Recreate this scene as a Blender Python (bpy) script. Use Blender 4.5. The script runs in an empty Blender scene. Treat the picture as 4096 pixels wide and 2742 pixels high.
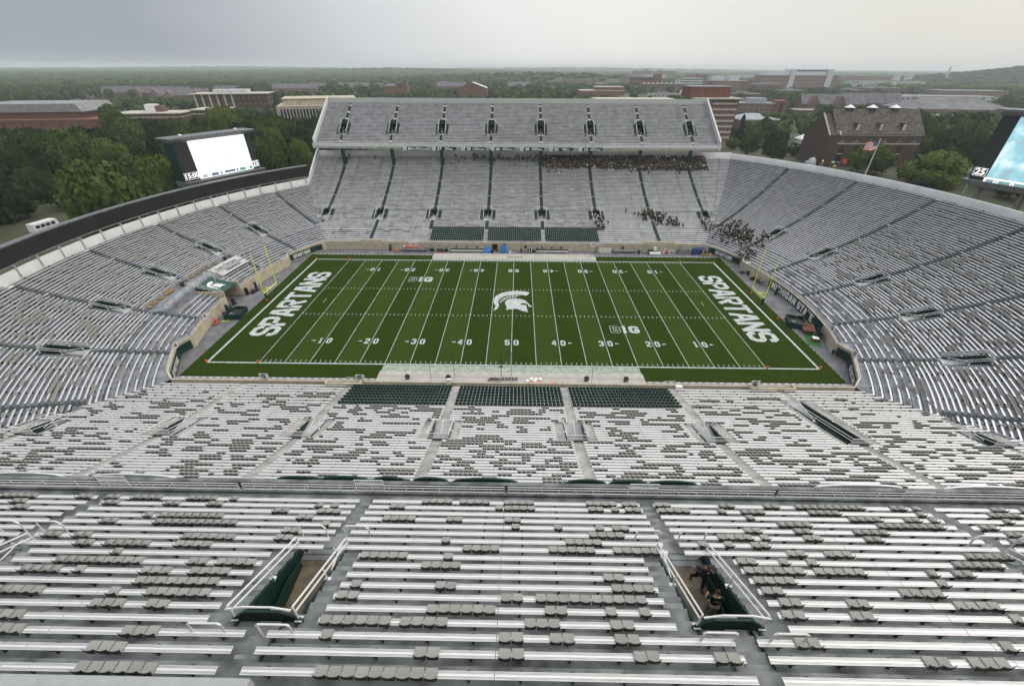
import bpy, math, random
import numpy as np
from mathutils import Vector, Matrix
random.seed(7); RNG = np.random.default_rng(11)
SC = bpy.context.scene; COL = SC.collection
R_ = math.radians
# ------------------------------------------------------------ camera, sky, sun, exposure
cam = bpy.data.cameras.new('camera'); co = bpy.data.objects.new('camera', cam); COL.objects.link(co); SC.camera = co
CP = np.array([0.9528, -85.927, 44.9307]); YAW, PIT, ROL = -.0128, -.5778, .0040
fw = Vector((math.sin(YAW)*math.cos(PIT), math.cos(YAW)*math.cos(PIT), math.sin(PIT)))
rt = Vector((math.cos(YAW), -math.sin(YAW), 0)); up = rt.cross(fw)
r2 = rt*math.cos(ROL)+up*math.sin(ROL); u2 = -rt*math.sin(ROL)+up*math.cos(ROL)
co.matrix_world = Matrix(((r2.x, u2.x, -fw.x, CP[0]), (r2.y, u2.y, -fw.y, CP[1]), (r2.z, u2.z, -fw.z, CP[2]), (0, 0, 0, 1)))
cam.sensor_width = 36; cam.lens = 36*1687/4096; cam.clip_start = .1; cam.clip_end = 60000
W = bpy.data.worlds.new('World'); SC.world = W; W.use_nodes = True
nt = W.node_tree; nt.nodes.clear()
wo = nt.nodes.new('ShaderNodeOutputWorld'); add = nt.nodes.new('ShaderNodeAddShader')
b1 = nt.nodes.new('ShaderNodeBackground'); b2 = nt.nodes.new('ShaderNodeBackground')
sky = nt.nodes.new('ShaderNodeTexSky'); sky.sky_type = 'NISHITA'; sky.sun_disc = False
SUN_EL, SUN_AZ = R_(42), R_(70)      # azimuth clockwise from +Y
sky.sun_elevation = SUN_EL; sky.sun_rotation = SUN_AZ; sky.air_density = 1; sky.dust_density = 4
nt.links.new(sky.outputs[0], b1.inputs[0]); b1.inputs[1].default_value = .012
tc = nt.nodes.new('ShaderNodeTexCoord'); sp = nt.nodes.new('ShaderNodeSeparateXYZ')
nt.links.new(tc.outputs['Generated'], sp.inputs[0])
def wmath(op, a, b, c=None):
    n = nt.nodes.new('ShaderNodeMath'); n.operation = op
    for i, x in enumerate((a, b, c)):
        if x is None: continue
        if isinstance(x, (int, float)): n.inputs[i].default_value = x
        else: nt.links.new(x, n.inputs[i])
    return n.outputs[0]
# overcast cloud deck: duller and bluer in the west (left), bright near the hidden sun (right)
side = wmath('MULTIPLY_ADD', sp.outputs[0], .85, .5)
no = nt.nodes.new('ShaderNodeTexNoise'); no.inputs['Scale'].default_value = 1.6; no.inputs['Detail'].default_value = 5
mp = nt.nodes.new('ShaderNodeMapping'); mp.inputs['Scale'].default_value = (1, 1, 5)
nt.links.new(tc.outputs['Generated'], mp.inputs[0]); nt.links.new(mp.outputs[0], no.inputs[0])
side2 = wmath('MULTIPLY_ADD', no.outputs[0], .22, wmath('SUBTRACT', side, .11, None))
cr = nt.nodes.new('ShaderNodeValToRGB'); nt.links.new(side2, cr.inputs[0])
e = cr.color_ramp.elements; e[0].position = 0; e[0].color = (.30, .325, .37, 1); e[1].position = 1; e[1].color = (.64, .63, .59, 1)
m_ = cr.color_ramp.elements.new(.25); m_.color = (.56, .575, .60, 1)
m2_ = cr.color_ramp.elements.new(.5); m2_.color = (.74, .74, .725, 1); m3_ = cr.color_ramp.elements.new(.68); m3_.color = (.76, .755, .72, 1)
el = nt.nodes.new('ShaderNodeMapRange'); nt.links.new(sp.outputs[2], el.inputs[0])
el.inputs[1].default_value = .22; el.inputs[2].default_value = .8; el.inputs[3].default_value = 1.0; el.inputs[4].default_value = 2.1
nt.links.new(cr.outputs[0], b2.inputs[0]); nt.links.new(el.outputs[0], b2.inputs[1])
nt.links.new(b1.outputs[0], add.inputs[0]); nt.links.new(b2.outputs[0], add.inputs[1]); nt.links.new(add.outputs[0], wo.inputs[0])
sl = bpy.data.lights.new('sun', 'SUN'); sl.energy = .7; sl.angle = R_(25); sl.color = (1, .96, .9)
so = bpy.data.objects.new('sun', sl); COL.objects.link(so)
sd = Vector((math.sin(SUN_AZ)*math.cos(SUN_EL), math.cos(SUN_AZ)*math.cos(SUN_EL), math.sin(SUN_EL)))
so.rotation_euler = sd.to_track_quat('Z', 'Y').to_euler(); so.location = (0, 0, 200)
SC.view_settings.view_transform = 'Standard'; SC.view_settings.look = 'None'; SC.view_settings.exposure = .16; SC.view_settings.gamma = 1
SC.render.engine = 'CYCLES'; SC.cycles.max_bounces = 5; SC.cycles.diffuse_bounces = 3; SC.cycles.volume_bounces = 1
SC.cycles.use_denoising = True

# ------------------------------------------------------------ helpers
def mat(name, col, rough=.7, metal=0, var=.12, scale=3., detail=4, col2=None, spec=.3, emit=None, bump=0, stretch=None, coord='Object', objrand=0):
    m = bpy.data.materials.new(name); m.use_nodes = True; t = m.node_tree; p = t.nodes['Principled BSDF']
    p.inputs['Roughness'].default_value = rough; p.inputs['Metallic'].default_value = metal
    p.inputs['Specular IOR Level'].default_value = spec
    n = t.nodes.new('ShaderNodeTexNoise'); n.inputs['Scale'].default_value = scale; n.inputs['Detail'].default_value = detail
    tcn = t.nodes.new('ShaderNodeTexCoord'); mpn = t.nodes.new('ShaderNodeMapping')
    if stretch: mpn.inputs['Scale'].default_value = stretch
    t.links.new(tcn.outputs[coord], mpn.inputs[0]); t.links.new(mpn.outputs[0], n.inputs[0])
    r = t.nodes.new('ShaderNodeValToRGB'); t.links.new(n.outputs[0], r.inputs[0])
    c2 = col2 or tuple(c*(1-2*var) for c in col)
    c1 = col if col2 else tuple(min(1, c*(1+var)) for c in col)
    r.color_ramp.elements[0].position = .3; r.color_ramp.elements[0].color = (*c2, 1)
    r.color_ramp.elements[1].position = .7; r.color_ramp.elements[1].color = (*c1, 1)
    out = r.outputs[0]
    if objrand:
        oi = t.nodes.new('ShaderNodeObjectInfo'); hs = t.nodes.new('ShaderNodeHueSaturation')
        mr = t.nodes.new('ShaderNodeMapRange'); t.links.new(oi.outputs['Random'], mr.inputs[0])
        mr.inputs[3].default_value = 1-objrand; mr.inputs[4].default_value = 1+objrand
        t.links.new(mr.outputs[0], hs.inputs['Value'])
        mh = t.nodes.new('ShaderNodeMapRange'); t.links.new(oi.outputs['Random'], mh.inputs[0]); mh.inputs[1].default_value = .3; mh.inputs[2].default_value = .9
        mh.inputs[3].default_value = .5+.05*objrand; mh.inputs[4].default_value = .5-.05*objrand; t.links.new(mh.outputs[0], hs.inputs['Hue'])
        t.links.new(out, hs.inputs['Color']); out = hs.outputs[0]
    t.links.new(out, p.inputs['Base Color'])
    if emit:
        p.inputs['Emission Strength'].default_value = emit; t.links.new(out, p.inputs['Emission Color'])
    if bump:
        b = t.nodes.new('ShaderNodeBump'); b.inputs['Strength'].default_value = bump; b.inputs['Distance'].default_value = .05
        t.links.new(n.outputs[0], b.inputs['Height']); t.links.new(b.outputs[0], p.inputs['Normal'])
    m['_out'] = 1
    return m
M = {}
M['conc_end'] = mat('concrete_grey', (.215, .225, .25), .8, var=.22, scale=.6, detail=8)
M['conc_near'] = mat('concrete_pale', (.385, .38, .36), .85, var=.2, scale=.7, detail=8)
M['conc_up'] = mat('concrete_painted', (.185, .20, .203), .65, var=.34, scale=.8, detail=11, spec=.4)
M['conc_far'] = mat('concrete_far', (.42, .42, .435), .8, var=.18, scale=.5, detail=8)
M['step_up'] = mat('step_concrete', (.235, .25, .25), .7, var=.2, scale=1.5)
M['alum'] = mat('aluminium', (.62, .61, .62), .45, metal=.25, var=.07, scale=4, stretch=(.3, 6, 6), spec=.5)
M['alum_up'] = mat('aluminium_plank', (.50, .495, .50), .42, metal=.2, var=.17, scale=2.5, stretch=(.5, 14, 14), spec=.5)
M['alum_dk'] = mat('aluminium_dull', (.63, .64, .66), .5, metal=.25, var=.08, scale=2, spec=.5)
M['seam'] = mat('plank_seam', (.80, .80, .80), .35, metal=.1, var=.03)
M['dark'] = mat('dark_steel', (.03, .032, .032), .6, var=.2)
M['black'] = mat('black_plastic', (.012, .012, .013), .5, var=.2)
M['green'] = mat('green_paint', (.005, .038, .029), .45, var=.15, scale=1.5)
M['greenlt'] = mat('green_paint_worn', (.018, .075, .058), .5, var=.2, scale=2)
M['aisle_e'] = mat('aisle_grey', (.06, .075, .078), .8, var=.3, scale=2)
M['green_shaded'] = mat('opening_green_shaded', (.004, .030, .024), .5, var=.2)  # green paint darkened, puts the shade of the openings into the colour
M['aisle_g'] = mat('aisle_green', (.038, .060, .057), .7, var=.3, scale=2)
M['white'] = mat('white_paint', (.78, .78, .77), .4, var=.04, scale=2)
M['whitewall'] = mat('white_wall', (.74, .74, .73), .6, var=.06, scale=.4, detail=7)
M['beige'] = mat('beige_wall', (.50, .44, .34), .85, var=.12, scale=.8, detail=8)
M['track'] = mat('grey_apron', (.165, .165, .175), .85, var=.2, scale=.5, detail=8)
M['seat_lt'] = mat('seat_pad_grey', (.31, .31, .29), .6, var=.05, scale=3, objrand=.10)
M['seat_dk'] = mat('seat_shaded', (.085, .085, .072), .6, var=.1, scale=3)  # seat backs and clamps, shade of the side away from light painted in
M['seat_pk'] = mat('seat_pad_khaki', (.30, .298, .268), .6, var=.08, scale=3)
M['gseat'] = mat('green_seat', (.006, .045, .036), .4, var=.12, scale=4, spec=.4)
M['brown'] = mat('brown_floor', (.135, .105, .062), .55, var=.35, scale=1.6, detail=9, spec=.5)
M['yellow'] = mat('yellow_paint', (.82, .93, .02), .4, var=.03)
M['orange'] = mat('orange_vinyl', (.85, .13, .03), .5, var=.06)
M['red'] = mat('red_cloth', (.65, .02, .02), .6, var=.1)
M['blue'] = mat('blue_tarp', (.06, .20, .55), .55, var=.2, scale=4)
M['navy'] = mat('navy_tarp', (.02, .05, .17), .5, var=.3, scale=3)
M['greytarp'] = mat('grey_tarp', (.17, .175, .18), .45, var=.3, scale=3, spec=.5)
M['tan'] = mat('wood_tan', (.36, .24, .11), .6, var=.2, scale=5)
M['clay'] = mat('brown_vinyl', (.09, .06, .05), .6, var=.2)
M['net'] = mat('black_net', (.01, .01, .01), .9, var=.1)
M['ribbon'] = mat('ribbon_panel', (.012, .014, .014), .55, var=.25, scale=.3, spec=.25)
M['asphalt'] = mat('asphalt', (.10, .10, .105), .9, var=.2, scale=.1, detail=8)
M['path'] = mat('pale_path', (.30, .27, .23), .9, var=.15, scale=.2)
M['skin'] = mat('skin', (.42, .24, .16), .6, var=.08)
M['hair'] = mat('brown_hair', (.06, .03, .018), .7, var=.2)
M['shirt_grey'] = mat('charcoal_shirt', (.045, .05, .06), .8, var=.2, scale=6)
M['shirt_green'] = mat('dark_green_shirt', (.006, .024, .022), .8, var=.2, scale=6)
M['pants_black'] = mat('black_trousers', (.012, .012, .013), .8, var=.2)
M['khaki'] = mat('khaki_trousers', (.22, .19, .135), .8, var=.15, scale=6)

class MB:
    def __init__(s): s.v = []; s.f = []; s.m = []; s.T = None
    def add(s, vs, fs, m=0):
        o = len(s.v)
        if s.T is None: s.v += [tuple(p) for p in vs]
        else: s.v += [s.T(p) for p in vs]
        for f in fs: s.f.append(tuple(i+o for i in f)); s.m.append(m)
    def box(s, x0, x1, y0, y1, z0, z1, m=0):
        s.add([(x0,y0,z0),(x1,y0,z0),(x1,y1,z0),(x0,y1,z0),(x0,y0,z1),(x1,y0,z1),(x1,y1,z1),(x0,y1,z1)],
              [(0,3,2,1),(4,5,6,7),(0,1,5,4),(1,2,6,5),(2,3,7,6),(3,0,4,7)], m)
    def bar(s, a, b, w, h, m=0, upv=(0, 0, 1)):   # square bar between two points
        a = Vector(a); b = Vector(b); d = (b-a).normalized(); l = d.cross(Vector(upv))
        if l.length < 1e-4: l = Vector((1, 0, 0))
        l.normalize(); u = l.cross(d); q = []
        for p in (a, b):
            for i, j in ((-1,-1),(1,-1),(1,1),(-1,1)): q.append(tuple(p+l*(i*w/2)+u*(j*h/2)))
        s.add(q, [(0,1,2,3),(7,6,5,4),(0,4,5,1),(1,5,6,2),(2,6,7,3),(3,7,4,0)], m)
    def tube(s, pts, r, n=6, m=0, cap=True):
        pts = [Vector(p) for p in pts]; rr = r if hasattr(r, '__len__') else [r]*len(pts); q = []
        for i, p in enumerate(pts):
            d = (pts[min(i+1, len(pts)-1)]-pts[max(i-1, 0)]).normalized()
            a = d.cross(Vector((0, 0, 1)))
            if a.length < .05: a = d.cross(Vector((0, 1, 0)))
            a.normalize(); b = d.cross(a)
            for k in range(n):
                t = 2*math.pi*k/n; q.append(tuple(p+(a*math.cos(t)+b*math.sin(t))*rr[i]))
        f = [(i*n+k, i*n+(k+1) % n, (i+1)*n+(k+1) % n, (i+1)*n+k) for i in range(len(pts)-1) for k in range(n)]
        if cap: f += [tuple(range(n)), tuple(reversed(range((len(pts)-1)*n, len(pts)*n)))]
        s.add(q, f, m)
    def prism(s, poly, z0, z1, m=0, ax='z'):
        n = len(poly)
        g = (lambda p, z: (p[0], p[1], z)) if ax == 'z' else ((lambda p, z: (p[0], z, p[1])) if ax == 'y' else (lambda p, z: (z, p[0], p[1])))
        s.add([g(p, z0) for p in poly]+[g(p, z1) for p in poly],
              [tuple(reversed(range(n))), tuple(range(n, 2*n))]+[(i, (i+1) % n, n+(i+1) % n, n+i) for i in range(n)], m)
    def quad(s, a, b, c, d, m=0): s.add([a, b, c, d], [(0, 1, 2, 3)], m)
    def sphere(s, c, r, m=0, n=8, k=5, sc=(1, 1, 1)):
        q = [(c[0], c[1], c[2]-r*sc[2])]; f = []
        for i in range(1, k):
            ph = -math.pi/2+math.pi*i/k
            for j in range(n):
                t = 2*math.pi*j/n; q.append((c[0]+r*sc[0]*math.cos(ph)*math.cos(t), c[1]+r*sc[1]*math.cos(ph)*math.sin(t), c[2]+r*sc[2]*math.sin(ph)))
        q.append((c[0], c[1], c[2]+r*sc[2])); L = len(q)-1
        for j in range(n):
            f.append((0, 1+(j+1) % n, 1+j)); f.append((L, L-n+j, L-n+(j+1) % n))
            for i in range(k-2): f.append((1+i*n+j, 1+i*n+(j+1) % n, 1+(i+1)*n+(j+1) % n, 1+(i+1)*n+j))
        s.add(q, f, m)
    def mesh(s, name, mats, smooth=False):
        me = bpy.data.meshes.new(name); me.from_pydata(s.v, [], s.f)
        for x in mats: me.materials.append(M[x] if isinstance(x, str) else x)
        me.polygons.foreach_set('material_index', s.m)
        if smooth: me.polygons.foreach_set('use_smooth', [True]*len(s.f))
        me.update(); return me
    def build(s, name, mats, parent=None, smooth=False):
        return put(name, s.mesh(name, mats, smooth), parent)
def put(name, me, parent=None, loc=None, rz=0):
    o = bpy.data.objects.new(name, me); COL.objects.link(o)
    if parent: o.parent = parent
    if loc is not None: o.location = loc
    if rz: o.rotation_euler = (0, 0, rz)
    return o
def tag(o, label=None, cat=None, group=None, kind=None):
    if label: o['label'] = label
    if cat: o['category'] = cat
    if group: o['group'] = group
    if kind: o['kind'] = kind
    return o
def empty(name, loc, rz=0):
    return put(name, None, None, loc, rz)
def rel(mb, root):          # world-coordinates builder under a moved root
    mb.v = [(p[0]-root.location[0], p[1]-root.location[1], p[2]-root.location[2]) for p in mb.v]; return mb
def clone(o, parent=None):
    c = o.copy(); COL.objects.link(c)
    if parent: c.parent = parent
    for ch in list(o.children): clone(ch, c)
    return c
def array_mesh(name, tv, tf, tm, pos, yaw, scl, mats, smooth=False):   # many transformed copies of a template in one mesh
    tv = np.asarray(tv, float); nv = len(tv); N = len(pos); pos = np.asarray(pos, float); yaw = np.broadcast_to(yaw, N); scl = np.asarray(scl, float)
    if scl.ndim < 2: scl = np.repeat(np.broadcast_to(scl, N)[:, None], 3, 1)
    c, s_ = np.cos(yaw)[:, None], np.sin(yaw)[:, None]; P = tv[None]*scl[:, None, :]
    V = np.stack([P[..., 0]*c-P[..., 1]*s_, P[..., 0]*s_+P[..., 1]*c, P[..., 2]], -1)+pos[:, None]
    lens = np.array([len(f) for f in tf]); flat = np.concatenate([np.array(f) for f in tf])
    return raw_mesh(name, V.reshape(-1, 3), (flat[None]+(np.arange(N)*nv)[:, None]).ravel(), np.tile(lens, N), np.tile(np.array(tm), N), mats, smooth)
def raw_mesh(name, V, idx, lens, mi, mats, smooth=False):
    me = bpy.data.meshes.new(name); me.vertices.add(len(V)); me.vertices.foreach_set('co', V.ravel())
    me.loops.add(len(idx)); me.loops.foreach_set('vertex_index', idx.astype(np.int32))
    me.polygons.add(len(lens)); st = np.concatenate([[0], np.cumsum(lens)[:-1]]); me.polygons.foreach_set('loop_start', st.astype(np.int32))
    me.polygons.foreach_set('loop_total', lens.astype(np.int32))
    for x in mats: me.materials.append(M[x])
    me.polygons.foreach_set('material_index', mi.astype(np.int32))
    if smooth: me.polygons.foreach_set('use_smooth', np.ones(len(lens), bool))
    me.update(calc_edges=True); return me
ORD = 'first second third fourth fifth sixth seventh eighth ninth tenth eleventh twelfth thirteenth fourteenth fifteenth sixteenth seventeenth eighteenth nineteenth twentieth twenty-first twenty-second twenty-third twenty-fourth twenty-fifth twenty-sixth twenty-seventh twenty-eighth twenty-ninth thirtieth thirty-first thirty-second thirty-third thirty-fourth thirty-fifth thirty-sixth thirty-seventh thirty-eighth thirty-ninth fortieth'.split()

# block letters drawn as thick strokes; unit box, centre lines inset
a_, b_, c_ = .15, .85, -9
GL = {
 'S': [[(1,.70),(1,.86),(.8,1),(.2,1),(0,.86),(0,.64),(.2,.52),(.8,.48),(1,.36),(1,.14),(.8,0),(.2,0),(0,.14),(0,.30)]],
 'P': [[(0,'b'),(0,1),(.8,1),(1,.87),(1,.58),(.8,.45),(0,.45)]], 'T': [[('l',1),('r',1)],[(.5,1),(.5,'b')]],
 'R': [[(0,'b'),(0,1),(.8,1),(1,.87),(1,.60),(.8,.48),(0,.48)],[(.45,.48),(1,'b')]],
 'A': [[(-.02,'b'),(.36,1),(.64,1),(1.02,'b')],[(.14,.32),(.86,.32)]], 'N': [[(0,'b'),(0,'t')],[(0,1),(1,0)],[(1,'b'),(1,'t')]],
 'M': [[(0,'b'),(0,'t')],[(0,1),(.5,.35),(1,1)],[(1,'b'),(1,'t')]], 'I': [[(.5,'b'),(.5,'t')]],
 'C': [[(1,.70),(1,.86),(.8,1),(.2,1),(0,.86),(0,.14),(.2,0),(.8,0),(1,.14),(1,.30)]],
 'G': [[(1,.70),(1,.86),(.8,1),(.2,1),(0,.86),(0,.14),(.2,0),(.8,0),(1,.14),(1,.45),(.5,.45)]],
 'H': [[(0,'b'),(0,'t')],[(1,'b'),(1,'t')],[(0,.5),(1,.5)]], 'E': [[('r',1),(0,1),(0,0),('r',0)],[(0,.5),(.8,.5)]],
 'B': [[(0,.5),(0,1),(.8,1),(.97,.87),(.97,.64),(.8,.5),(0,.5)],[(.8,.5),(1,.37),(1,.13),(.8,0),(0,0),(0,.5)]],
 '0': [[(.5,1),(.2,1),(0,.84),(0,.16),(.2,0),(.8,0),(1,.16),(1,.84),(.8,1),(.5,1)]],
 '1': [[(.1,.86),(.5,1),(.5,'b')],[(.1,0),(.9,0)]],
 '2': [[(0,.70),(0,.86),(.2,1),(.8,1),(1,.86),(1,.62),(0,.10),(0,0),('r',0)]],
 '3': [[(0,.78),(0,.86),(.2,1),(.8,1),(1,.86),(1,.62),(.8,.52),(.4,.52)],[(.8,.52),(1,.40),(1,.14),(.8,0),(.2,0),(0,.14),(0,.24)]],
 '4': [[(.75,'b'),(.75,1),(.6,1),(0,.40),(0,.28),('r',.28)]],
 '5': [[('r',1),(0,1),(0,.52),(.8,.58),(1,.44),(1,.14),(.8,0),(.2,0),(0,.14),(0,.26)]],
}
def letters(mb, txt, w, h, th, gap, fr, m=0, dz=.0012, th2=None):
    """fr(x, y, z) maps text plane to world; text starts at x=0"""
    x0 = 0; k = 0
    for ch in txt:
        if ch == ' ': x0 += w*.5; continue
        if ch == 'I': x0 -= w*.3
        for pl in GL[ch]:
            P = []
            for (px, py) in pl:
                X = {'l': 0, 'r': w}.get(px) if isinstance(px, str) else th/2+px*(w-th)
                Y = {'b': 0, 't': h}.get(py) if isinstance(py, str) else th/2+py*(h-th)
                P.append(Vector((X, Y)))
            n = len(P); Lh = []; Rh = []
            for i in range(n):
                d0 = (P[i]-P[i-1]).normalized() if i else None; d1 = (P[i+1]-P[i]).normalized() if i < n-1 else None
                if i == 0 and (P[0]-P[-1]).length < 1e-6: d0 = (P[-1]-P[-2]).normalized()
                if i == n-1 and (P[0]-P[-1]).length < 1e-6: d1 = (P[1]-P[0]).normalized()
                if d0 is None: d0 = d1
                if d1 is None: d1 = d0
                t = (d0+d1).normalized(); nn = Vector((-t.y, t.x)); c = max(.45, nn.dot(Vector((-d0.y, d0.x)))); o = nn*(th/2/c)
                Lh.append(P[i]+o); Rh.append(P[i]-o)
            k += 1; z = dz*(k % 4)
            for i in range(n-1):
                q = [Rh[i], Rh[i+1], Lh[i+1], Lh[i]]
                mb.add([fr(x0+p.x, p.y, z) for p in q], [(0, 1, 2, 3)], m)
        x0 += w+gap
        if ch == 'I': x0 -= w*.3
    return x0-gap
_fc = {}
def font_geo(txt, size, bold=.0, depth=0):
    cu = bpy.data.curves.new('t', 'FONT'); cu.body = txt; cu.size = size; cu.offset = bold*size; cu.align_x = 'CENTER'; cu.align_y = 'CENTER'; cu.resolution_u = 2
    o = bpy.data.objects.new('t', cu); COL.objects.link(o)
    bpy.context.view_layer.update()
    me = bpy.data.meshes.new_from_object(o.evaluated_get(bpy.context.evaluated_depsgraph_get()))
    v = [tuple(p.co) for p in me.vertices]; f = [tuple(p.vertices) for p in me.polygons]
    bpy.data.objects.remove(o); bpy.data.curves.remove(cu); bpy.data.meshes.remove(me); return v, f
def text_on(mb, txt, size, fr, m=0, bold=.01, sx=1):
    v, f = font_geo(txt, size, bold); mb.add([fr(p[0]*sx, p[1], 0) for p in v], f, m)
# ------------------------------------------------------------ stadium geometry
X0, RA, DA = -.8, 64.5, 32.5
def dn(n): return 40.704+(.6149 if n >= 0 else .97)*n
def zb(n): return 4.51+(.16545*n+.0018465*n*n if n >= 0 else .273*n)
def T_(n): return zb(n)-.43
def e_(n): return dn(n)-(.42 if n >= 0 else .62)
def rad(d): return RA+d-DA
def F(st, u, d):
    if st == 'near': return (u, -d)
    if st == 'far': return (u, d)
    r = rad(d); s = 1 if st == 'right' else -1
    return (s*(X0+r*math.cos(u)), r*math.sin(u))
def yaw_of(st, u):
    return {'near': math.pi, 'far': 0}.get(st) if st in ('near', 'far') else ((u-math.pi/2) if st == 'right' else (math.pi/2-u))
def lim(st, d, sg):
    r = rad(d)
    if st in ('near', 'far'):
        if sg < 0 and d > 61.7: return -69.5
        return sg*(math.sqrt(r*r-d*d)+X0)
    return sg*math.asin(d/r)
def res(st, b, d):
    if b[0] == 'lim': return lim(st, d, b[1])
    return b[1]+(b[2] if st in ('near', 'far') else b[2]/rad(d))
SIDE_C = [-59.5, -42.5, -25.5, -8.5, 8.5, 25.5, 42.5, 59.5]
END_C = [R_(a) for a in (-33.6, -22.4, -11.2, 0, 11.2, 22.4, 33.6)]
def cents(st): return SIDE_C if st in ('near', 'far') else END_C
def portals(st): return SIDE_C if st in ('near', 'far') else END_C[1:-1]
def lims(st, n):      # row ends; the front row of the curved ends stops before the angled corner walls
    return (('c', -R_(17.2), 0), ('c', R_(17.2), 0)) if (st in ('left', 'right') and n == -7) else (('lim', -1), ('lim', 1))
def extra(st, n):      # other openings in a row: (u, -off, +off)
    if st == 'left' and n < 0: return [(0.0, -3.3, 2.1)]
    return []
def pr0(st, c): return -3 if (st == 'near' and c == 42.5) else 7      # one long ramp slot in the near stand
def segs(st, n, bench):
    d = dn(n); cuts = []
    for c in cents(st):
        L0, L1 = (res(st, b, d) for b in lims(st, n))
        sc = 1 if st in ('near', 'far') else rad(d)
        hw = None
        if pr0(st, c) <= n <= 14 and c in portals(st): hw = 2.45 if bench else 1.3
        elif bench: hw = .6
        if hw is None: continue
        if (c-L0)*sc < hw+.3 or (L1-c)*sc < hw+.3: continue
        cuts.append((c, -hw, hw))
    for (c, a, b) in extra(st, n): cuts = [q for q in cuts if abs(q[0]-c) > .01]+[(c, a, b)]
    cuts.sort(); out = []; cur, last = lims(st, n)
    for (c, a, b) in cuts: out.append((cur, ('c', c, a))); cur = ('c', c, b)
    out.append((cur, last)); return out
def strip(mb, st, b0, b1, p, q, m=0, flip=False):
    (d0, z0), (d1, z1) = p, q
    ua, ub = res(st, b0, d0), res(st, b1, d0); va, vb = res(st, b0, d1), res(st, b1, d1)
    k = 1 if st in ('near', 'far') else max(1, int(abs(ub-ua)/R_(2.6))+1)
    V = []; 
    for i in range(k+1):
        t = i/k; V.append((*F(st, ua+(ub-ua)*t, d0), z0)); V.append((*F(st, va+(vb-va)*t, d1), z1))
    mb.add(V, [(2*i, 2*i+1, 2*i+3, 2*i+2) if flip else (2*i, 2*i+2, 2*i+3, 2*i+1) for i in range(k)], m)
def blockstrip(mb, st, b0, b1, d0, d1, z0, z1, m=0):
    strip(mb, st, b0, b1, (d0, z1), (d1, z1), m); strip(mb, st, b0, b1, (d0, z0), (d0, z1), m); strip(mb, st, b0, b1, (d1, z1), (d1, z0), m)
    strip(mb, st, b0, b1, (d1, z0), (d0, z0), m)
    for b in (b0, b1):
        ua, ub = res(st, b, d0), res(st, b, d1)
        mb.add([(*F(st, ua, d0), z0), (*F(st, ub, d1), z0), (*F(st, ub, d1), z1), (*F(st, ua, d0), z1)], [(0, 1, 2, 3)], m)
NM = {'near': 54, 'far': 54, 'right': 54, 'left': 33}
LBL = {'near': 'lower grandstand of pale concrete with grey folding seats below the upper deck railing', 'far': 'lower grandstand across the field with crowd under the upper deck',
       'left': 'curved end grandstand below the black ribbon board', 'right': 'curved end grandstand below the long white rim wall'}
CM = {'near': 'conc_near', 'far': 'conc_far', 'left': 'conc_end', 'right': 'conc_end'}
stand = {}
TEXTPLATE = []
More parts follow.
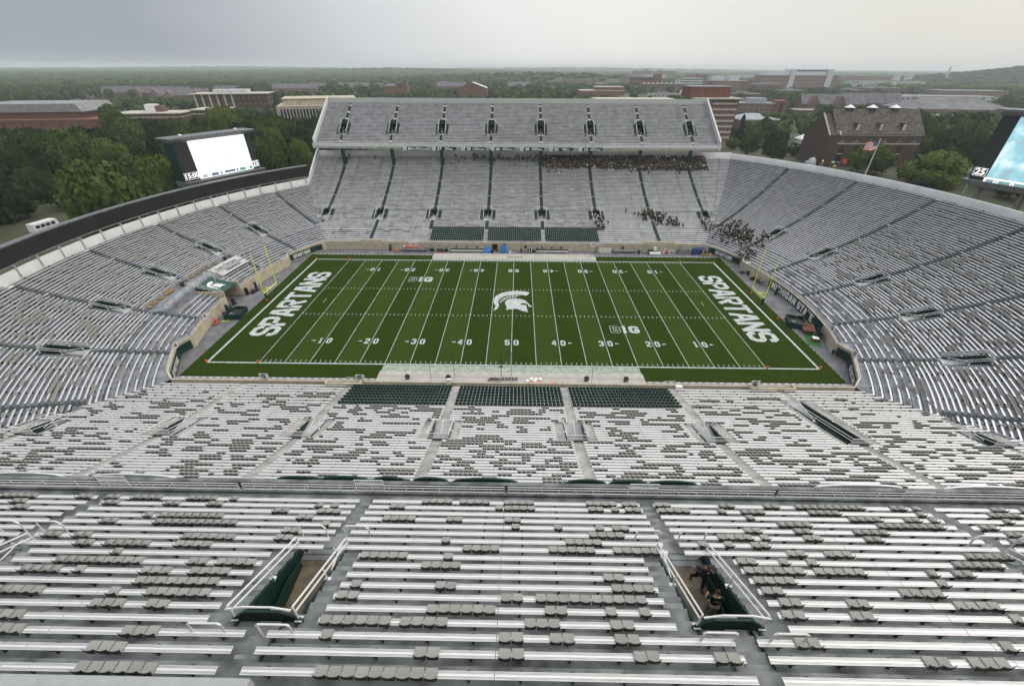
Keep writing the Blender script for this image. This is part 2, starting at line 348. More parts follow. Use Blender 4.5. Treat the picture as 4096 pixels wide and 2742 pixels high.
def vomitory(root, cx, cy, rz, zf, zr, Ln, half, wallm='green', drop=0.0, lip=.55, mesh_=False, tag_='vomitory', step=0, arch=False):
    """opening with upslope along +y; zf tread height at its front, zr at its rear"""
    c, s = math.cos(rz), math.sin(rz); bx, by = root.location[0], root.location[1]
    def T(p): return (cx+p[0]*c-p[1]*s-bx, cy+p[0]*s+p[1]*c-by, p[2]-root.location[2])
    zfl = zf-drop
    v = MB(); v.T = T
    for sx in (-1, 1):
        a = sx*half; b = sx*(half-.12)
        P = [(-.05, zfl-.05), (Ln+3, zfl-.05), (Ln+3, zr-.15), (Ln, zr+.1), (0, zf+.16)]
        v.prism([(y, z) for y, z in P], min(a, b), max(a, b), 0, 'x')
    v.box(-half, half, Ln+2.9, Ln+3.05, zfl, zr-.2, 0)
    if arch:
        v.prism([(-half-.15, zr-.5), (half+.15, zr-.5), (half+.15, zr+.15), (half*.55, zr+lip), (-half*.55, zr+lip), (-half-.15, zr+.15)], Ln-.04, Ln+.06, 0, 'y')
    else: v.box(-half-.05, half+.05, Ln-.05, Ln+.07, zr-.45, zr+lip*.4, 0)
    o = v.build(tag_, [wallm], root)
    fl = MB(); fl.T = T; fl.box(-half+.12, half-.12, -.03 if step == 0 else .6, Ln+2.9, zfl-.2, zfl, 0)
    if step:
        for i in range(step): fl.box(-half+.12, half-.12, -.03+i*.32, .29+i*.32 if i < step-1 else .6, zfl-.2, zf-.02-(zf-zfl)*(i+1)/(step+1), 1)
    fl.build('floor', ['brown' if drop else 'conc_far', 'conc_up'], o)
    if drop:
        pt = MB(); pt.T = T; sx = 1 if cx < 0 else -1; xa, xb = sorted((sx*half*.74, sx*half*.74+sx*.06)); pt.prism([(.9, zfl), (Ln+1, zfl), (Ln+1, zfl+.85), (2.0, zfl+.8), (.9, zfl+.4)], xa, xb, 0, 'x'); pt.build('partition', ['green_shaded'], o)
    rl = MB(); rl.T = T; r = .042 if drop else .035
    for sx in (-1, 1):
        a = sx*(half+.0)
        A = (a, .15, zf+.12); B = (a, Ln, zr+.1)
        for h in (1.0, .62): rl.tube([(A[0], A[1], A[2]+h), (B[0], B[1], B[2]+h)], r, 6)
        for t in (0, .5, 1):
            p = [A[i]+(B[i]-A[i])*t for i in range(3)]; rl.tube([p, (p[0], p[1], p[2]+1.0)], r, 6)
            rl.box(p[0]-.14, p[0]+.14, p[1]-.11, p[1]+.11, p[2]+.035, p[2]+.06)
    k = (-half, -half*.45, half*.45, half) if arch else (-half, half); hz = [1.1, 1.3, 1.3, 1.1] if arch else [1.1, 1.1]
    rl.tube([(x, Ln+(.12 if arch else 0), zr+h) for x, h in zip(k, hz)], r, 6)
    if mesh_:
        for i in range(1, 16):
            x = -half+2*half*i/16; rl.box(x-.012, x+.012, Ln-.02, Ln+.02, zr, zr+1.1)
        rl.box(-half, half, Ln-.02, Ln+.02, zr+.5, zr+.54)
    rl.tube([(.1 if not drop else -half+.45, .6, zf+.95), (.1 if not drop else -half+.45, .35, zf+.2)], r, 6)
    if drop: rl.tube([(-half+.2 if cx < 0 else half-.2, .55, zf+.9), (-half+.25 if cx < 0 else half-.25, Ln-.1, zfl+.9), (-half+.25 if cx < 0 else half-.25, Ln-.1, zfl)], r, 6)
    else: rl.tube([(0, .3, zf), (0, .3, zf+1), (0, Ln*.6, zf+1)], r, 6)
    rl.build('railing', ['white'], o)
    return o

for st in ('near', 'far', 'left', 'right'):
    root = empty('grandstand', (*F(st, 0, 33), 0)); tag(root, LBL[st], 'grandstand', 'lower stands of the bowl'); stand[st] = root
    mb = MB(); N0, N1 = -7, NM[st]
    # front walkway
    for b0, b1 in segs(st, -7, False): strip(mb, st, b0, b1, (32.3, 1.75), (e_(-7), 1.75), 0)
    for n in range(N0, N1+1):
        d0, d1 = e_(n), e_(n+1) if n < N1 else e_(n)+1.0
        if n == -1: d1 = e_(0)
        zp = T_(n-1) if n > N0 else 1.75
        for b0, b1 in segs(st, n, False):
            strip(mb, st, b0, b1, (d0, T_(n)), (d1, T_(n)), 0)
            strip(mb, st, b0, b1, (d0, zp), (d0, T_(n)), 0)
        if n in (7, 15) or (n == 0 and st == 'left'):   # risers across openings where full width resumes
            for b0, b1 in segs(st, n-1 if n == 7 else n, False): strip(mb, st, b0, b1, (d0, T_(n)-.45), (d0, T_(n)), 0) if n != 7 else None
    rel(mb, root).build('terrace', [CM[st]], root)
    # rear wall
    rw = MB(); de = e_(NM[st])+1.0; zt = T_(NM[st])
    h = {'near': 1.6, 'far': 1.95, 'right': 1.75, 'left': 2.0}[st]
    blockstrip(rw, st, ('lim', -1), ('lim', 1), de, de+.35, 4 if st in ('left', 'right') else zt-2, zt+h)
    if st == 'left':
        for i in range(27):
            a = R_(-40+i*3.1); P = F(st, a, de-.12); rw.T = None
            dx, dy = math.cos(yaw_of(st, a)+math.pi/2), math.sin(yaw_of(st, a)+math.pi/2)
            rw.bar((P[0], P[1], zt), (P[0]+dx*.1, P[1]+dy*.1, zt+2.6), .22, .3, 1)
    rel(rw, root).build('rear_wall', ['whitewall', 'conc_far'], root)
    # stair aisles
    am = {'near': 'conc_near', 'far': 'aisle_g', 'left': 'aisle_e', 'right': 'aisle_e'}[st]
    for c in cents(st):
      for zone in ('low', 'sl', 'sr', 'up'):
        ab = MB()
        for n in range(-6, NM[st]+1):
            offs = [0]
            if pr0(st, c) <= n <= 14 and c in portals(st): offs = {'sl': [-1.85], 'sr': [1.85]}.get(zone, [])
            elif zone != ('low' if n < 10 and c in portals(st) else 'up'): offs = []
            for of in offs:
                d0, d1 = e_(n), e_(n+1)
                if n == -1: d1 = e_(0)
                sc = 1 if st in ('near', 'far') else rad(d0)
                if lim(st, d0-.4, 1)-abs(c+of/sc) < 1.0/sc: continue
                if extra(st, n) and abs(c) < .01: continue
                B0, B1 = ('c', c, of-.52), ('c', c, of+.52); z1 = T_(n); z0 = T_(n-1)
                mk = 1 if (n % 11 == 4 or n == NM[st]) and n > 15 else 0
                strip(ab, st, B0, B1, (d0-.004, z1+.008), (d1-.012, z1+.008), mk); strip(ab, st, B0, B1, (d0-.008, z0), (d0-.008, z1+.008), 0)
                blockstrip(ab, st, B0, B1, d0-.29, d0-.012, z0+.01, (z0+z1)/2, 0 if st != 'near' else 0)
        if st == 'near': ab.m = [0]*len(ab.m)
        if st == 'far' and zone == 'low' and abs(c) < 26: ab.m = [2 if -99 < i_ < len(ab.m)*.45 else v_ for i_, v_ in enumerate(ab.m)]
        if len(ab.v): rel(ab, root).build('stair_aisle' if zone in ('low', 'up') else 'side_steps', [am if (zone in ('low', 'up') or st == 'far') else CM[st], 'white', 'conc_near'], root)
    for c in portals(st):
        q0 = pr0(st, c); P = F(st, c, e_(q0)+.02)
        vomitory(root, P[0], P[1], yaw_of(st, c), T_(q0-1), T_(15), e_(15)-e_(q0)-.03, 1.3, mesh_=(st == 'near'), lip=.5, wallm='green_shaded')

# far-left and near-left corner end walls of the side stands (above the lower end rim)
for st, sg in (('far', 1), ('near', -1)):
    w = MB(); w.prism([(61.3, 10), (75, 10), (75, 20.9), (73.5, 20.6), (64.5, 14.9), (63.2, 13.8), (61.3, 13.6)], -70.0, -69.55, 0, 'x')
    if sg < 0: w.v = [(x, -y, z) for x, y, z in w.v]
    rel(w, stand[st]).build('end_wall', ['whitewall'], stand[st])

# flat infill between the angled corner walls and the first full rows
for st, sx in (('right', 1), ('left', -1)):
    for sy in (1, -1):
        m = MB(); arc = [F('right', R_(a), 34.3) for a in np.linspace(17.2, math.degrees(lim('right', 34.3, 1)), 8)]
        P = [(60.6, 19.5), (61.55, 22.5), (57.4, 30.4), (55.2, 32.7)][::-1]
        m.add([(x*sx, y*sy, 2.40) for x, y in arc+P], [tuple(range(len(arc)+4))]); rel(m, stand[st]).build('corner_slab', ['conc_end'], stand[st])

# ------------------------------------------------------------ benches
def bench_geo(mb, st, b0, b1, n, detail=0):
    d = dn(n); z = zb(n)
    blockstrip(mb, st, b0, b1, d-.12, d+.12, z-.05, z, 0)
    ua, ub = res(st, b0, d), res(st, b1, d); sc = 1 if st in ('near', 'far') else rad(d); L = (ub-ua)*sc; k = max(2, int(L/(2.6 if st == 'near' else 5.5)))
    for i in range(k):
        u = ua+(ub-ua)*(i+.5)/k; P = F(st, u, d); w = .05/sc
        blockstrip(mb, st, ('c', u, -.03), ('c', u, .03), d-.1, d+.1, T_(n), z-.051, 1)
ind = []; stuff = {s: MB() for s in stand}
SEC = ['outermost section on the left', 'second section from the left', 'third section from the left', 'section left of the middle', 'middle section', 'section right of the middle', 'third section from the right', 'second section from the right', 'outermost section on the right']
chairs = {s: [] for s in stand}
def runs(u0, u1, cover, sp=.5):
    out = []; u = u0+.3
    while u < u1-.5:
        if random.random() < cover*.42:
            k = random.choice((1, 2, 2, 2, 3, 4, 4, 5, 6, 8, 10))
            for i in range(k):
                if u < u1-.3: out.append(u); u += sp
            u += sp*random.choice((1, 1, 2, 3))
        else: u += sp
    return out
for st in stand:
    for n in range(-7, NM[st]+1):
        sgs = segs(st, n, True)
        for k, (b0, b1) in enumerate(sgs):
            d = dn(n); ua, ub = res(st, b0, d), res(st, b1, d); sc = 1 if st in ('near', 'far') else rad(d)
            if (ub-ua)*sc < 1.2: continue
            mid = (ua+ub)/2
            if n < 0 and st in ('near', 'far') and abs(mid) < 25: continue      # green chairs here
            if st == 'left' and 37.0 < d < 42.8 and abs(mid) < R_(11.3): continue   # platform
            if st == 'near' and -60 < mid < 60 and 4 <= n <= 27: ind.append((n, k, b0, b1, mid, len(sgs)))
            else: bench_geo(stuff[st], st, b0, b1, n)
            if n < 0 and st in ('near', 'far') and n < -4: cov = 0
            elif st == 'near': cov = (.10 if n < 0 else .25+.15*math.exp(-(mid/12)**2)+(.07 if n > 14 else 0)) if n < 38 else 0
            elif st == 'far': cov = (.30 if abs(mid+3) < 22 else (.10 if mid < 0 else .03)) if n < 46 and mid < 34 else 0
            elif st == 'left': cov = (.13+.08*(mid < 0)) if n < 30 else .04
            else: cov = .2*(mid < R_(8))*(n < 38)+(.06 if mid < R_(8) else 0)
            if st in ('left', 'right') and n < 0: cov *= .5
            clump = .5+1.1*abs(math.sin(n*.37+k*2.1)) if n >= 0 else 1
            for u in runs(ua*sc, ub*sc, cov*clump):
                chairs[st].append((*F(st, u/sc, d), zb(n), yaw_of(st, u/sc), n))
for st in stuff:
    o = put('bench_rows', stuff[st].mesh('bench_rows', ['alum' if st in ('near',) else 'alum_dk', 'dark']))
    tag(o, {'near': 'further rows of pale aluminium benches in the stand below the upper deck', 'far': 'long rows of aluminium benches in the lower stand across the field',
            'left': 'curved rows of aluminium benches in the end below the ribbon board', 'right': 'curved rows of aluminium benches in the end below the white rim'}[st], 'benches', 'bench rows of the lower bowl', 'stuff')
bm_cache = {}
for (n, k, b0, b1, mid, ns) in ind:
    d = dn(n); ua, ub = res('near', b0, d), res('near', b1, d); L = ub-ua; key = round(L, 1)
    if key not in bm_cache:
        mb = MB(); h = L/2; mb.box(-h, h, -.12, .12, -.05, 0, 0); mb.box(-h+.01, h-.01, -.006, .008, 0.0005, .003, 2)
        for i in range(max(2, int(L/2.4))):
            x = -h+L*(i+.5)/max(2, int(L/2.4)); mb.box(x-.03, x+.03, -.1, .1, -.43, -.051, 1)
        bm_cache[key] = mb.mesh('bench', ['alum', 'dark', 'seam'])
    o = put('bench', bm_cache[key], None, (mid, -d, zb(n)))
    w = SEC[sum(mid > q_ for q_ in SIDE_C)]
    tag(o, 'pale bench, %s row up from the wall, %s' % (ORD[n+7], w), 'bench', 'pale benches of the lower stand below the deck')

# grey folding seats
def seat_tpl():
    m = MB(); w = .20
    m.add([(-w,-.17,.03),(w,-.17,.03),(w,.13,.03),(-w,.13,.03),(-w,-.17,.075),(w,-.17,.075),(w,.13,.065),(-w,.13,.065)], [(4,5,6,7),(0,1,5,4),(1,2,6,5),(3,0,4,7),(0,3,2,1)], 0)
    F_ = [(-w,.131,-.06),(0,.15,-.06),(w,.131,-.06),(w+.02,.135,.24),(0,.165,.205),(-w-.02,.135,.24)]
    m.add(F_+[(x,y+.03,z) for x,y,z in F_], [(0,1,4,5),(1,2,3,4),(5,4,10,11),(4,3,9,10)], 0)
    m.add(F_+[(x,y+.03,z) for x,y,z in F_], [(7,6,11,10),(8,7,10,9),(2,8,9,3),(6,0,5,11),(0,6,7,1),(1,7,8,2)], 1)
    m.box(-.03, .03, -.1, .12, -.10, .03, 1)
    return m
ST = seat_tpl()
def near_px(p): return (p[0]-CP[0])**2+(p[1]-CP[1])**2+(p[2]-CP[2])**2
for st in chairs:
    C = chairs[st]
    me = array_mesh('folding_seats', ST.v, ST.f, ST.m, [c[:3] for c in C], [c[3] for c in C], np.where(RNG.random(len(C)) < .5, 1, .97),
                    ['seat_lt' if st == 'near' else 'seat_pk', 'seat_dk'])
    o = put('folding_seats', me); tag(o, {'near': 'scattered grey folding seats on the pale lower benches', 'far': 'scattered khaki folding seats on the benches across the field', 'left': 'khaki folding seats scattered on the end benches below the ribbon board', 'right': 'khaki folding seats scattered on the end benches at the flagpole end'}[st], 'seats', 'seats clamped on the lower benches', 'stuff')

# green chair blocks
def gchair_tpl():
    m = MB(); 
    m.prism([(-.24,.42),(-.20,.38),(.20,.38),(.24,.42),(.25,.72),(.19,.86),(-.19,.86),(-.25,.72)], .16, .22, 0, 'y')
    m.add([(-.22,-.22,.40),(.22,-.22,.40),(.22,.16,.42),(-.22,.16,.42),(-.22,-.22,.47),(.22,-.22,.47),(.22,.16,.46),(-.22,.16,.46)], [(0,3,2,1),(4,5,6,7),(0,1,5,4),(1,2,6,5),(3,0,4,7)], 0)
    return m
def gfoot():
    m = MB(); m.box(.25, .28, -.12, .2, .0, .52, 0); m.box(.245, .285, -.2, .12, .52, .56, 0); return m
GT, GF = gchair_tpl(), gfoot()
allc = {'near': [], 'far': []}
for st in allc:
    for a, b in ((-24.8, -9.1), (-7.9, 7.9), (9.1, 24.8)):
        for n in range(-7, 0):
            k = int((b-a)/.56)
            for i in range(k): allc[st].append((a+(i+.5)*(b-a)/k, (-1 if st == 'near' else 1)*dn(n), T_(n), n, i, a))
gm = GT.mesh('stadium_chair', ['gseat']); gf = GF.mesh('armrest', ['alum_dk'])
BLK = {-24.8: 'left block', -7.9: 'middle block', 9.1: 'right block'}
rest = []
for c in allc['near']:
    if c[3] >= -3 and c[4] >= 0:
        o = put('stadium_chair', gm, None, c[:3], math.pi); a = put('armrest', gf, o)
        tag(o, 'dark green chair, %s from the left, %s row of the %s' % (ORD[c[4]], {-1: 'back', -2: 'second last', -3: 'third last'}[c[3]], BLK[c[5]]), 'chair', 'green chairs of the lower stand, %s, row %s from the back' % (BLK[c[5]], ORD[-c[3]-1]))
    else: rest.append(c)
cm = MB(); cm.add(GT.v, GT.f, 0); cm.add(GF.v, GF.f, 1)
for lab, C, y in (('front rows of dark green chairs above the near sideline wall', rest, math.pi), ('three blocks of dark green chairs above the wall across the field', allc['far'], 0)):
    me = array_mesh('stadium_chairs', cm.v, cm.f, cm.m, [c[:3] for c in C], y, 1, ['gseat', 'alum_dk'])
    tag(put('stadium_chairs', me), lab, 'chairs', 'green chairs', 'stuff')

# ------------------------------------------------------------ wall round the field
WQ = [(55.0, 32.4), (57.2, 30.2), (61.3, 22.4), (60.3, 19.4)]
def wallpath():
    q = list(WQ)
    for a in (16, 12, 8, 4, 0): q.append((X0+64.2*math.cos(R_(a)), 64.2*math.sin(R_(a))))
    return q
wq = wallpath()
right = wq+[(x, -y) for x, y in reversed(wq[:-1])]           # far corner to near corner
left = [(-x, y) for x, y in right]
def wall_run(mb, P, z0=0, z1=2.42, t=.3, m=0):
    for i in range(len(P)-1):
        a, b = Vector(P[i]), Vector(P[i+1]); d = (b-a).normalized(); nrm = Vector((-d.y, d.x))
        if nrm.dot(a) < 0: nrm = -nrm
        c, e = b+nrm*t, a+nrm*t
        mb.add([(a.x,a.y,z0),(b.x,b.y,z0),(c.x,c.y,z0),(e.x,e.y,z0),(a.x,a.y,z1),(b.x,b.y,z1),(c.x,c.y,z1),(e.x,e.y,z1)],
               [(0,1,5,4),(2,3,7,6),(4,5,6,7)]+([(3,0,4,7)] if i == 0 else [])+([(1,2,6,5)] if i == len(P)-2 else []), m)
wr = tag(empty('field_wall', (0, 32.4, 0)), 'low beige concrete wall running right round the field', 'wall')
fw_ = MB(); wall_run(fw_, [(-55, 32.4), (55, 32.4)]); wall_run(fw_, [(-55, -32.4), (55, -32.4)]); wall_run(fw_, right)
i0 = [i for i, p in enumerate(left) if p[1] > 2.6][-1]; i1 = [i for i, p in enumerate(left) if p[1] < -3.6][0]
wall_run(fw_, left[:i0+1]+[(-63.3, 2.3)]); wall_run(fw_, [(-63.3, -3.4)]+left[i1:])
for x0, x1 in ((37.6, 46.6), (-45.5, -38.5)): fw_.box(x0, x1, 32.7, 33.2, 2.0, 3.0)      # wing walls by the far gates
for x0, x1 in ((-29.5, -23.8), (38.0, 45.0)): fw_.box(x0, x1, -33.8, -33.5, 1.75, 2.9); fw_.box(x0, x0+.25, -33.5, -32.7, 1.75, 2.9); fw_.box(x1-.25, x1, -33.5, -32.7, 1.75, 2.9)
rel(fw_, wr).build('wall', ['beige'], wr)
cp = MB(); wall_run(cp, [(-55, 32.37), (55, 32.37)], 2.42, 2.47, .36); wall_run(cp, [(-55, -32.37), (55, -32.37)], 2.42, 2.47, .36)
rel(cp, wr).build('coping', ['beige'], wr)
rl = MB()
def rail(P, z, step=2.4, h=.35):
    for i in range(len(P)-1):
        a, b = Vector(P[i]), Vector(P[i+1]); L = (b-a).length; k = max(1, round(L/step))
        rl.bar((*a, z+h), (*b, z+h), .05, .05)
        for j in range(k+1):
            p = a+(b-a)*j/k; rl.box(p.x-.02, p.x+.02, p.y-.02, p.y+.02, z, z+h)
for sg in (1, -1):
    rail([(-54.5, sg*32.55), (-26.5, sg*32.55)], 2.47); rail([(-24.6, sg*32.55), (-9.4, sg*32.55)], 2.47); rail([(-7.6, sg*32.55), (7.6, sg*32.55)], 2.47); rail([(9.4, sg*32.55), (24.6, sg*32.55)], 2.47); rail([(26.5, sg*32.55), (54.5, sg*32.55)], 2.47)
off = lambda P: [(x*1.003, y*1.003) for x, y in P]
rail(off(right), 2.42); rail(off(left[:i0+1]), 2.42); rail(off(left[i1:]), 2.42)
rel(rl, wr).build('railing', ['white'], wr)
# gates at the aisle feet
for sg in (1, -1):
    for x in (-25.5, -8.5, 8.5, 25.5):
        g = MB(); y = sg*32.55
        for xx in (x-.8, x, x+.8): g.box(xx-.03, xx+.03, y-.03, y+.03, 2.0, 3.2)
        for zz in (2.35, 2.75, 3.2): g.box(x-.8, x+.8, y-.02, y+.02, zz-.03, zz)
        rel(g, wr).build('gate', ['white'], wr)
for x in (-36.3, .99+2.3, 31.5):
    v = MB(); v.box(x-.35, x+.35, 32.33, 32.42, .8, 1.6); rel(v, wr).build('hatch', ['clay'], wr)
for x in (-16.9, -13.9, -10.9, 8.1, 10.9, 13.7):
    f = MB(); f.tube([(x, 32.2, 1.15), (x, 32.42, 1.15)], .36, 14, 0); f.tube([(x, 32.12, 1.15), (x, 32.2, 1.15)], .13, 8, 0)
    tag(f.build('wall_fan', ['greytarp']), 'round grey fan on the beige wall, %s of the three behind the %s bench' % (ORD[[(-16.9, 8.1), (-13.9, 10.9), (-10.9, 13.7)].index([q for q in [(-16.9, 8.1), (-13.9, 10.9), (-10.9, 13.7)] if x in q][0])], 'left' if x < 0 else 'right'), 'fan', 'fans on the far wall')
# ------------------------------------------------------------ upper decks
def du(n): return 69.6155+.615*n+.033*max(0, n-15)**2
def zu(n): return 22.57+.3165*n
def df(n): return 69.6+.615*n
def zf(n): return 23.8+.365*n
NAISLE = [-58.9, -41.7, -24.5, -8.2, 9.0, 26.05, 43.2, 60.4]
NPORT = [-59.4, -42.1, -24.9, -8.75, 9.35, 26.6, 43.7, 61.0]
FAISLE = SIDE_C
def deck(sgn, dfun, zfun, N, aisles, ports, name_label, mt, alm, half=67.6, xs0=68.3, fl=.43):
    root = tag(empty('upper_deck', (0, sgn*69, 0)), name_label, 'grandstand', 'upper decks')
    mb = MB(); eo = .40
    P0 = dfun(7)-eo; P1 = dfun(15)-eo if sgn > 0 else dfun(14.4)-eo
    hwp = 1.25
    def cutsegs(n):
        if 7 <= n < (15 if sgn > 0 else 14): 
            xs = [-half]
            for c in ports: xs += [c-hwp, c+hwp]
            xs.append(half); return [(xs[i], xs[i+1]) for i in range(0, len(xs), 2)]
        return [(-half, half)]
    for n in range(N):
        d0 = dfun(n)-eo if n else dfun(0)-(.7 if sgn < 0 else .45); d1 = dfun(n+1)-eo; z = zfun(n)-fl; zp = zfun(n-1)-fl if n else z-.6
        for a, b in cutsegs(n):
            mb.quad((a, sgn*d0, z), (b, sgn*d0, z), (b, sgn*d1, z), (a, sgn*d1, z)); mb.quad((a, sgn*d0, zp), (b, sgn*d0, zp), (b, sgn*d0, z), (a, sgn*d0, z))
    # underside and front edge beam
    dN = dfun(N)-eo; zN = zfun(N)-fl
    z00 = zfun(0)-fl
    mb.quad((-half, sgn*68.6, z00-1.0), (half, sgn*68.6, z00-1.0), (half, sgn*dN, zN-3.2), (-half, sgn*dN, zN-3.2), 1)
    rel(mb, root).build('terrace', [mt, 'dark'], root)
    for ai, c in enumerate(aisles):
        ab = MB()
        for n in range(1, N):
            inP = 7 <= n < (15 if sgn > 0 else 14); pc = ports[ai]
            for x in ([pc-1.72, pc+1.72] if inP else [c if n < 7 else (c if sgn > 0 else pc+.2)]):
                d0 = dfun(n)-eo; z = zfun(n)-fl; zp = zfun(n-1)-fl; w = .42
                a_y, b_y = sorted((sgn*(d0-.28), sgn*(d0-.012))); mk = 1 if (sgn > 0 and n in (2, 18, 23, 28)) else 0
                ab.box(x-w, x+w, a_y, b_y, zp+.008, (z+zp)/2, mk)
                if sgn > 0: ab.quad((x-w, sgn*(d0-.006), zp), (x+w, sgn*(d0-.006), zp), (x+w, sgn*(d0-.006), z), (x-w, sgn*(d0-.006), z), mk); ab.quad((x-w, sgn*d0, z+.006), (x+w, sgn*d0, z+.006), (x+w, sgn*(d0+.6), z+.006), (x-w, sgn*(d0+.6), z+.006), mk)
        rel(ab, root).build('stair_aisle', ['aisle_g' if sgn > 0 else 'step_up', 'white'], root)
    return root, P0, P1
# far upper deck
FR, P0, P1 = deck(1, df, zf, 30, FAISLE, FAISLE, 'upper deck across the field with nine bays and green player boards on its front edge', 'conc_far', 'alum_dk')
for c in FAISLE: vomitory(FR, c, P0+.02, 0, zf(6)-.43, zf(15)-.43, P1-P0-.03, 1.25, lip=.9, arch=True)
w = MB(); w.box(-68.6, 68.6, 68.55, 68.95, 22.45, 23.35); w.box(-68.6, 68.6, 68.7, 69.3, 21.9, 22.44, 1)
rel(w, FR).build('front_edge', [mat('edge_beam', (.58, .59, .58), .6), 'conc_far'], FR)
w = MB(); w.tube([(-68.3, 68.7, 23.75), (68.3, 68.7, 23.75)], .05, 6); [w.tube([(x, 68.7, 23.3), (x, 68.7, 23.75)], .03, 5) for x in np.arange(-68, 68.5, 2.2)]
for c in FAISLE:
    for h in (23.95, 24.25): w.box(c-.8, c+.8, 68.66, 68.74, h-.04, h)
rel(w, FR).build('railing', ['white'], FR)
w = MB(); yb = df(29)+.25
w.box(-68.0, 68.0, yb, yb+.35, 28, 35.75)
for x in np.arange(-66, 67, 3.1): w.box(x-.03, x+.03, yb-.012, yb, 34.1, 35.7, 1)
rel(w, FR).build('rear_wall', [mat('panel_greygreen', (.42, .44, .42), .6, var=.05), 'conc_far'], FR)
for sx in (-1, 1):
    w = MB(); P = [(68.4, 21.9), (68.4, 24.6), (yb+.35, 35.9), (yb+.35, 33.0)]
    w.prism(P, *sorted((sx*67.7, sx*68.05)), 0, 'x'); w.prism([(68.4, 24.55), (68.4, 24.75), (yb+.35, 36.0), (yb+.35, 35.8)], *sorted((sx*67.6, sx*68.15)), 0, 'x')
    rel(w, FR).build('side_wall', [mat('panel_pale', (.55, .56, .55), .6, var=.05)], FR)
for c in FAISLE:
    w = MB(); w.box(c-.5, c+.5, 70.2, 71.2, 14.5, 22.4); rel(w, FR).build('column', ['green'], FR)
b = MB()
for n in range(30):
    xs = [-67.4]
    for c in FAISLE: hw = 2.2 if 7 <= n <= 14 else .48; xs += [c-hw, c+hw]
    xs.append(67.4)
    for i in range(0, len(xs), 2):
        b.box(xs[i], xs[i+1], df(n)-.13, df(n)+.13, zf(n)-.05, zf(n))
        for k in range(3): x = xs[i]+(xs[i+1]-xs[i])*(k+.5)/3+(.9 if n % 2 else 0); b.box(x-.025, x+.025, df(n)-.04, df(n)+.08, zf(n)-.43, zf(n)-.051, 1)
tag(b.build('bench_rows', ['alum_dk', 'dark']), 'straight rows of aluminium benches on the upper deck across the field', 'benches', 'bench rows of the far upper deck', 'stuff')
C = []
for n in range(0, 22):
    for u in runs(-25, 42, (.42 if n < 8 else .16)*1.0):
        if (u < 26 or n < 3) and min(abs(u-c) for c in FAISLE) > (2.4 if 7 <= n <= 14 else .7) and abs(u-8) < 24-n: C.append((u, df(n), zf(n)))
tag(put('folding_seats', array_mesh('folding_seats', ST.v, ST.f, ST.m, C, 0, 1, ['seat_pk', 'seat_dk'])), 'khaki folding seats on the middle of the upper deck across the field', 'seats', 'seats on the far upper deck', 'stuff')
names = [('84', 'GENE', 'WASHINGTON'), ('37', 'JOHN', 'PINGEL'), ('78', 'DON', 'COLEMAN'), ('46', 'JOHN', 'HANNAH'), ('90', 'GEORGE', 'WEBSTER'), ('95', 'BUBBA', 'SMITH'), ('10', 'BRAD', 'VAN PELT')]
def board_shape(l, r, zt, zb_, n=10):
    return [(l, zt)]+[(r, zt)]+[(r-(r-l)*i/n, zb_+(.28*(abs(i/n-.5)*2)**2)) for i in range(n+1)]
for i, (num, a, s) in enumerate(names):
    x = -33.6+9.82*i; r = tag(empty('player_board', (x, 68.1, 22)), 'dark green board lettered %s %s %s on the far deck edge' % (num, a, s), 'sign', 'player name boards on the far deck edge')
    m = MB(); m.prism(board_shape(x-3.6, x+3.7, 22.6, 21.45), 68.0, 68.15, 0, 'y'); m.prism([(x-4.2, 22.6), (x-3.0, 22.6), (x-3.3, 21.5), (x-4.2, 21.6)], 67.95, 67.995, 1, 'y'); rel(m, r).build('panel', ['green', 'whitewall'], r)
    m = MB(); fr = lambda cx, cz: (lambda px, py, pz: (x+cx+px, 67.94-pz, cz+py))
    text_on(m, 'S', .9, fr(-3.65, 22.07), 1, .02); text_on(m, num, 1.15, fr(-1.9, 22.02), 0, .035, 1.25); text_on(m, a, .42, fr(.7, 22.4), 0, .02, 1.3); text_on(m, s, .62, fr(1.3, 21.93), 0, .035, 1.3)
    rel(m, r).build('lettering', ['white', 'green'], r)
# near upper deck, below the camera
NR, Q0, Q1 = deck(-1, du, zu, 21, NAISLE, NPORT, 'upper deck in front of the camera with bench rows and two stair openings', 'conc_up', 'alum', half=66)
for c in NPORT: vomitory(NR, c, -(Q0+.02), math.pi, zu(6)-.43+.02, zu(14)-.43, Q1-Q0-.03, 1.25, drop=.14, lip=.75, step=2, arch=True, tag_='vomitory', wallm='green_shaded')
m = MB()
for c in NPORT:      # low green upstand dividing the stair below each opening from its ramp
    y0 = -(Q1+.1)
    m.prism([(y0, zu(14)-.4), (y0-1.5, zu(14)-.4+.75), (y0-1.5, zu(14)-.4+.86), (y0, zu(14)-.2)], c+.75, c+.79, 0, 'x')
    rel(m, NR).build('kerb_plate', ['green'], NR); m = MB(); m.prism([(y0, zu(14)-.5), (y0-1.6, zu(14)-.5+.8), (y0-1.6, zu(14)-.5+.92), (y0, zu(14)-.38)], c-.6, c+.745, 0, 'x'); rel(m, NR).build('ramp_plate', ['conc_up'], NR); m = MB()
m = MB(); zfl = zu(0)-.43
m.box(-66, 66, -68.85, -68.62, zfl-.05, zfl+.18, 0); m.box(-66, 66, -68.15, -67.9, 20.6, 22.35, 0); m.box(-66, 66, -68.62, -68.15, 21.2, 21.75, 1)
for x in np.arange(-65.5, 66, 1.1): m.box(x-.035, x+.035, -68.6, -68.16, 21.75, 22.1, 0)
rel(m, NR).build('front_edge', ['conc_up', mat('gutter', (.30, .32, .36), .5, var=.1)], NR)
m = MB()
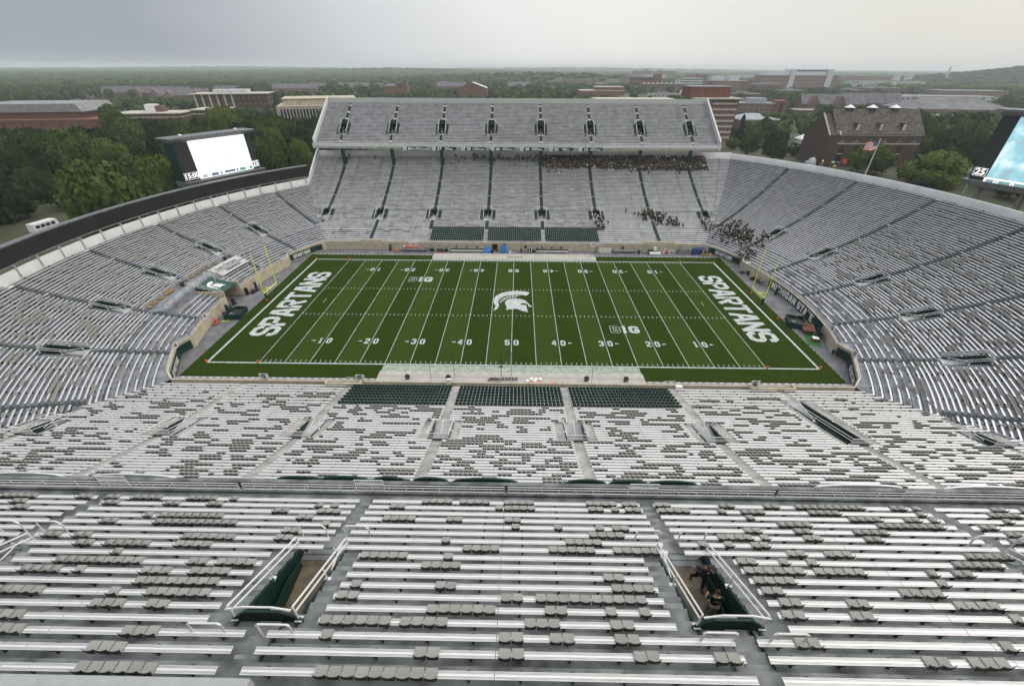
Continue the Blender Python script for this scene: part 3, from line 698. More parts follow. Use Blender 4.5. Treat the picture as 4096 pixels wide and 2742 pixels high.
for x0 in np.arange(-66.9, 60, 16.86):
    x1 = min(66, x0+16.6); x0 = max(-66, x0)
    for z in (zfl+.80, zfl+.58, zfl+.27): m.tube([(x0, -68.74, z), (x1, -68.74, z)], .024, 5)
    k = int((x1-x0)/2.05)
    for i in range(k+1): x = x0+(x1-x0)*i/k; m.tube([(x, -68.74, zfl+.18), (x, -68.74, zfl+.80)], .022, 5)
    for x in np.arange(x0, x1, .14): m.box(x-.008, x+.008, -68.748, -68.732, zfl+.18, zfl+.58)
for c in NAISLE:
    for sx in (c-.9, c+.9): m.tube([(sx, -68.72, zfl+.1), (sx, -68.72, zfl+1.25)], .026, 5)
    for z in (zfl+1.25, zfl+.9): m.tube([(c-.9, -68.72, z), (c+.9, -68.72, z)], .026, 5)
    for x in np.arange(c-.9, c+.9, .14): m.box(x-.008, x+.008, -68.728, -68.712, zfl+.18, zfl+1.25)
rel(m, NR).build('railing', ['white'], NR)
m = MB()
for c in NPORT:
    mir = 1 if c > 0 else -1
    for u0, u1 in ((-2.1, -.85), (.15, 1.45)):
        xa, xb = sorted((c+mir*u0, c+mir*u1)); y = -(Q0-.55); z = zu(6)-.43; m = MB()
        m.tube([(xa, y, z), (xa-.02, y, z+.85), (xa+.14, y, z+1.08), (xb-.14, y, z+1.08), (xb+.02, y, z+.85), (xb, y, z)], .042, 7); rel(m, NR).build('hoop_rail', ['white'], NR)
    for u0, u1 in ((-1.5, -.3), (1.03, 2.25)):
        xa, xb = sorted((c+mir*u0, c+mir*u1)); y = -(Q1+.72); z = zu(15)-.43; m = MB()
        m.tube([(xa, y, z), (xa, y, z+.98), (xa+.08, y, z+1.05), (xb-.08, y, z+1.05), (xb, y, z+.98), (xb, y, z)], .042, 7); rel(m, NR).build('hoop_rail', ['white'], NR)
m = MB()
for n in (6, 7):
    for c in NPORT:
        for sx in (-1, 1): xx = c+sx*1.75; y0 = -(du(n)-.4); 
for c in NPORT:
    m.box(c-2.35, c-1.3, -(Q0+.58), -(Q0-.28), zu(6)-.43, zu(6)-.40, 0); m.box(c+1.3, c+2.35, -(Q0+.58), -(Q0-.28), zu(6)-.43, zu(6)-.40, 0)
rel(m, NR).build('landing', ['conc_up'], NR)
lips = [(-31.5, 2.6), (-24.3, 2.9), (-13.2, 1.6), (-10.2, 1.7), (-7.3, 1.15), (-4.6, 1.2), (-1.0, 2.2), (5.6, 1.35), (8.4, 1.35), (11.2, 1.7), (23.3, 2.9), (31.5, 2.9)]
for i, (x, hw) in enumerate(lips):
    m = MB(); m.prism([(x+hw*math.cos(math.pi*k/10), 22.10+(.5 if abs(x) < 12 else .42)*math.sin(math.pi*k/10)**.9) for k in range(11)]+[(x-hw, 21.2), (x+hw, 21.2)], -67.84, -67.72, 0, 'y')
    tag(m.build('arched_board', ['green'] if abs(x) < 18 else ['alum_dk']), 'back of a curved board showing its arched top past the railing, %s from the left' % ORD[sorted(q[0] for q in lips).index(x)], 'sign', 'arched sign backs beyond the deck railing')
NB = {}
halfname = ['section at the left edge', 'section beside the left opening', 'left half of the middle', 'right half of the middle', 'section beside the right opening', 'section at the right edge']
def nsegs(n):
    E = []; B = [(-24.5, -24.9), (-8.2, -8.75), (9.0, 9.35), (26.05, 26.6)]
    edges = [-41.0]
    for a, p in B:
        if 8 <= n <= 14: edges += [p-2.15, p+2.15]
        else: q = a if n < 8 else p+.15; edges += [q-.42, q+.42]
    edges.append(42.4)
    for i in range(0, len(edges), 2):
        l, r = edges[i], edges[i+1]; o = {0: [0], 2: [1], 4: [2, 3], 6: [4], 8: [5]}[i]
        if len(o) == 2: E += [(l, .315, 2), (.345, r, 3)]
        elif o[0] in (1, 4): j = l+ (r-l)*.52; E += [(l, j-.01, o[0]), (j+.02, r, o[0]+10)]
        else: E.append((l, r, o[0]))
    return E
for n in range(20):
    for l, r, s in nsegs(n):
        L = r-l; h = L/2; key = round(L, 2)
        if key not in NB:
            m = MB(); w_ = .118
            m.box(-h, h, -w_, w_, -.045, 0, 0); m.box(-h, h, -.028, .028, .0006, .004, 1)
            for y in (-w_, w_-.012): m.box(-h, h, y, y+.012, .0006, .007, 1)
            for x in (-h, h-.012): m.box(x, x+.012, -w_+.013, w_-.013, .0006, .006, 1)
            bk = MB(); bk.box(-.055, .055, -.11, .17, -.13, -.046, 0); bk.box(-.03, .03, -.06, .06, -.43, -.131, 0)
            NB[key] = (m.mesh('bench', ['alum_up', 'seam']), bk.mesh('bracket', ['dark']))
        o = put('bench', NB[key][0], None, ((l+r)/2, -du(n), zu(n)))
        nm = halfname[s % 10]+(', inner part' if s in (11, 4) else (', outer part' if s in (1, 14) else ''))
        tag(o, 'aluminium bench, %s row from the railing, %s' % (ORD[n], nm), 'bench', 'benches of the upper deck in front of the camera')
        k = max(2, round(L/1.85))
        for i in range(k): put('bracket', NB[key][1], o, (-h+L*(i+.5)/k, 0, 0))
FILL = [(-41.0, -24.9), (26.5, 42.4)]
mb = MB()
for n in range(20):
    for a, b in ((-66, -42.2), (43.7, 66)): mb.box(a, b, -du(n)-.14, -du(n)+.14, zu(n)-.05, zu(n)); [mb.box(x-.03, x+.03, -du(n)-.06, -du(n)+.06, zu(n)-.43, zu(n)-.051, 1) for x in np.arange(a+1, b, 3)]
tag(mb.build('bench_rows', ['alum', 'dark']), 'aluminium bench rows at the outer ends of the near upper deck', 'benches', 'bench rows of the near upper deck', 'stuff')
CH = [[(-29.81,5),(-25.69,2),(-23.94,2),(-21.79,4),(-18.35,4),(-16.35,1),(-3.79,4),(-1.5,4),(1.2,4),(6.23,4),(7.95,2),(9.96,2),(13.83,2),(16.54,2),(20.07,9),(24.2,2),(25.28,1),(30.23,2)],[(-28.99,2),(-23.35,2),(-19.66,2),(-17.05,2),(-10.75,1),(-9.81,1),(-6.05,2),(0.03,1),(1.25,4),(5.78,2),(6.92,1),(7.98,2),(10.4,4),(13.21,1),(15.03,3),(19.26,4),(24.92,1),(29.82,4)],[(-28.07,2),(-12.69,2),(-9.84,3),(14.51,1),(21.11,4),(23.79,2),(25.01,1),(29.22,1)],[(-19.88,1),(-17.44,8),(-10.91,2),(-5.56,4),(-2.44,2),(0.84,2),(16.6,4),(23.06,8),(27.35,2)],[(-21.48,2),(-16.65,10),(-9.43,1),(1.02,1),(3.34,1),(5.6,1),(6.73,2),(13.92,2),(16.61,2),(20.27,4),(28.01,2)],[(-10.98,2),(5.83,4),(12.61,4),(14.18,1),(16.67,2),(19.86,2),(27.4,2)],[(-23.13,2),(-21.53,2),(-14.91,6),(-11.0,2),(-2.56,1),(4.51,4),(10.62,1),(11.95,1),(13.54,2)],[(-20.73,2),(-18.55,5),(-15.18,4),(-0.7,4),(3.82,5),(7.02,5),(14.92,2),(16.98,3),(24.35,5)],[(-18.4,1),(-5.35,5),(-2.21,1),(12.1,2),(13.87,1),(15.21,1),(23.05,5)],[(-18.59,9),(-13.9,2),(-12.1,4),(-2.45,4),(13.0,6),(16.0,5),(20.24,1),(21.64,2)],[(-20.6,4),(-18.8,1),(-15.3,3),(-12.84,4),(5.42,2),(12.6,4),(20.03,1)],[(-13.79,8),(-5.9,1),(-1.99,2),(6.1,4),(12.1,2),(18.46,4)],[(-20.06,5),(-15.9,1),(-13.18,6),(-6.0,2),(0.88,2),(4.17,10),(12.43,2),(15.21,2),(20.08,4)],[(-15.5,3),(-13.46,2),(-1.15,6),(2.65,2),(4.85,1),(6.21,1),(12.1,2),(14.82,2),(20.87,1)],[(-18.81,3),(-5.15,6),(-2.5,4),(2.06,3),(5.13,2)],[(-18.0,3),(-12.91,3),(-5.93,1),(0.87,2),(2.75,2),(5.14,2),(11.71,2),(18.92,1)],[(-13.5,3),(-2.09,2),(0.9,2),(5.63,2),(8.45,2),(15.69,2),(17.49,3)],[(-12.41,6),(-3.62,9),(19.2,2)]]
sw = .205
sm = MB(); sm.add([(-sw,-.175,.02),(sw,-.175,.02),(sw,.128,.03),(-sw,.128,.03),(-sw,-.175,.075),(sw,-.175,.075),(sw,.128,.07),(-sw,.128,.07)], [(0,3,2,1),(4,5,6,7),(0,1,5,4),(1,2,6,5),(2,3,7,6),(3,0,4,7)], 0)
sm.box(-.04, .04, -.1, .15, -.09, .02, 1); sm.box(-.2, .2, .10, .125, -.02, .019, 1)
BK = MB(); NXS = 7; q = []
for j in range(NXS):
    t = -1+2*j/(NXS-1); x = sw*t; c_ = (1-t*t)
    q += [(x, .13+.015*c_, -.06), (x*1.10, .125+.035*c_, .25-.05*c_), (x*1.10, .152+.035*c_, .245-.05*c_), (x, .165+.015*c_, -.06)]
fs = []; fm = []
for j in range(NXS-1):
    o = j*4
    for k in range(4): fs.append((o+k, o+4+k, o+4+(k+1) % 4, o+(k+1) % 4)); fm.append(1 if k in (2,) else 0)
fs += [(0, 1, 2, 3), tuple((NXS-1)*4+k for k in (3, 2, 1, 0))]; fm += [0, 0]
BK.v = q; BK.f = fs; BK.m = fm
smesh = sm.mesh('folding_seat', ['seat_lt', 'seat_dk']); bmesh_ = BK.mesh('backrest', ['seat_lt', 'seat_dk'])
allst = []
for n, row in enumerate(CH):
    for ri, (xc, k) in enumerate(sorted(row)):
        for j in range(k): allst.append((xc+(j-(k-1)/2)*.462, -du(n), zu(n), n, xc, j, k))
allst.sort(key=near_px)
def secname(x): return 'outermost left section' if x < -24.5 else 'left section' if x < -8.5 else 'middle left half' if x < .33 else 'middle right half' if x < 9 else 'right section' if x < 26 else 'outermost right section'
cnt = {}
for c in sorted(allst[:300], key=lambda c: (c[3], c[0])):
    o = put('folding_seat', smesh, None, (c[0]+random.uniform(-.008, .008), c[1]+random.uniform(-.01, .01), c[2]), math.pi+random.uniform(-.02, .02)); bo = put('backrest', bmesh_, o)
    key = (c[3], secname(c[0])); cnt[key] = cnt.get(key, 0)+1
    tag(o, 'grey seat, %s from left on the %s bench row, %s' % (ORD[cnt[key]-1], ORD[c[3]], secname(c[0])), 'folding seat', 'grey folding seats clamped on the near deck benches')
both = MB(); both.add(sm.v, sm.f); both.m = list(sm.m); both.add(BK.v, BK.f); both.m[len(sm.f):] = list(BK.m)
R = allst[300:]
for n in range(18):
    for a, b in ((-40, -30.5), (31, 41)):
        for u in runs(a, b, .3, .46): R.append((u, -du(n), zu(n)))
tag(put('folding_seats', array_mesh('folding_seats', both.v, both.f, both.m, [c[:3] for c in R], math.pi, 1, ['seat_lt', 'seat_dk'])), 'grey folding seats on the front benches and outer ends of the near deck', 'seats', 'grey folding seats clamped on the near deck benches', 'stuff')
# ledges of the press level just below the camera
m = MB(); m.box(-40, -6.9, -85.2, -80.95, 29.2, 29.62); m.box(-6.9, -3.6, -85.2, -81.30, 28.9, 29.35)
tag(m.build('press_level_ledge', [mat('ledge', (.40, .42, .43), .5, var=.05)]), 'pale grey flat ledge at the bottom edge below the camera', 'ledge')
m = MB(); m.box(-66, 66, -90, -86.6, 0, 43); m.box(-66, 66, -86.6, -84.5, 24, 29.1); tag(m.build('press_box', ['beige']), 'press box building behind and below the camera', 'building')
for i, (x, y, z) in enumerate([(-9.2, -69.4, 22.15), (-12.95, -78.0, 26.3), (-1.1, -70.9, 22.75), (1.95, -79.9, 27.4), (4.0, -80.9, 28.0)][:4]):
    m = MB(); s = .07; m.add([(x-s, y-s, z+.01), (x+s, y-s*.6, z+.03), (x+s*.7, y+s, z+.012), (x-s*.8, y+s*.8, z+.045)], [(0, 1, 2, 3), (3, 2, 1, 0)], 0); m.add([(x, y, z+.005), (x+s*1.3, y, z+.06), (x+s, y+s, z+.01)], [(0, 1, 2)])
    tag(m.build('paper_scrap', ['white']), ['crumpled white paper by the railing left of the middle section', 'white paper scrap in the row left of the left opening', 'paper scrap below the second bench row', 'small white paper on the floor near the bottom edge'][i], 'litter')

# ------------------------------------------------------------ playing field
def struct(o): o['kind'] = 'structure'; return o
m = MB(); m.add([(x, y, 0) for x, y in [(-64.2, -32.5), (64.2, -32.5), (64.2, 32.5), (-64.2, 32.5)]], [(0, 1, 2, 3)]); m.box(-71, -64, -3.4, 2.3, -.2, 0)
struct(m.build('track_apron', ['track']))
tf = bpy.data.materials.new('turf'); tf.use_nodes = True; t = tf.node_tree; p = t.nodes['Principled BSDF']; p.inputs['Roughness'].default_value = .9; p.inputs['Specular IOR Level'].default_value = .03
tcx = t.nodes.new('ShaderNodeTexCoord'); sx = t.nodes.new('ShaderNodeSeparateXYZ'); t.links.new(tcx.outputs['Object'], sx.inputs[0])
def mth(tree, op, a, b=None):
    n = tree.nodes.new('ShaderNodeMath'); n.operation = op
    for i, x in enumerate((a, b)):
        if x is None: continue
        if isinstance(x, (int, float)): n.inputs[i].default_value = x
        else: tree.links.new(x, n.inputs[i])
    return n.outputs[0]
q = mth(t, 'MODULO', mth(t, 'FLOOR', mth(t, 'DIVIDE', mth(t, 'ADD', sx.outputs[0], 45.72), 4.572)), 2)
q = mth(t, 'ABSOLUTE', q)
inf = mth(t, 'LESS_THAN', mth(t, 'ABSOLUTE', sx.outputs[1]), 24.4); inx = mth(t, 'LESS_THAN', mth(t, 'ABSOLUTE', sx.outputs[0]), 45.72)
msk = mth(t, 'MULTIPLY', mth(t, 'MULTIPLY', inf, inx), q)
n1 = t.nodes.new('ShaderNodeTexNoise'); n1.inputs['Scale'].default_value = .22; n1.inputs['Detail'].default_value = 9; n1.inputs['Roughness'].default_value = .65; t.links.new(tcx.outputs['Object'], n1.inputs[0])
n2 = t.nodes.new('ShaderNodeTexNoise'); n2.inputs['Scale'].default_value = 2.2; n2.inputs['Detail'].default_value = 6; t.links.new(tcx.outputs['Object'], n2.inputs[0])
fac = mth(t, 'ADD', mth(t, 'ADD', mth(t, 'MULTIPLY', msk, .31), .09), mth(t, 'ADD', mth(t, 'MULTIPLY', n1.outputs[0], .45), mth(t, 'MULTIPLY', n2.outputs[0], .30)))
mr = t.nodes.new('ShaderNodeValToRGB'); t.links.new(fac, mr.inputs[0])
mr.color_ramp.elements[0].position = .22; mr.color_ramp.elements[0].color = (.015, .030, .002, 1); mr.color_ramp.elements[1].position = 1.0; mr.color_ramp.elements[1].color = (.042, .069, .011, 1)
e2 = mr.color_ramp.elements.new(.5); e2.color = (.025, .045, .0045, 1)
t.links.new(mr.outputs[0], p.inputs['Base Color']); M['turf'] = tf
m = MB(); m.quad((-57.5, -28.6, .05), (57.5, -28.6, .05), (58.2, 28.2, .05), (-58.0, 28.2, .05)); m.box(-57.5, 57.5, -28.62, -28.58, 0, .045); struct(m.build('playing_field', ['turf']))
M['gpaint'] = mat('field_paint', (.49, .525, .52), .9, var=.22, scale=2.2, detail=9, spec=.1)
M['gpaint2'] = mat('field_paint_worn', (.40, .45, .40), .9, col2=(.22, .28, .20), scale=1.1, detail=9, spec=.1)
M['slab'] = mat('pale_surface', (.42, .40, .37), .85, var=.08, scale=.5, detail=8)
M['redline'] = mat('red_line', (.35, .04, .05), .8)
m = MB(); Z = .058
def line(x0, x1, y0, y1, z=Z, k=0): m.quad((x0, y0, z), (x1, y0, z), (x1, y1, z), (x0, y1, z), k)
YD = .9144
for sg in (1, -1):
    a, b = sorted((sg*24.384, sg*24.384+sg*.32)); line(-55.3, 55.3, a, b)
    a, b = sorted((sg*54.864, sg*55.28)); line(a, b, -24.38, 24.38, Z+.002)
    for s2 in (1, -1):
        for k in range(0, 0): pass
for i in range(-10, 11): x = i*5*YD; line(x-.055, x+.055, -24.38, 24.38, Z+.004)
for i in range(-50, 51):
    x = i*YD
    for sg in (1, -1):
        if i % 5:
            a, b = sorted((sg*6.1, sg*6.71)); line(x-.06, x+.06, a, b, Z+.002); a, b = sorted((sg*23.5, sg*24.15)); line(x-.05, x+.05, a, b, Z+.002)
        else: line(x-.32, x+.32, sg*6.1-.05, sg*6.1+.05, Z+.008)
for sg in (1, -1): line(sg*43.2-.06, sg*43.2+.06, -.85, .85, Z+.002)
m.build('field_lines', ['gpaint'])['kind'] = 'structure'
m = MB()
def num(txt, x, y, flip):
    s = -1 if flip else 1; fr = lambda px, py, pz: (x+s*px, y+s*py, Z+.012+pz)
    letters(m, txt, .98, 1.85, .34, .74, fr)
for i in range(-4, 5):
    v = (5-abs(i))*10; x = i*10*YD
    for flip, y in ((0, -17.9), (1, 18.7)):
        s = -1 if flip else 1; num(str(v), x-s*1.35, y, flip)
        if i:
            sg = 1 if i > 0 else -1; xa = x+sg*1.85; yy = y+s*.92
            m.add([(xa, yy-.22, Z+.012), (xa, yy+.22, Z+.012), (xa+sg*.95, yy, Z+.012)], [(0, 1, 2) if sg < 0 else (0, 2, 1)])
struct(m.build('field_numbers', ['gpaint']))
for sx_ in (-1, 1):
    m = MB()
    if sx_ < 0: fr = lambda px, py, pz: (-47.2-py, -15.5+px, Z+.006+pz)
    else: fr = lambda px, py, pz: (47.3+py, 15.5-px, Z+.006+pz)
    letters(m, 'SPARTANS', 3.78, 5.65, 1.06, .14, fr); struct(m.build('end_zone_lettering', ['gpaint']))
for bx, by in ((20.1, -13.0), (-26.4, 10.5)):
    m = MB(); fr = lambda px, py, pz: (bx+px, by+py, Z+.006+pz)
    letters(m, 'B', 2.1, 2.75, .72, .1, fr, 0); fr = lambda px, py, pz: (bx+.12+px, by+.12+py, Z+.012+pz); letters(m, 'B', 1.86, 2.51, .45, .1, fr, 1)
    fr = lambda px, py, pz: (bx+2.15+px, by+py, Z+.006+pz); letters(m, '1', 1.5, 2.75, .62, .1, fr, 0)
    fr = lambda px, py, pz: (bx+3.85+px, by+py, Z+.006+pz); letters(m, 'G', 2.1, 2.75, .68, .1, fr, 0); struct(m.build('conference_mark', ['gpaint', 'turf']))
HEL = [[(-4.48,-4.12),(-4.11,-2.95),(-3.99,-2.2),(-4.19,-1.44),(-4.5,-.36),(-4.62,.74),(-4.54,1.87),(-4.11,3.03),(-3.4,3.97),(-2.59,4.75),(-1.61,5.29),(-.54,5.59),(.84,5.74),(2.22,5.63),(3.14,5.3),(3.81,4.92),(3.04,3.27),(2.36,3.51),(1.23,3.68),(-.28,3.58),(-1.41,3.29),(-2.3,2.74),(-3.01,1.83),(-3.38,.93),(-3.49,.13),(-3.4,-.81),(-3.23,-1.73),(-3.3,-2.64),(-3.59,-3.39),(-4.06,-3.92)],
[(-1.62,-3.72),(-1.49,-2.6),(-1.72,-1.54),(-1.93,-.62),(-1.84,.17),(-1.53,.89),(-.92,1.47),(.12,1.76),(1.23,1.71),(2.2,1.29),(2.86,.59),(3.28,-.35),(3.63,-1.2),(4.32,-2.17),(3.76,-2.16),(3.39,-2.07),(3.37,-1.43),(3.06,-.82),(2.55,-.52),(1.97,-.57),(1.53,-.82),(1.82,-1.16),(2.33,-1.42),(2.9,-1.44),(3.03,-3.1),(3.32,-4.71),(2.66,-4.51),(1.6,-3.87),(.68,-3.18),(-.18,-3.39)],
[(-3.17,-.61),(-3.07,.59),(-2.15,.4),(-2.8,.07)],[(-3.01,.89),(-2.91,1.23),(-2.01,.91),(-2.12,.67)],[(-2.74,1.51),(-2.6,1.8),(-1.73,1.29),(-1.87,1.04)],[(-2.36,2.05),(-2.13,2.29),(-1.35,1.65),(-1.55,1.42)],[(-1.8,2.59),(-1.51,2.79),(-.93,1.95),(-1.22,1.75)],[(-1.21,2.93),(-.8,3.14),(-.45,2.16),(-.74,1.99)],[(-.47,3.25),(.02,3.32),(.04,2.17),(-.15,2.13)],[(.29,3.33),(1.68,3.33),(1.0,3.14),(.63,2.72),(.45,2.14),(.3,2.14)]]
def helmet(mb, fr, s=1, mi=0):
    for P in HEL: mb.add([fr(x*s, y*s, 0) for x, y in P], [tuple(reversed(range(len(P))))], mi)
m = MB(); helmet(m, lambda x, y, z: (x+.15, y, Z+.014)); struct(m.build('midfield_emblem', ['gpaint']))
m = MB()
for sg in (1, -1):
    a, b = (24.82, 26.3) if sg > 0 else (-26.6, -24.82); m.quad((-22.9, a, Z+.006), (22.9, a, Z+.006), (22.9, b, Z+.006), (-22.9, b, Z+.006), 0)
    a, b = (26.3, 29.8) if sg > 0 else (-29.4, -26.6); m.quad((-23.1, a, Z+.004), (23.1, a, Z+.004), (23.1, b, Z+.004), (-23.1, b, Z+.004), 1)
    for x in np.arange(-22, 22, 1.9): y = sg*27.0; m.quad((x, y-.04, Z+.012), (x+.75, y-.04, Z+.012), (x+.75, y+.04, Z+.012), (x, y+.04, Z+.012), 2)
    y = sg*28.1; m.quad((-23, y-.03, Z+.01), (23, y-.03, Z+.01), (23, y+.03, Z+.01), (-23, y+.03, Z+.01), 3)
m.quad((-2.0, 26.9, Z+.02), (2.4, 26.9, Z+.02), (2.4, 27.8, Z+.02), (-2.0, 27.8, Z+.02), 4)
struct(m.build('team_area', ['gpaint2', 'slab', 'white', 'redline', mat('worn_mark', (.35, .33, .22), .8, col2=(.12, .11, .08), scale=3)]))
m = MB()
for x in np.arange(-57, 57.4, 1.22):
    if abs(x) > 23.5:
        for y in (28.55, -28.95): m.quad((x, y, .012), (x+.6, y, .012), (x+.6, y+.16, .012), (x, y+.16, .012))
    elif x > 14 or abs(x) < 10: m.quad((x, 30.9, .012), (x+.6, 30.9, .012), (x+.6, 31.03, .012), (x, 31.03, .012))
for y in np.arange(-28.4, 28, 1.22):
    for s, x in ((-1, -57.75-.01*y), (1, 57.85+.012*y)): m.quad((x-.09, y, .012), (x+.09, y, .012), (x+.09, y+.6, .012), (x-.09, y+.6, .012))
struct(m.build('boundary_dashes', ['white']))
# ---- goalposts, pylons
for sg in (-1, 1):
    r = tag(empty('goalpost', (sg*56.6, 0, 0)), 'yellow goalpost with green padded base behind the %s end zone' % ('left' if sg < 0 else 'right'), 'goalpost', 'goalposts')
    g = MB(); g.tube([(sg*56.6, 0, 1.9), (sg*56.6, 0, 2.1), (sg*56.3, 0, 2.75), (sg*55.6, 0, 3.02), (sg*54.95, 0, 3.05)], .09, 8); g.build
    g.tube([(sg*54.9, -2.85, 3.05), (sg*54.9, 2.85, 3.05)], .085, 8); g.tube([(sg*54.9, -2.82, 3.05), (sg*54.9, -2.82, 12.2)], .075, 7); g.tube([(sg*54.9, 2.82, 3.05), (sg*54.9, 2.82, 12.2)], .075, 7)
    rel(g, r).build('posts', ['yellow'], r)
    g = MB(); g.tube([(sg*56.6, 0, 0), (sg*56.6, 0, 1.9)], .24, 10); rel(g, r).build('pad', ['green'], r)
    for s in (-1, 1): g = MB(); g.box(sg*54.9-.02, sg*54.9+.02, s*2.82, s*2.82+.1, 11.4, 12.3); rel(g, r).build('ribbon', ['orange'], r)
k = 0
PY = [(sx*a, sy*24.55) for sx in (-1, 1) for a in (45.8, 55.2) for sy in (-1, 1)]+[(-56.3, -.6), (56.76, 5.6), (56.7, -6.7)]
for x, y in PY:
    g = MB(); g.box(-.12, .12, -.12, .12, 0, .5); o = g.build('pylon', ['orange']); o.location = (x, y, .05)
    side_ = 'left' if x < 0 else 'right'; nf = 'near' if y < -20 else 'far' if y > 20 else None
    lab = 'orange pylon at the %s corner of the %s %s line' % (nf, side_, 'goal' if abs(x) < 50 else 'end') if nf else {(-56.3): 'orange pylon at the foot of the left goalpost', 56.76: 'orange pylon beyond the right goalpost on the far side', 56.7: 'orange pylon near the right end camera platform'}[x]
    tag(o, lab, 'pylon', 'orange pylons')
# ------------------------------------------------------------ things round the field
def thing(name, mb, mats, label, cat, group=None, smooth=False):
    return tag(mb.build(name, mats, None, smooth), label, cat, group)
def local(cx, cy, rz, z=0):
    c, s = math.cos(rz), math.sin(rz)
    return lambda p: (cx+p[0]*c-p[1]*s, cy+p[0]*s+p[1]*c, z+p[2])
# players' benches
for x0, x1, w in ((-18.6, -9.0, 'left'), (6.2, 15.6, 'right')):
    r = tag(empty('team_bench', ((x0+x1)/2, 31, 0)), 'long %s team bench with white seat and green backrest by the far wall' % w, 'bench', 'team benches on the far sideline')
    m = MB(); m.box(x0, x1, 30.9, 31.25, .42, .47); rel(m, r).build('seat', ['white'], r)
    m = MB(); m.box(x0, x1, 31.45, 31.5, .6, .9); rel(m, r).build('backrest', ['green'], r)
    for x in np.linspace(x0+.3, x1-.3, 6): m = MB(); m.bar((x, 31.0, 0), (x, 31.0, .42), .06, .06); m.bar((x, 31.2, 0), (x, 31.47, .9), .06, .06); rel(m, r).build('leg', ['dark'], r)
def case(x, y, w, d, h, lab, mt='black'):
    r = tag(empty('equipment_case', (x, y, 0)), lab, 'case', 'equipment cases on the far sideline')
    m = MB(); m.box(x-w/2+.04, x+w/2-.04, y-d/2+.04, y+d/2-.04, .12, h-.04); rel(m, r).build('body', [mt], r)
    m = MB()
    for sx_ in (-1, 1):
        for sy in (-1, 1): m.box(x+sx_*w/2-.05, x+sx_*w/2+.05, y+sy*d/2-.05, y+sy*d/2+.05, .08, h)
    for z in (.1, h-.06): m.box(x-w/2, x+w/2, y-d/2-.02, y-d/2+.04, z, z+.07); m.box(x-w/2-.02, x-w/2+.04, y-d/2+.05, y+d/2-.05, z, z+.07); m.box(x+w/2-.04, x+w/2+.02, y-d/2+.05, y+d/2-.05, z, z+.07)
    rel(m, r).build('edge_trim', ['alum'], r)
case(-23.8, 31.1, 1.5, .8, 1.2, 'black road case with metal edges, left one of the pair'); case(-19.7, 31.1, 1.3, .8, 1.2, 'black road case with metal edges beside the green trunk')
case(2.0, 31.1, .75, .8, 1.4, 'slim dark case just right of the tall blue cover', 'green'); case(4.0, 31.1, .55, .7, 1.5, 'tall narrow black case among the far sideline gear'); case(4.7, 31.1, .5, .7, 1.5, 'tall narrow black case touching its twin on the left'); case(6.0-.3, 31.0, 1.2, .7, 1.15, 'low dark case at the right end of the sideline gear', 'green')
m = MB(); m.box(-22.3, -20.6, 30.7, 31.6, .1, .75); m.box(-22.4, -20.5, 30.65, 31.65, .75, .82, 1); thing('trunk', m, ['green', 'greenlt'], 'green storage trunk between the two black cases', 'trunk')
m = MB(); m.tube([(-.5, 0, .15), (0, .1, .22), (.6, 0, .16)], [.14, .2, .13], 8); m.T = None; o = thing('red_bag', m, ['red'], 'small red bag on the ground by the green trunk', 'bag'); o.location = (-21.6, 30.4, 0)
def lump(x0, x1, y0, y1, h, mt, name, label, cat, nx=12, ny=6, seed=0, taper=.35):
    rg = random.Random(seed); m = MB(); V = []
    for i in range(nx+1):
        for j in range(ny+1):
            u, v = i/nx, j/ny; e = min(1, min(u, 1-u)*nx/2.2)*min(1, min(v, 1-v)*ny/1.6)
            z = h*(1-taper*(1-math.sin(math.pi*v)))*(e**.35 if e > 0 else 0)*(1+rg.uniform(-.14, .10))
            V.append((x0+(x1-x0)*u+rg.uniform(-.05, .05), y0+(y1-y0)*v+rg.uniform(-.03, .03), max(0, z)))
    m.add(V, [(i*(ny+1)+j, (i+1)*(ny+1)+j, (i+1)*(ny+1)+j+1, i*(ny+1)+j+1) for i in range(nx) for j in range(ny)])
    m.add(V[:1], [])
    return thing(name, m, [mt], label, cat)
lump(-9.1, -6.6, 30.1, 31.7, 1.0, 'blue', 'covered_gear', 'low heap of blue tarped gear on the far sideline', 'tarp', seed=1)
lump(-8.6, -6.9, 30.8, 31.9, 1.6, 'blue', 'covered_gear', 'upper blue cover standing on the blue heap', 'tarp', seed=2)
lump(-4.1, -2.0, 30.4, 31.7, 2.2, 'blue', 'covered_cart', 'tall blue covered cart by the far wall at midfield', 'tarp', seed=3)
m = MB(); m.tube([(-3.1, 31.0, 2.15), (-3.1, 31.0, 2.6), (-2.6, 30.6, 2.5), (-2.4, 30.5, 2.2)], [.05, .14, .12, .05], 8); m.tube([(-2.7, 31.0, 2), (-2.7, 31.0, 3.4)], .03, 5); thing('camera_mount', m, ['dark'], 'dark camera arm standing on the tall blue cover', 'camera')
m = MB(); m.box(-6.4, -4.9, 31.9, 32.1, .5, 2.1); m.box(-6.3, -6.1, 31.6, 32.1, 0, .5); m.box(-5.2, -5.0, 31.6, 32.1, 0, .5); thing('monitor_board', m, ['black'], 'flat black panel between the blue covered heaps', 'panel')
m = MB(); m.box(-1.4, -.9, 30.1, 30.3, 0, .8); thing('white_box', m, ['white'], 'small white box beside the blue cart', 'box')
def cyl(name, x, y, r, h, mt, label, cat, group=None, z=0):
    m = MB(); m.tube([(0, 0, 0), (0, 0, h*.5), (0, 0, h)], [r*.85, r*.95, r], 12); m.tube([(0, 0, h-.03), (0, 0, h+.04)], r*1.07, 12)
    o = thing(name, m, [mt], label, cat, group); o.location = (x, y, z); return o
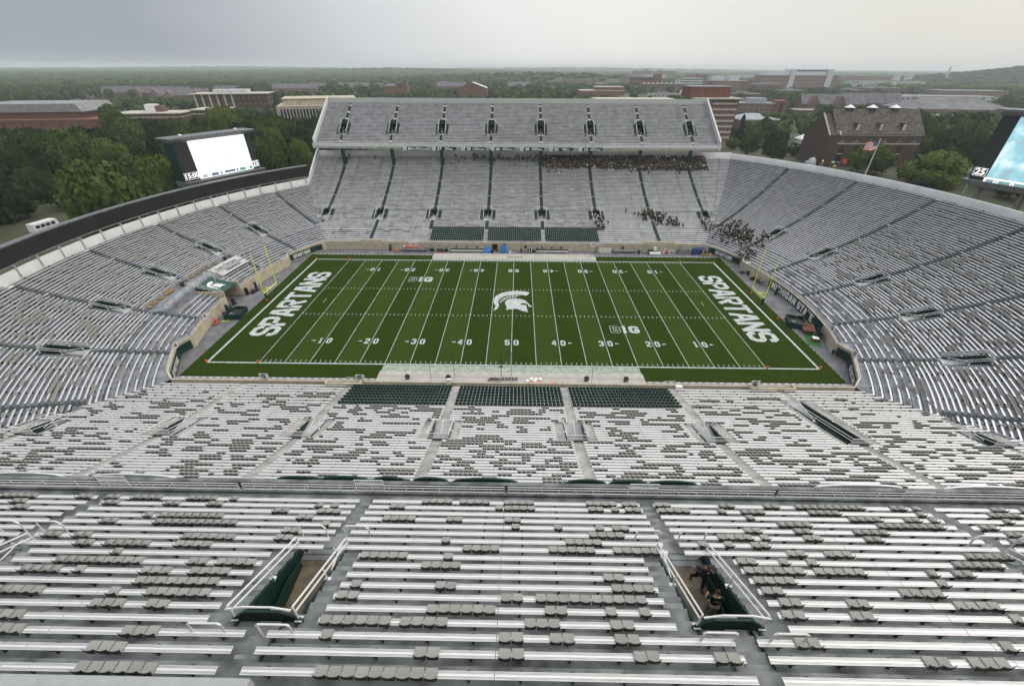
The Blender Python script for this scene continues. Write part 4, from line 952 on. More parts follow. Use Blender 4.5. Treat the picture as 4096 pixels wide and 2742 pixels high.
for i, (x, y, lab) in enumerate([(-36.2, 31.6, 'dark bin beside the orange cone at the far left'), (-6.5+.1, 30.4, 'dark bin right of the left team bench'), (36.0, 31.0, 'dark bin right of the right tarp roll'), (6.6, 31.9, 'dark bin at the left end of the right team bench'), (-61.6, -7.9, 'dark bin by the left end wall'), (60.9, 16.8, 'dark bin beside the tyre heap at the right end'), (60.6, -19.6, 'dark bin at the corner board of the near right wall'), (-62.0, -4.9, 'low dark tub by the left tunnel mouth')]):
    cyl('bin', x, y, .38, .95, 'dark', lab, 'bin', 'dark bins around the field')
def roll(x0, x1, y, r, label):
    m = MB(); n = 14; P = [(x0+(x1-x0)*i/n, y+random.uniform(-.05, .05), r*random.uniform(.92, 1.05)) for i in range(n+1)]
    m.tube(P, [r*random.uniform(.88, 1.06) for _ in P], 12); return thing('tarp_roll', m, ['greytarp'], label, 'tarp roll', 'field tarp rolls', True)
roll(-33.4, -25.6, 31.3, .55, 'rolled grey field tarp with orange cones at the far left'); roll(28.6, 35.0, 31.4, .52, 'rolled grey field tarp between the ladder rack and a dark bin')
m = MB(); m.tube([(-35.4, 31.0, .2), (-33.2, 31.1, .3)], [.06, .3], 10); m.tube([(-33.2, 31.1, .3), (-33.0, 31.1, .3)], .32, 10, 1); thing('foam_cone', m, ['orange', 'white'], 'orange pointed cone lying left of the tarp roll', 'cone', 'orange cones')
m = MB(); m.tube([(-31.7, 31.4, 1.45), (-28.5, 31.4, 1.25)], [.28, .12], 10); m.tube([(-32.0, 31.4, 1.46), (-31.7, 31.4, 1.45)], .33, 10, 1); m.tube([(-28.5, 31.4, 1.25), (-28.1, 31.4, 1.2)], .22, 10, 0); thing('foam_cone', m, ['orange', 'white'], 'orange cone lying on top of the grey tarp roll', 'cone', 'orange cones')
m = MB(); m.tube([(-24.9, 30.9, 0), (-24.9, 30.9, 1.3)], .04, 5); [m.sphere((-24.9+random.uniform(-.2, .2), 30.9, z), .14, 0, 6, 4) for z in (.2, .6, 1.0, 1.3)]; thing('clothes_stand', m, ['dark'], 'thin dark stand left of the black cases', 'stand')
m = MB()
for x in (24.7, 27.9): m.bar((x, 31.4, 0), (x, 32.0, 1.25), .06, .06)
for x in np.linspace(24.7, 27.9, 10): m.bar((x, 31.45, .1), (x, 31.98, 1.2), .16, .05, 1)
m.bar((24.7, 32.0, 1.25), (27.9, 32.0, 1.25), .07, .07); m.bar((24.7, 31.4, .08), (27.9, 31.4, .08), .07, .07); thing('rack', m, ['alum_dk', 'white'], 'metal rack leaning low against the far wall', 'rack')
m = MB()
for a, b in (((21.6, 27.9, 0), (23.6, 30.6, 2.6)), ((22.6, 27.6, 0), (23.9, 30.2, 2.7)), ((23.6, 30.6, 2.6), (23.9, 30.2, 2.7)), ((21.6, 27.9, 0), (22.9, 27.4, .05)), ((23.6, 30.6, 2.6), (23.4, 31.0, 0)), ((22.9, 27.4, .05), (23.4, 31.0, 0))): m.tube([a, b], .04, 5)
for i in range(1, 9):
    t = i/9; a = (21.6+2*t, 27.9+2.7*t, 2.6*t); b = (22.6+1.3*t, 27.6+2.6*t, 2.7*t); m.tube([a, b], .018, 4)
thing('kicking_net', m, ['net'], 'black framed kicking net at the right end of the far team area', 'net')
m = MB(); m.box(38.8, 42.0, 29.7, 30.5, .7, .75); m.box(38.8, 42.0, 29.62, 29.69, .15, .7, 0); m.box(38.6, 41.2, 30.6, 31.6, .8, 1.05, 1); [m.box(x, x+.06, y, y+.06, 0, .7, 0) for x in (38.9, 41.9) for y in (29.75, 30.4)]; [m.box(x, x+.06, y, y+.06, 0, .8, 1) for x in (38.7, 41.1) for y in (30.7, 31.5)]; thing('display_table', m, ['white', 'green'], 'white fronted table with green top by the far wall', 'table')
m = MB(); m.box(40.1, 41.0, 30.7, 31.2, 1.06, 1.3); m.tube([(40.5, 31, 1.3), (40.5, 31, 2.0)], .12, 8); m.box(40.1, 40.9, 30.8, 31.2, 1.7, 2.0); thing('white_rig', m, ['white'], 'white bracket rig standing on the green table', 'rig')
cyl('water_cooler', 44.0, 31.1, .3, .75, 'red', 'red cooler on the ground right of the white table', 'cooler'); m = MB(); m.tube([(43.2, 31.2, 0), (43.35, 31.3, 1.7)], [.2, .1], 8); thing('white_post', m, ['white'], 'white leaning roll between the table and the red cooler', 'roll')
m = MB(); m.box(44.7, 46.1, 30.9, 31.0, 0, .9); m.box(44.95, 45.85, 30.88, 30.895, .2, .7, 1); thing('ground_sign', m, ['white', 'navy'], 'small white panel with dark square leaning right of the cooler', 'sign')
lump(47.2, 51.0, 30.3, 32.1, 1.9, 'greytarp', 'covered_heap', 'grey tarp covered heap at the right end of the far wall', 'tarp', seed=5, taper=.1); lump(51.1, 55.4, 30.4, 32.0, 1.85, 'navy', 'covered_heap', 'navy tarp covered heap at the right end of the far wall', 'tarp', seed=6, taper=.1)
m = MB(); [m.bar(a, b, .12, .3) for a, b in (((53.2, 29.4, 0), (54.6, 30.2, 1.9)), ((54.2, 29.2, 0), (53.7, 30.3, 1.8)), ((54.9, 29.3, 0), (55.4, 30.3, 1.7)), ((53.3, 29.5, .5), (55.1, 29.6, .5)))]; thing('wooden_trestle', m, ['tan'], 'crossed wooden trestle in front of the navy tarp', 'trestle')
lump(55.6, 57.0, 29.6, 30.7, .7, 'tan', 'yellow_heap', 'small yellow brown heap in the far right corner', 'heap', 6, 5, 9)
for nm, x0, x1, zt, zb_, w in (('left', -30.7, -28.0, 2.55, 1.3, 0), ('right', 21.9, 24.4, 2.6, 1.35, 1)):
    r = tag(empty('wall_banner', ((x0+x1)/2, 32.3, 2)), 'white banner %s on the far wall' % ('with three round helmet marks' if not w else 'with black script and a small red line'), 'banner', 'banners on the far wall')
    m = MB(); m.prism([(x0, zb_), (x1, zb_+.05), (x1, zt), (x0, zt)] if not w else [(x0+.35, zb_), (x1-.2, zb_), (x1, zt), (x0, zt)], 32.24, 32.28, 0, 'y'); rel(m, r).build('cloth', ['white'], r)
    m = MB()
    if not w:
        for i in range(3):
            cx = x0+.5+.85*i; m.prism([(cx+.28*math.cos(a), 1.92+.33*math.sin(a)) for a in np.linspace(0, 2*math.pi, 11)[:-1]], 32.225, 32.235, 1 if i != 1 else 0, 'y'); m.prism([(cx+.12*math.cos(a), 1.95+.12*math.sin(a)) for a in np.linspace(0, 2*math.pi, 9)[:-1]], 32.21, 32.22, 2, 'y')
    else:
        m.prism([(x0+.5+.18*i, 2.0+.16*((i*7) % 3-1)) for i in range(9)]+[(x0+.5+.18*i, 2.25+.16*((i*5) % 3-1)) for i in range(8, -1, -1)], 32.225, 32.235, 0, 'y'); m.box(x0+.9, x1-.7, 32.22, 32.235, 1.5, 1.62, 1)
    rel(m, r).build('print', ['black', 'red', 'white'], r)
# near sideline
for i, x in enumerate((-17.7, -10.7, 12.9, 19.6)):
    r = tag(empty('sideline_fan', (x, -29.0, 0)), 'round black drum fan on the near sideline, %s from the left' % ORD[i], 'fan', 'drum fans by the near wall')
    m = MB(); m.tube([(x, -29.15, .7), (x+.1, -28.75, .75)], .42, 14); m.box(x-.3, x+.3, -29.1, -28.8, 0, .3); rel(m, r).build('drum', ['black'], r)
    m = MB(); m.tube([(x-.02, -29.17, .7), (x-.021, -29.175, .7)], .3, 12); rel(m, r).build('grille', ['greytarp'], r)
lump(-4.0, -1.5, -29.9, -28.6, .75, 'clay', 'covered_bench', 'brown covered box by the near wall at midfield', 'cover', 8, 5, 3, .05)
m = MB()
for i in range(5):
    for j in range(2): x, y = -1.25+.55*i, -28.35-.6*j; m.tube([(x, y, 0.08), (x, y, .26)], .17, 10); m.tube([(x, y, .26), (x, y, .28)], .1, 8, 1)
m.box(-1.6, 1.3, -29.2, -28.1, .0, .08)
tag(m.build('helmet_cart', ['greytarp', 'black']), 'low cart with two rows of grey round caps by the near wall', 'cart')
for i, (x, y) in enumerate([(3.6, -28.9), (4.35, -28.95), (5.1, -28.95), (2.9, -29.5), (4.1, -29.5)]): cyl('drink_cooler', x, y, .3, .5, 'white', 'white round drink cooler, %s' % ['leftmost of the back three', 'middle of the back three', 'rightmost of the back three', 'low one at the left end', 'in front of the back three'][i], 'cooler', 'white coolers by the near wall')
m = MB(); m.box(3.3, 5.3, -29.8, -29.3, .0, .22); m.box(6.4, 7.4, -29.6, -29.3, 0, .2); thing('red_crates', m, ['orange'], 'row of orange red crates in front of the white coolers', 'crate')
m = MB(); m.tube([(-1.6, -28.9, 0), (-1.6, -28.9, 5.2)], .045, 6); [m.tube([(-1.9, -28.9, z), (-1.3, -28.9, z)], .16, 8) for z in (3.0, 4.1)]; m.tube([(-1.6, -28.9, 5.2), (-1.6, -28.9, 5.5)], .1, 6); thing('speaker_mast', m, ['dark'], 'dark mast with two horn speakers by the near wall', 'mast')
m = MB(); m.tube([(.15, -29.6, 0), (.15, -29.6, 6.6)], .07, 6); thing('slim_pole', m, ['alum_dk'], 'slim grey pole in line with the fifty yard line', 'pole')
for i, (x, y0, h) in enumerate([(-13.6, -29.1, 5.2), (-9.5, -29.1, 5.3), (13.8, -29.3, 5.2)]):
    m = MB(); m.tube([(x, y0, 0), (x-.1, y0+.3, h)], .035, 6); m.tube([(x-.35, y0+.3, h), (x+.1, y0+.3, h)], .1, 6); thing('microphone_pole', m, ['dark'], 'thin dark pole on the near sideline, %s' % ['between the two left fans', 'just right of the second fan', 'beside the third fan'][i], 'pole', 'thin poles on the near sideline')
m = MB(); m.box(-10.2, -9.5, -33.3, -32.6, 2.6, 3.15); m.box(-10.1, -9.4, -33.25, -32.9, 3.15, 3.5); thing('covered_box', m, ['white'], 'white covered box on the wall by the left block of green chairs', 'box')
m = MB(); m.box(26.3, 27.3, -33.6, -32.9, 2.2, 2.8); thing('white_case', m, ['whitewall'], 'pale box on the wall beside the right block of green chairs', 'box')
# square emblem signs on the wall
def emblem_sign(x, y, z, az, lab, s=1.0):
    r = tag(empty('emblem_sign', (x, y, z)), lab, 'sign', 'square helmet signs on the field wall')
    L = local(0, 0, az); m = MB(); m.T = L; m.box(-.55*s, .55*s, 0, .06, -.1, 1.0*s); m.build('panel', ['whitewall'], r)
    m = MB(); helmet(m, lambda px, py, pz: L((px*.085*s, -.012, .48*s+py*.085*s)), 1, 0); m.build('emblem', ['green'], r)
emblem_sign(-39.8, -32.4, 2.3, 0, 'square helmet sign on the near wall at the far left end', 1.3); emblem_sign(-24.2, -32.4, 2.3, 0, 'square helmet sign left of the left green chairs', 1.3); emblem_sign(38.5, -33.4, 2.9, 0, 'square helmet sign on the near wall at the right gate', 1.2)
for i, (x, y) in enumerate([(-63.3, 12.3), (-60.9, 20.0+3), (-62.0, -12.6), (-60.6, -23.3)]): emblem_sign(x, y, 2.3, -math.pi/2 if x > 0 else math.pi/2, 'square helmet sign on the left end wall, %s' % ['right of the tunnel', 'above the far corner board', 'between tunnel and near corner', 'above the near corner board'][i])
for i, (x, y) in enumerate([(61.2, 22.6), (62.2, -14.9), (60.8, -23.7)]): emblem_sign(x, y, 2.3, -math.pi/2, 'square helmet sign on the right end wall, %s' % ['above the far corner board', 'right of the long lettered board', 'above the near corner board'][i])
# corner boards and the long end board
def wall_board(P, z0, z1, txt, h, w, th, start, lab):
    r = tag(empty('lettered_board', (P[0][0], P[0][1], 0)), lab, 'sign', 'green boards on the field wall')
    m = MB(); acc = []
    for i in range(len(P)-1):
        a, b = Vector(P[i]), Vector(P[i+1]); d = (b-a).normalized(); nn = Vector((-d.y, d.x)); nn = nn if nn.dot(a) < 0 else -nn
        q = [a+nn*.03, b+nn*.03, b+nn*.12, a+nn*.12]
        m.add([(v.x, v.y, z) for z in (z0, z1) for v in q], [(0,3,2,1),(4,5,6,7),(0,1,5,4),(1,2,6,5),(2,3,7,6),(3,0,4,7)]); acc.append((a, d, nn, (b-a).length))
    rel(m, r).build('panel', ['green'], r)
    m = MB()
    def fr(px, py, pz):
        s = start+px
        for a, d, nn, L in acc:
            if s <= L or (a, d, nn, L) == acc[-1]: break
            s -= L
        p = a+d*s+nn*(.135+pz); return (p.x, p.y, z0+(z1-z0-h)/2+py)
    letters(m, txt, w, h, th, w*.14, fr, 0, .004); rel(m, r).build('lettering', ['white'], r)
def ccw(P): return P
wall_board([(-61.2, 22.5), (-57.2, 30.2), (-55.9, 31.4)][0:3], .35, 1.95, 'SPARTANS', 1.05, .62, .2, .9, 'green SPARTANS board at the far left corner of the field wall')
wall_board([(56.0, 31.4), (57.2, 30.2), (61.2, 22.5)], .35, 1.95, 'SPARTANS', 1.05, .62, .2, 2.2, 'green SPARTANS board at the far right corner of the field wall')
wall_board([(-56.6, -30.7), (-57.2, -30.1), (-61.2, -22.5), (-60.4, -20.2)], .3, 1.95, 'SPARTANS', 1.05, .62, .2, 1.0, 'green SPARTANS board at the near left corner of the field wall')
wall_board([(60.4, -20.2), (61.2, -22.5), (57.2, -30.1), (56.6, -30.7)], .3, 1.95, 'SPARTANS', 1.05, .62, .2, 5.6, 'green SPARTANS board at the near right corner of the field wall')
ra = [(X0+64.15*math.cos(R_(a)), 64.15*math.sin(R_(a))) for a in np.arange(8.6, -11.5, -1.25)]
wall_board(ra, .15, 2.25, 'MICHIGAN STATE', 1.65, 1.22, .4, 1.2, 'long green MICHIGAN STATE board on the right end wall')
# camera platforms
for sx_, cx, cy, rz in ((-1, -59.4, -7.4, .12), (1, 59.3, -8.7, -.35)):
    w_ = 'left' if sx_ < 0 else 'right'; r = tag(empty('camera_platform', (cx, cy, 0)), 'green walled camera platform at the %s end of the field' % w_, 'platform', 'end zone camera platforms')
    L = local(0, 0, rz); m = MB(); m.T = L; m.box(-1.5, 1.5, -1.9, 1.9, 0, .55, 1); 
    for a in ((-1.6, -1.5, -2, 2), (1.5, 1.6, -2, 2), (-1.5, 1.5, -2, -1.9), (-1.5, 1.5, 1.9, 2)): m.box(a[0], a[1], a[2], a[3], 0, 1.2, 0)
    m.build('platform_box', ['green', 'dark'], r)
    m = MB(); m.T = L; m.tube([(0, .4, .55), (0, .4, 1.9)], .05, 6); m.tube([(-.5, .1, 1.9), (.2, .5, 2.05), (.9, .9, 2.1)], [.16, .24, .1], 8); m.box(-.9, -.2, -1.0, -.3, .56, 1.0); m.build('camera', ['greytarp'], r)
lump(-61.9, -61.2, 2.8, 4.2, .9, 'black', 'black_cases', 'heap of black gear right of the left tunnel mouth', 'gear', 6, 5, 21); lump(-61.6, -60.8, 4.1, 5.0, .8, 'dark', 'gear_pile', 'dark pile beside the green padded pole on the left', 'gear', 6, 5, 22)
for i, (x, y) in enumerate([(-62.5, 2.6), (-62.6, 1.2-3.9), (-61.7, -3.6)]): m = MB(); [m.box(-.3, .3, -.25, .25, .02+.42*k, .40+.42*k) for k in range(4 if i < 2 else 2)]; o = thing('speaker_stack', m, ['black'], 'stack of black speakers %s' % ['right of the left tunnel mouth', 'left of the left tunnel mouth', 'low by the tunnel mouth in front of the tall stack'][i], 'speaker', 'speaker stacks'); o.location = (x, y, 0)
m = MB(); m.box(-.35, .35, -.5, .5, .35, .55, 1); [m.tube([(x, y-.04, .18), (x, y+.04, .18)], .18, 8, 1) for x in (-.3, .3) for y in (-.5, .5)]; m.tube([(0, 0, .5), (.1, 0, 1.0), (-.1, .1, 1.35)], [.42, .34, .15], 8, 0); o = thing('covered_cart', m, ['red', 'tan'], 'red covered cart against the left end wall', 'cart'); o.location = (-61.5, -11.3, 0)
m = MB(); m.bar((-61.2, -10.0, .08), (-59.7, -9.6, .08), .12, .1); thing('yellow_beam', m, ['yellow'], 'yellow beam lying on the ground at the left end', 'beam')
for i, (x, y, h, mt, lab) in enumerate([(59.95, 17.75, .6, 'black', 'dark tyre like heap by the right end wall'), (60.9, 13.6, .9, 'black', 'black covered heap near the right goalpost'), (61.6, 12.2, .9, 'clay', 'brown black covered heap beside the striped bin')]): lump(x-.7, x+.7, y-.6, y+.6, h, mt, 'gear_heap', lab, 'gear', 6, 5, 30+i)
cyl('striped_bin', 61.6, 10.9, .45, 1.0, 'greytarp', 'pale bluish bin left of the long lettered board', 'bin')
m = MB(); m.T = local(59.9, -14.2, -.35); m.box(-1.3, 1.0, -2.9, 3.1, .01, .05); thing('grass_mat', m, [mat('bright_turf', (.03, .14, .03), .9)], 'bright green mat under the brown shed at the right end', 'mat')
m = MB(); m.T = local(60.2, -12.2, -.35); m.box(-1.0, .5, -.6, 1.7, .06, .8, 0); m.add([(-1.3,-.9,.75),(.8,-.9,1.0),(.8,2.0,1.25),(-1.3,2.0,1.0),(-1.3,-.9,.85),(.8,-.9,1.1),(.8,2.0,1.35),(-1.3,2.0,1.1)], [(0,3,2,1),(4,5,6,7),(0,1,5,4),(1,2,6,5),(2,3,7,6),(3,0,4,7)], 0); thing('wooden_structure', m, [mat('rust_wood', (.14, .055, .03), .8, var=.4, scale=4)], 'reddish brown wooden structure at the right end', 'shed')
m = MB(); m.T = local(59.6, -15.2, -.35); m.box(-.5, .5, -.4, .4, .06, .75, 0); m.box(-.55, .6, -.5, .5, .76, .84, 1); thing('small_stand', m, [mat('rust_wood2', (.2, .06, .03), .8), 'white'], 'small reddish stand with white top on the green mat', 'stand')
m = MB(); m.T = local(61.4, -13.3, -.45); m.prism([(-2.6, .1), (2.6, .1), (1.6, 1.5), (-2.4, 2.0)], -.1, .12, 0, 'x'); thing('green_drape', m, ['green'], 'dark green drape hanging behind the brown shed', 'drape')
for sx_, pts in ((-1, [(-62.3, 5.5), (-62.4, -6.15)]), (1, [(62.75, 5.16), (63.1, -6.5)])):
    for i, (x, y) in enumerate(pts):
        r = tag(empty('net_pole', (x*.993, y, 0)), 'tall thin grey net pole with green pad, %s one at the %s end' % ('far' if i == 0 else 'near', 'left' if sx_ < 0 else 'right'), 'pole', 'net poles behind the goals')
        m = MB(); m.tube([(0, 0, 0), (0, 0, 15.3)], .06, 6); m.build('pole', ['alum_dk'], r); m = MB(); m.tube([(0, 0, 0), (0, 0, 1.9)], .3, 10); m.build('pad', ['green'], r)
# left end: tunnel, cover, platform, banner
r = tag(empty('tunnel', (-63.3, -.6, 0)), 'player tunnel in the left end wall under a green cover with a white helmet', 'tunnel')
m = MB(); m.box(-70.6, -63.3, 2.12, 2.4, 0, 3.6); m.box(-70.6, -63.3, -3.6, -3.32, 0, 3.6); m.box(-70.9, -70.6, -3.6, 2.4, 0, 4.2); rel(m, r).build('tunnel_wall', ['beige'], r)
m = MB(); cz = lambda x: 3.0+(-63.6-x)*.245
m.add([(x, y, cz(x)+dz) for dz in (0, .12) for x, y in ((-63.9, -3.2), (-63.9, 2.0), (-69.3, 2.0), (-69.3, -3.2))], [(0,3,2,1),(4,5,6,7),(0,1,5,4),(1,2,6,5),(2,3,7,6),(3,0,4,7)]); rel(m, r).build('cover', ['greenlt'], r)
m = MB(); helmet(m, lambda px, py, pz: (-66.6-py, -.6+px, cz(-66.6-py)+.135), .31); rel(m, r).build('emblem', ['white'], r)
m = MB()
for y in (-3.4, 2.2):
    for h in (.45, .85, 1.15): m.tube([(-63.5, y, cz(-63.5)+h), (-70.5, y, cz(-70.5)+h)], .028, 5)
    for x in np.linspace(-63.5, -70.5, 8): m.tube([(x, y, cz(x)), (x, y, cz(x)+1.15)], .025, 5)
rel(m, r).build('railing', ['white'], r)
r = tag(empty('viewing_platform', (-71.5, 0, 4.4)), 'curved grey platform with white rails among the left end benches', 'platform'); m = MB()
B0, B1 = ('c', R_(-11.2), 0), ('c', R_(11.2), 0); blockstrip(m, 'left', B0, B1, 38.4, 42.6, 2.6, 4.45); rel(m, r).build('deck', ['conc_end'], r)
m = MB()
for d in (38.5, 42.5):
    Q = [(*F('left', R_(a), d), 4.45) for a in np.linspace(-11, 11, 14)]
    for h in (.5, .8, 1.1): m.tube([(x, y, z+h) for x, y, z in Q], .026, 5)
    for q_ in Q: m.tube([q_, (q_[0], q_[1], q_[2]+1.1)], .025, 5)
rel(m, r).build('railing', ['white'], r)
fc = MB(); fc.box(-.22, .22, -.22, .22, .42, .46); fc.box(-.22, .22, .2, .24, .46, .9); [fc.box(x-.02, x+.02, y-.02, y+.02, 0, .42) for x in (-.2, .2) for y in (-.2, .2)]
fcm = fc.mesh('folding_chair', ['tan']); kk = 0
for ax in [-10.2, -9.9, -9.0, -8.6, -8.2, -7.2, -6.8, -5.6, -5.2, -4.8, -4.4, -4.0, -1.5, 1.2, 1.6, 2.8, 3.2, 4.4, 5.8, 6.1, 7.4, 7.7]:
    u = R_(ax); P = F('left', u, 41.9); o = put('wooden_chair', fcm, None, (*P, 4.45), yaw_of('left', u)+random.uniform(-.3, .3)); kk += 1; tag(o, 'tan wooden folding chair, %s from the near end of the platform rail' % ORD[kk-1], 'chair', 'tan chairs on the left end platform')
for i, (ax, d) in enumerate([(-1.9, 41.4), (9.6, 41.6)]): P = F('left', R_(ax), d); cyl('bin', P[0], P[1], .42, .9, 'dark', ['dark bin among the tan chairs on the platform', 'dark bin at the far end of the platform'][i], 'bin', 'dark bins around the field', 4.45)
r = tag(empty('net_banner', (-69.5, 9, 3.6)), 'pale net banner reading Auto-Owners Insurance over the left end benches', 'banner')
m = MB(); strip(m, 'left', ('c', R_(3.8), 0), ('c', R_(11.4), 0), (36.9, 3.85), (40.4, 5.05)); rel(m, r).build('net', [mat('pale_net', (.50, .51, .50), .8, var=.25, scale=5)], r)
m = MB()
def bf(off, row):
    def fr(px, py, pz):
        d = 38.75+row+py; u = R_(7.4)+(px+off)/rad(d); P = F('left', u, d); return (P[0], P[1], 3.85+(d-36.9)*.343+.04)
    return fr
text_on(m, 'Auto-Owners', 1.2, bf(0, .5), 0, .03, 1.0); text_on(m, 'Insurance', 1.2, bf(.5, -.9), 0, .03, 1.0); rel(m, r).build('lettering', ['black'], r)
# left rim: ribbon board
r = tag(empty('ribbon_board', (-93, 0, 14)), 'long curved black ribbon board above the left end rim', 'board'); m = MB()
def arcband(mb, R0_, R1_, z0, z1, a0, a1, k=44, mt=0, sg=-1):
    V = []
    for i in range(k+1):
        a = R_(a0+(a1-a0)*i/k)
        for rr, z in ((R0_, z0), (R0_, z1), (R1_, z1), (R1_, z0)): V.append((sg*(X0+rr*math.cos(a)), rr*math.sin(a), z))
    mb.add(V, [(4*i+j, 4*(i+1)+j, 4*(i+1)+(j+1) % 4, 4*i+(j+1) % 4) for i in range(k) for j in range(4)]+[(0, 1, 2, 3), tuple(4*k+j for j in (3, 2, 1, 0))], mt)
arcband(m, 93.9, 94.9, 14.35, 17.35, -41.6, 41.6); rel(m, r).build('panel', ['ribbon'], r)
m = MB(); arcband(m, 93.75, 95.05, 17.36, 17.6, -41.7, 41.7); arcband(m, 93.8, 94.95, 14.1, 14.34, -41.7, 41.7)
rel(m, r).build('trim', ['greytarp'], r)
# scoreboards
def scoreboard(C, e, label, xs, zs, cab, clocks, digits, right=False):
    n = Vector((e[1], -e[0])); r = tag(empty('scoreboard', (C[0], C[1], 4)), label, 'scoreboard', 'scoreboards'); T = lambda p: (e[0]*p[0]-n.x*p[1], e[1]*p[0]-n.y*p[1], p[2]-4)
    def bld(nm, mats, fn): m = MB(); m.T = T; fn(m); m.build(nm, mats, r)
    x0, x1, zb_, zt = cab
    bld('cabinet', ['green', 'dark'], lambda m: (m.box(x0, x1, .3, 4.2, zb_, zt, 0), m.box(x0+.3, xs[0]-.15, .18, .29, zs[0], zt-.5, 1), m.box(xs[1]+.15, x1-.4, .18, .29, zs[0], zt-.5, 1)))
    bld('roof', ['greytarp'], lambda m: (m.prism([(-1.3, zt+.35), (4.6, zt+.35), (4.6, zt+.8), (-1.3, zt+.8)], x0-1.2, x1+1.0, 0, 'x'), m.prism([(-1.0, zt+.34), (4.2, zt+.34), (4.2, zt-.6), (.1, zt-.6)], x0-.1, x1+.1, 0, 'x')))
    bld('ledge', ['greytarp'], lambda m: m.prism([(-.9, zb_-1.3), (4.2, zb_-1.3), (4.2, zb_), (-1.5, zb_)], x0-.6, x1+.8, 0, 'x'))
    for x in np.linspace(x0+3, x1-2.5, 4):
        bld('support', ['greytarp'], lambda m: (m.bar((x, 1, 4), (x, 1, zb_-1.2), .5, .5), m.bar((x, 3.6, 4), (x, 3.6, zb_-1.2), .5, .5), m.bar((x, 1, zb_-5), (x, 3.6, zb_-1.3), .3, .3)))
    for i, (x, z, s, w) in enumerate(digits):
        def fn(m, x=x, z=z, s=s, w=w):
            m.box(x-w/2, x+w/2, -.02, .17, z-.95, z+.95, 0); 
            for a in ((x-w/2, x+w/2, z-.95, z-.87), (x-w/2, x+w/2, z+.87, z+.95), (x-w/2, x-w/2+.08, z-.87, z+.87), (x+w/2-.08, x+w/2, z-.87, z+.87)): m.box(a[0], a[1], -.05, -.021, a[2], a[3], 1)
            text_on(m, s, min(2.0, w*.44 if len(s) > 3 else 2.0), lambda px, py, pz: (x+px, -.05, z+py), 1, .03, 1.05)
        bld('clock', ['black', 'lamp_white'], fn)
    return r, bld
def screen_mat(name, ca, cb, cc, sc, st):
    m = bpy.data.materials.new(name); m.use_nodes = True; t = m.node_tree; p = t.nodes['Principled BSDF']; p.inputs['Base Color'].default_value = (.02, .02, .02, 1)
    n = t.nodes.new('ShaderNodeTexNoise'); n.inputs['Scale'].default_value = sc; n.inputs['Detail'].default_value = 3; n.inputs['Distortion'].default_value = .6; tx = t.nodes.new('ShaderNodeTexCoord'); t.links.new(tx.outputs['Object'], n.inputs[0])
    c = t.nodes.new('ShaderNodeValToRGB'); t.links.new(n.outputs[0], c.inputs[0]); E = c.color_ramp.elements
    E[0].position = .36 if ca[0] < .55 else .34; E[0].color = (*ca, 1); E[1].position = .64; E[1].color = (*cc, 1); q = E.new(.5 if ca[0] < .55 else .39); q.color = (*cb, 1)
    t.links.new(c.outputs[0], p.inputs['Emission Color']); p.inputs['Emission Strength'].default_value = st; M[name] = m
screen_mat('screen_white', (.60, .93, .74), (1, 1, 1), (1, 1, 1), .30, 1.1); screen_mat('screen_cyan', (.35, .42, .45), (.30, .62, .72), (.75, .92, .95), .16, 1.0)
screen_mat('screen_green', (.25, .5, .1), (.6, .75, .2), (.8, .9, .85), .3, .9); screen_mat('lamp_white', (1, 1, 1), (1, 1, 1), (1, 1, 1), 1, 1.2); screen_mat('lamp_teal', (.10, .25, .25), (.2, .4, .38), (.12, .3, .28), 1, 1); screen_mat('lamp_slate', (.10, .13, .2), (.14, .2, .3), (.1, .13, .2), 1, 1)
r, bld = scoreboard((-91.1, 54.3), (.4226, .9063), 'left scoreboard with a bright white screen and a 15:00 clock behind the ribbon board', (-8.72, 8.72), (16.55, 26.85), (-13.2, 11.4, 16.3, 27.3), None, [(-11.0, 17.75, '15:00', 4.2), (10.1, 17.85, '25', 2.4)])
bld('screen', ['screen_white'], lambda m: m.box(-8.72, 8.72, -.35, .28, 17.75, 26.85))
bld('score_strip', ['lamp_white', 'lamp_slate', 'lamp_teal'], lambda m: (m.box(-8.72, 8.72, -.35, .28, 16.55, 17.74, 0), m.box(-8.0, -6.8, -.38, -.351, 16.75, 17.55, 1), m.box(-5.4, -3.2, -.38, -.351, 16.75, 17.6, 1), m.box(-2.6, -1.9, -.38, -.351, 16.75, 17.6, 1), m.box(-1.2, 2.4, -.38, -.351, 16.9, 17.6, 1), m.box(2.8, 3.4, -.38, -.351, 16.75, 17.6, 1), m.box(3.9, 6.0, -.38, -.351, 16.75, 17.6, 2), m.box(6.6, 7.2, -.38, -.351, 16.75, 17.6, 2), m.box(7.4, 8.4, -.38, -.351, 16.75, 17.6, 2), text_on(m, '3', .95, lambda px, py, pz: (-7.4+px, -.4, 17.15+py), 0, .03), text_on(m, '0', .95, lambda px, py, pz: (-6.1+px, -.4, 17.15+py), 1, .03), text_on(m, '1', .8, lambda px, py, pz: (-2.25+px, -.4, 17.15+py), 0, .03), text_on(m, '0', .8, lambda px, py, pz: (6.9+px, -.4, 17.15+py), 0, .03)))
bld('roof_light', ['white'], lambda m: [m.sphere((x, 1, 28.4), .5, 0, 8, 5, (1, 1, .7)) for x in (-9.5, 7.5)])
r, bld = scoreboard((120.5, 29.2), (.4226, -.9063), 'large right scoreboard with a pale blue screen at the right edge', (0, 22), (21.9, 35.6), (-3.5, 27, 21.0, 36.2), None, [(-1.75, 22.9, '25', 2.6)], True)
bld('screen', ['screen_cyan'], lambda m: m.box(0, 6.9, -.35, .28, 22.0, 35.5)); bld('screen', ['screen_green'], lambda m: m.box(7.15, 22, -.35, .28, 22.0, 35.5))
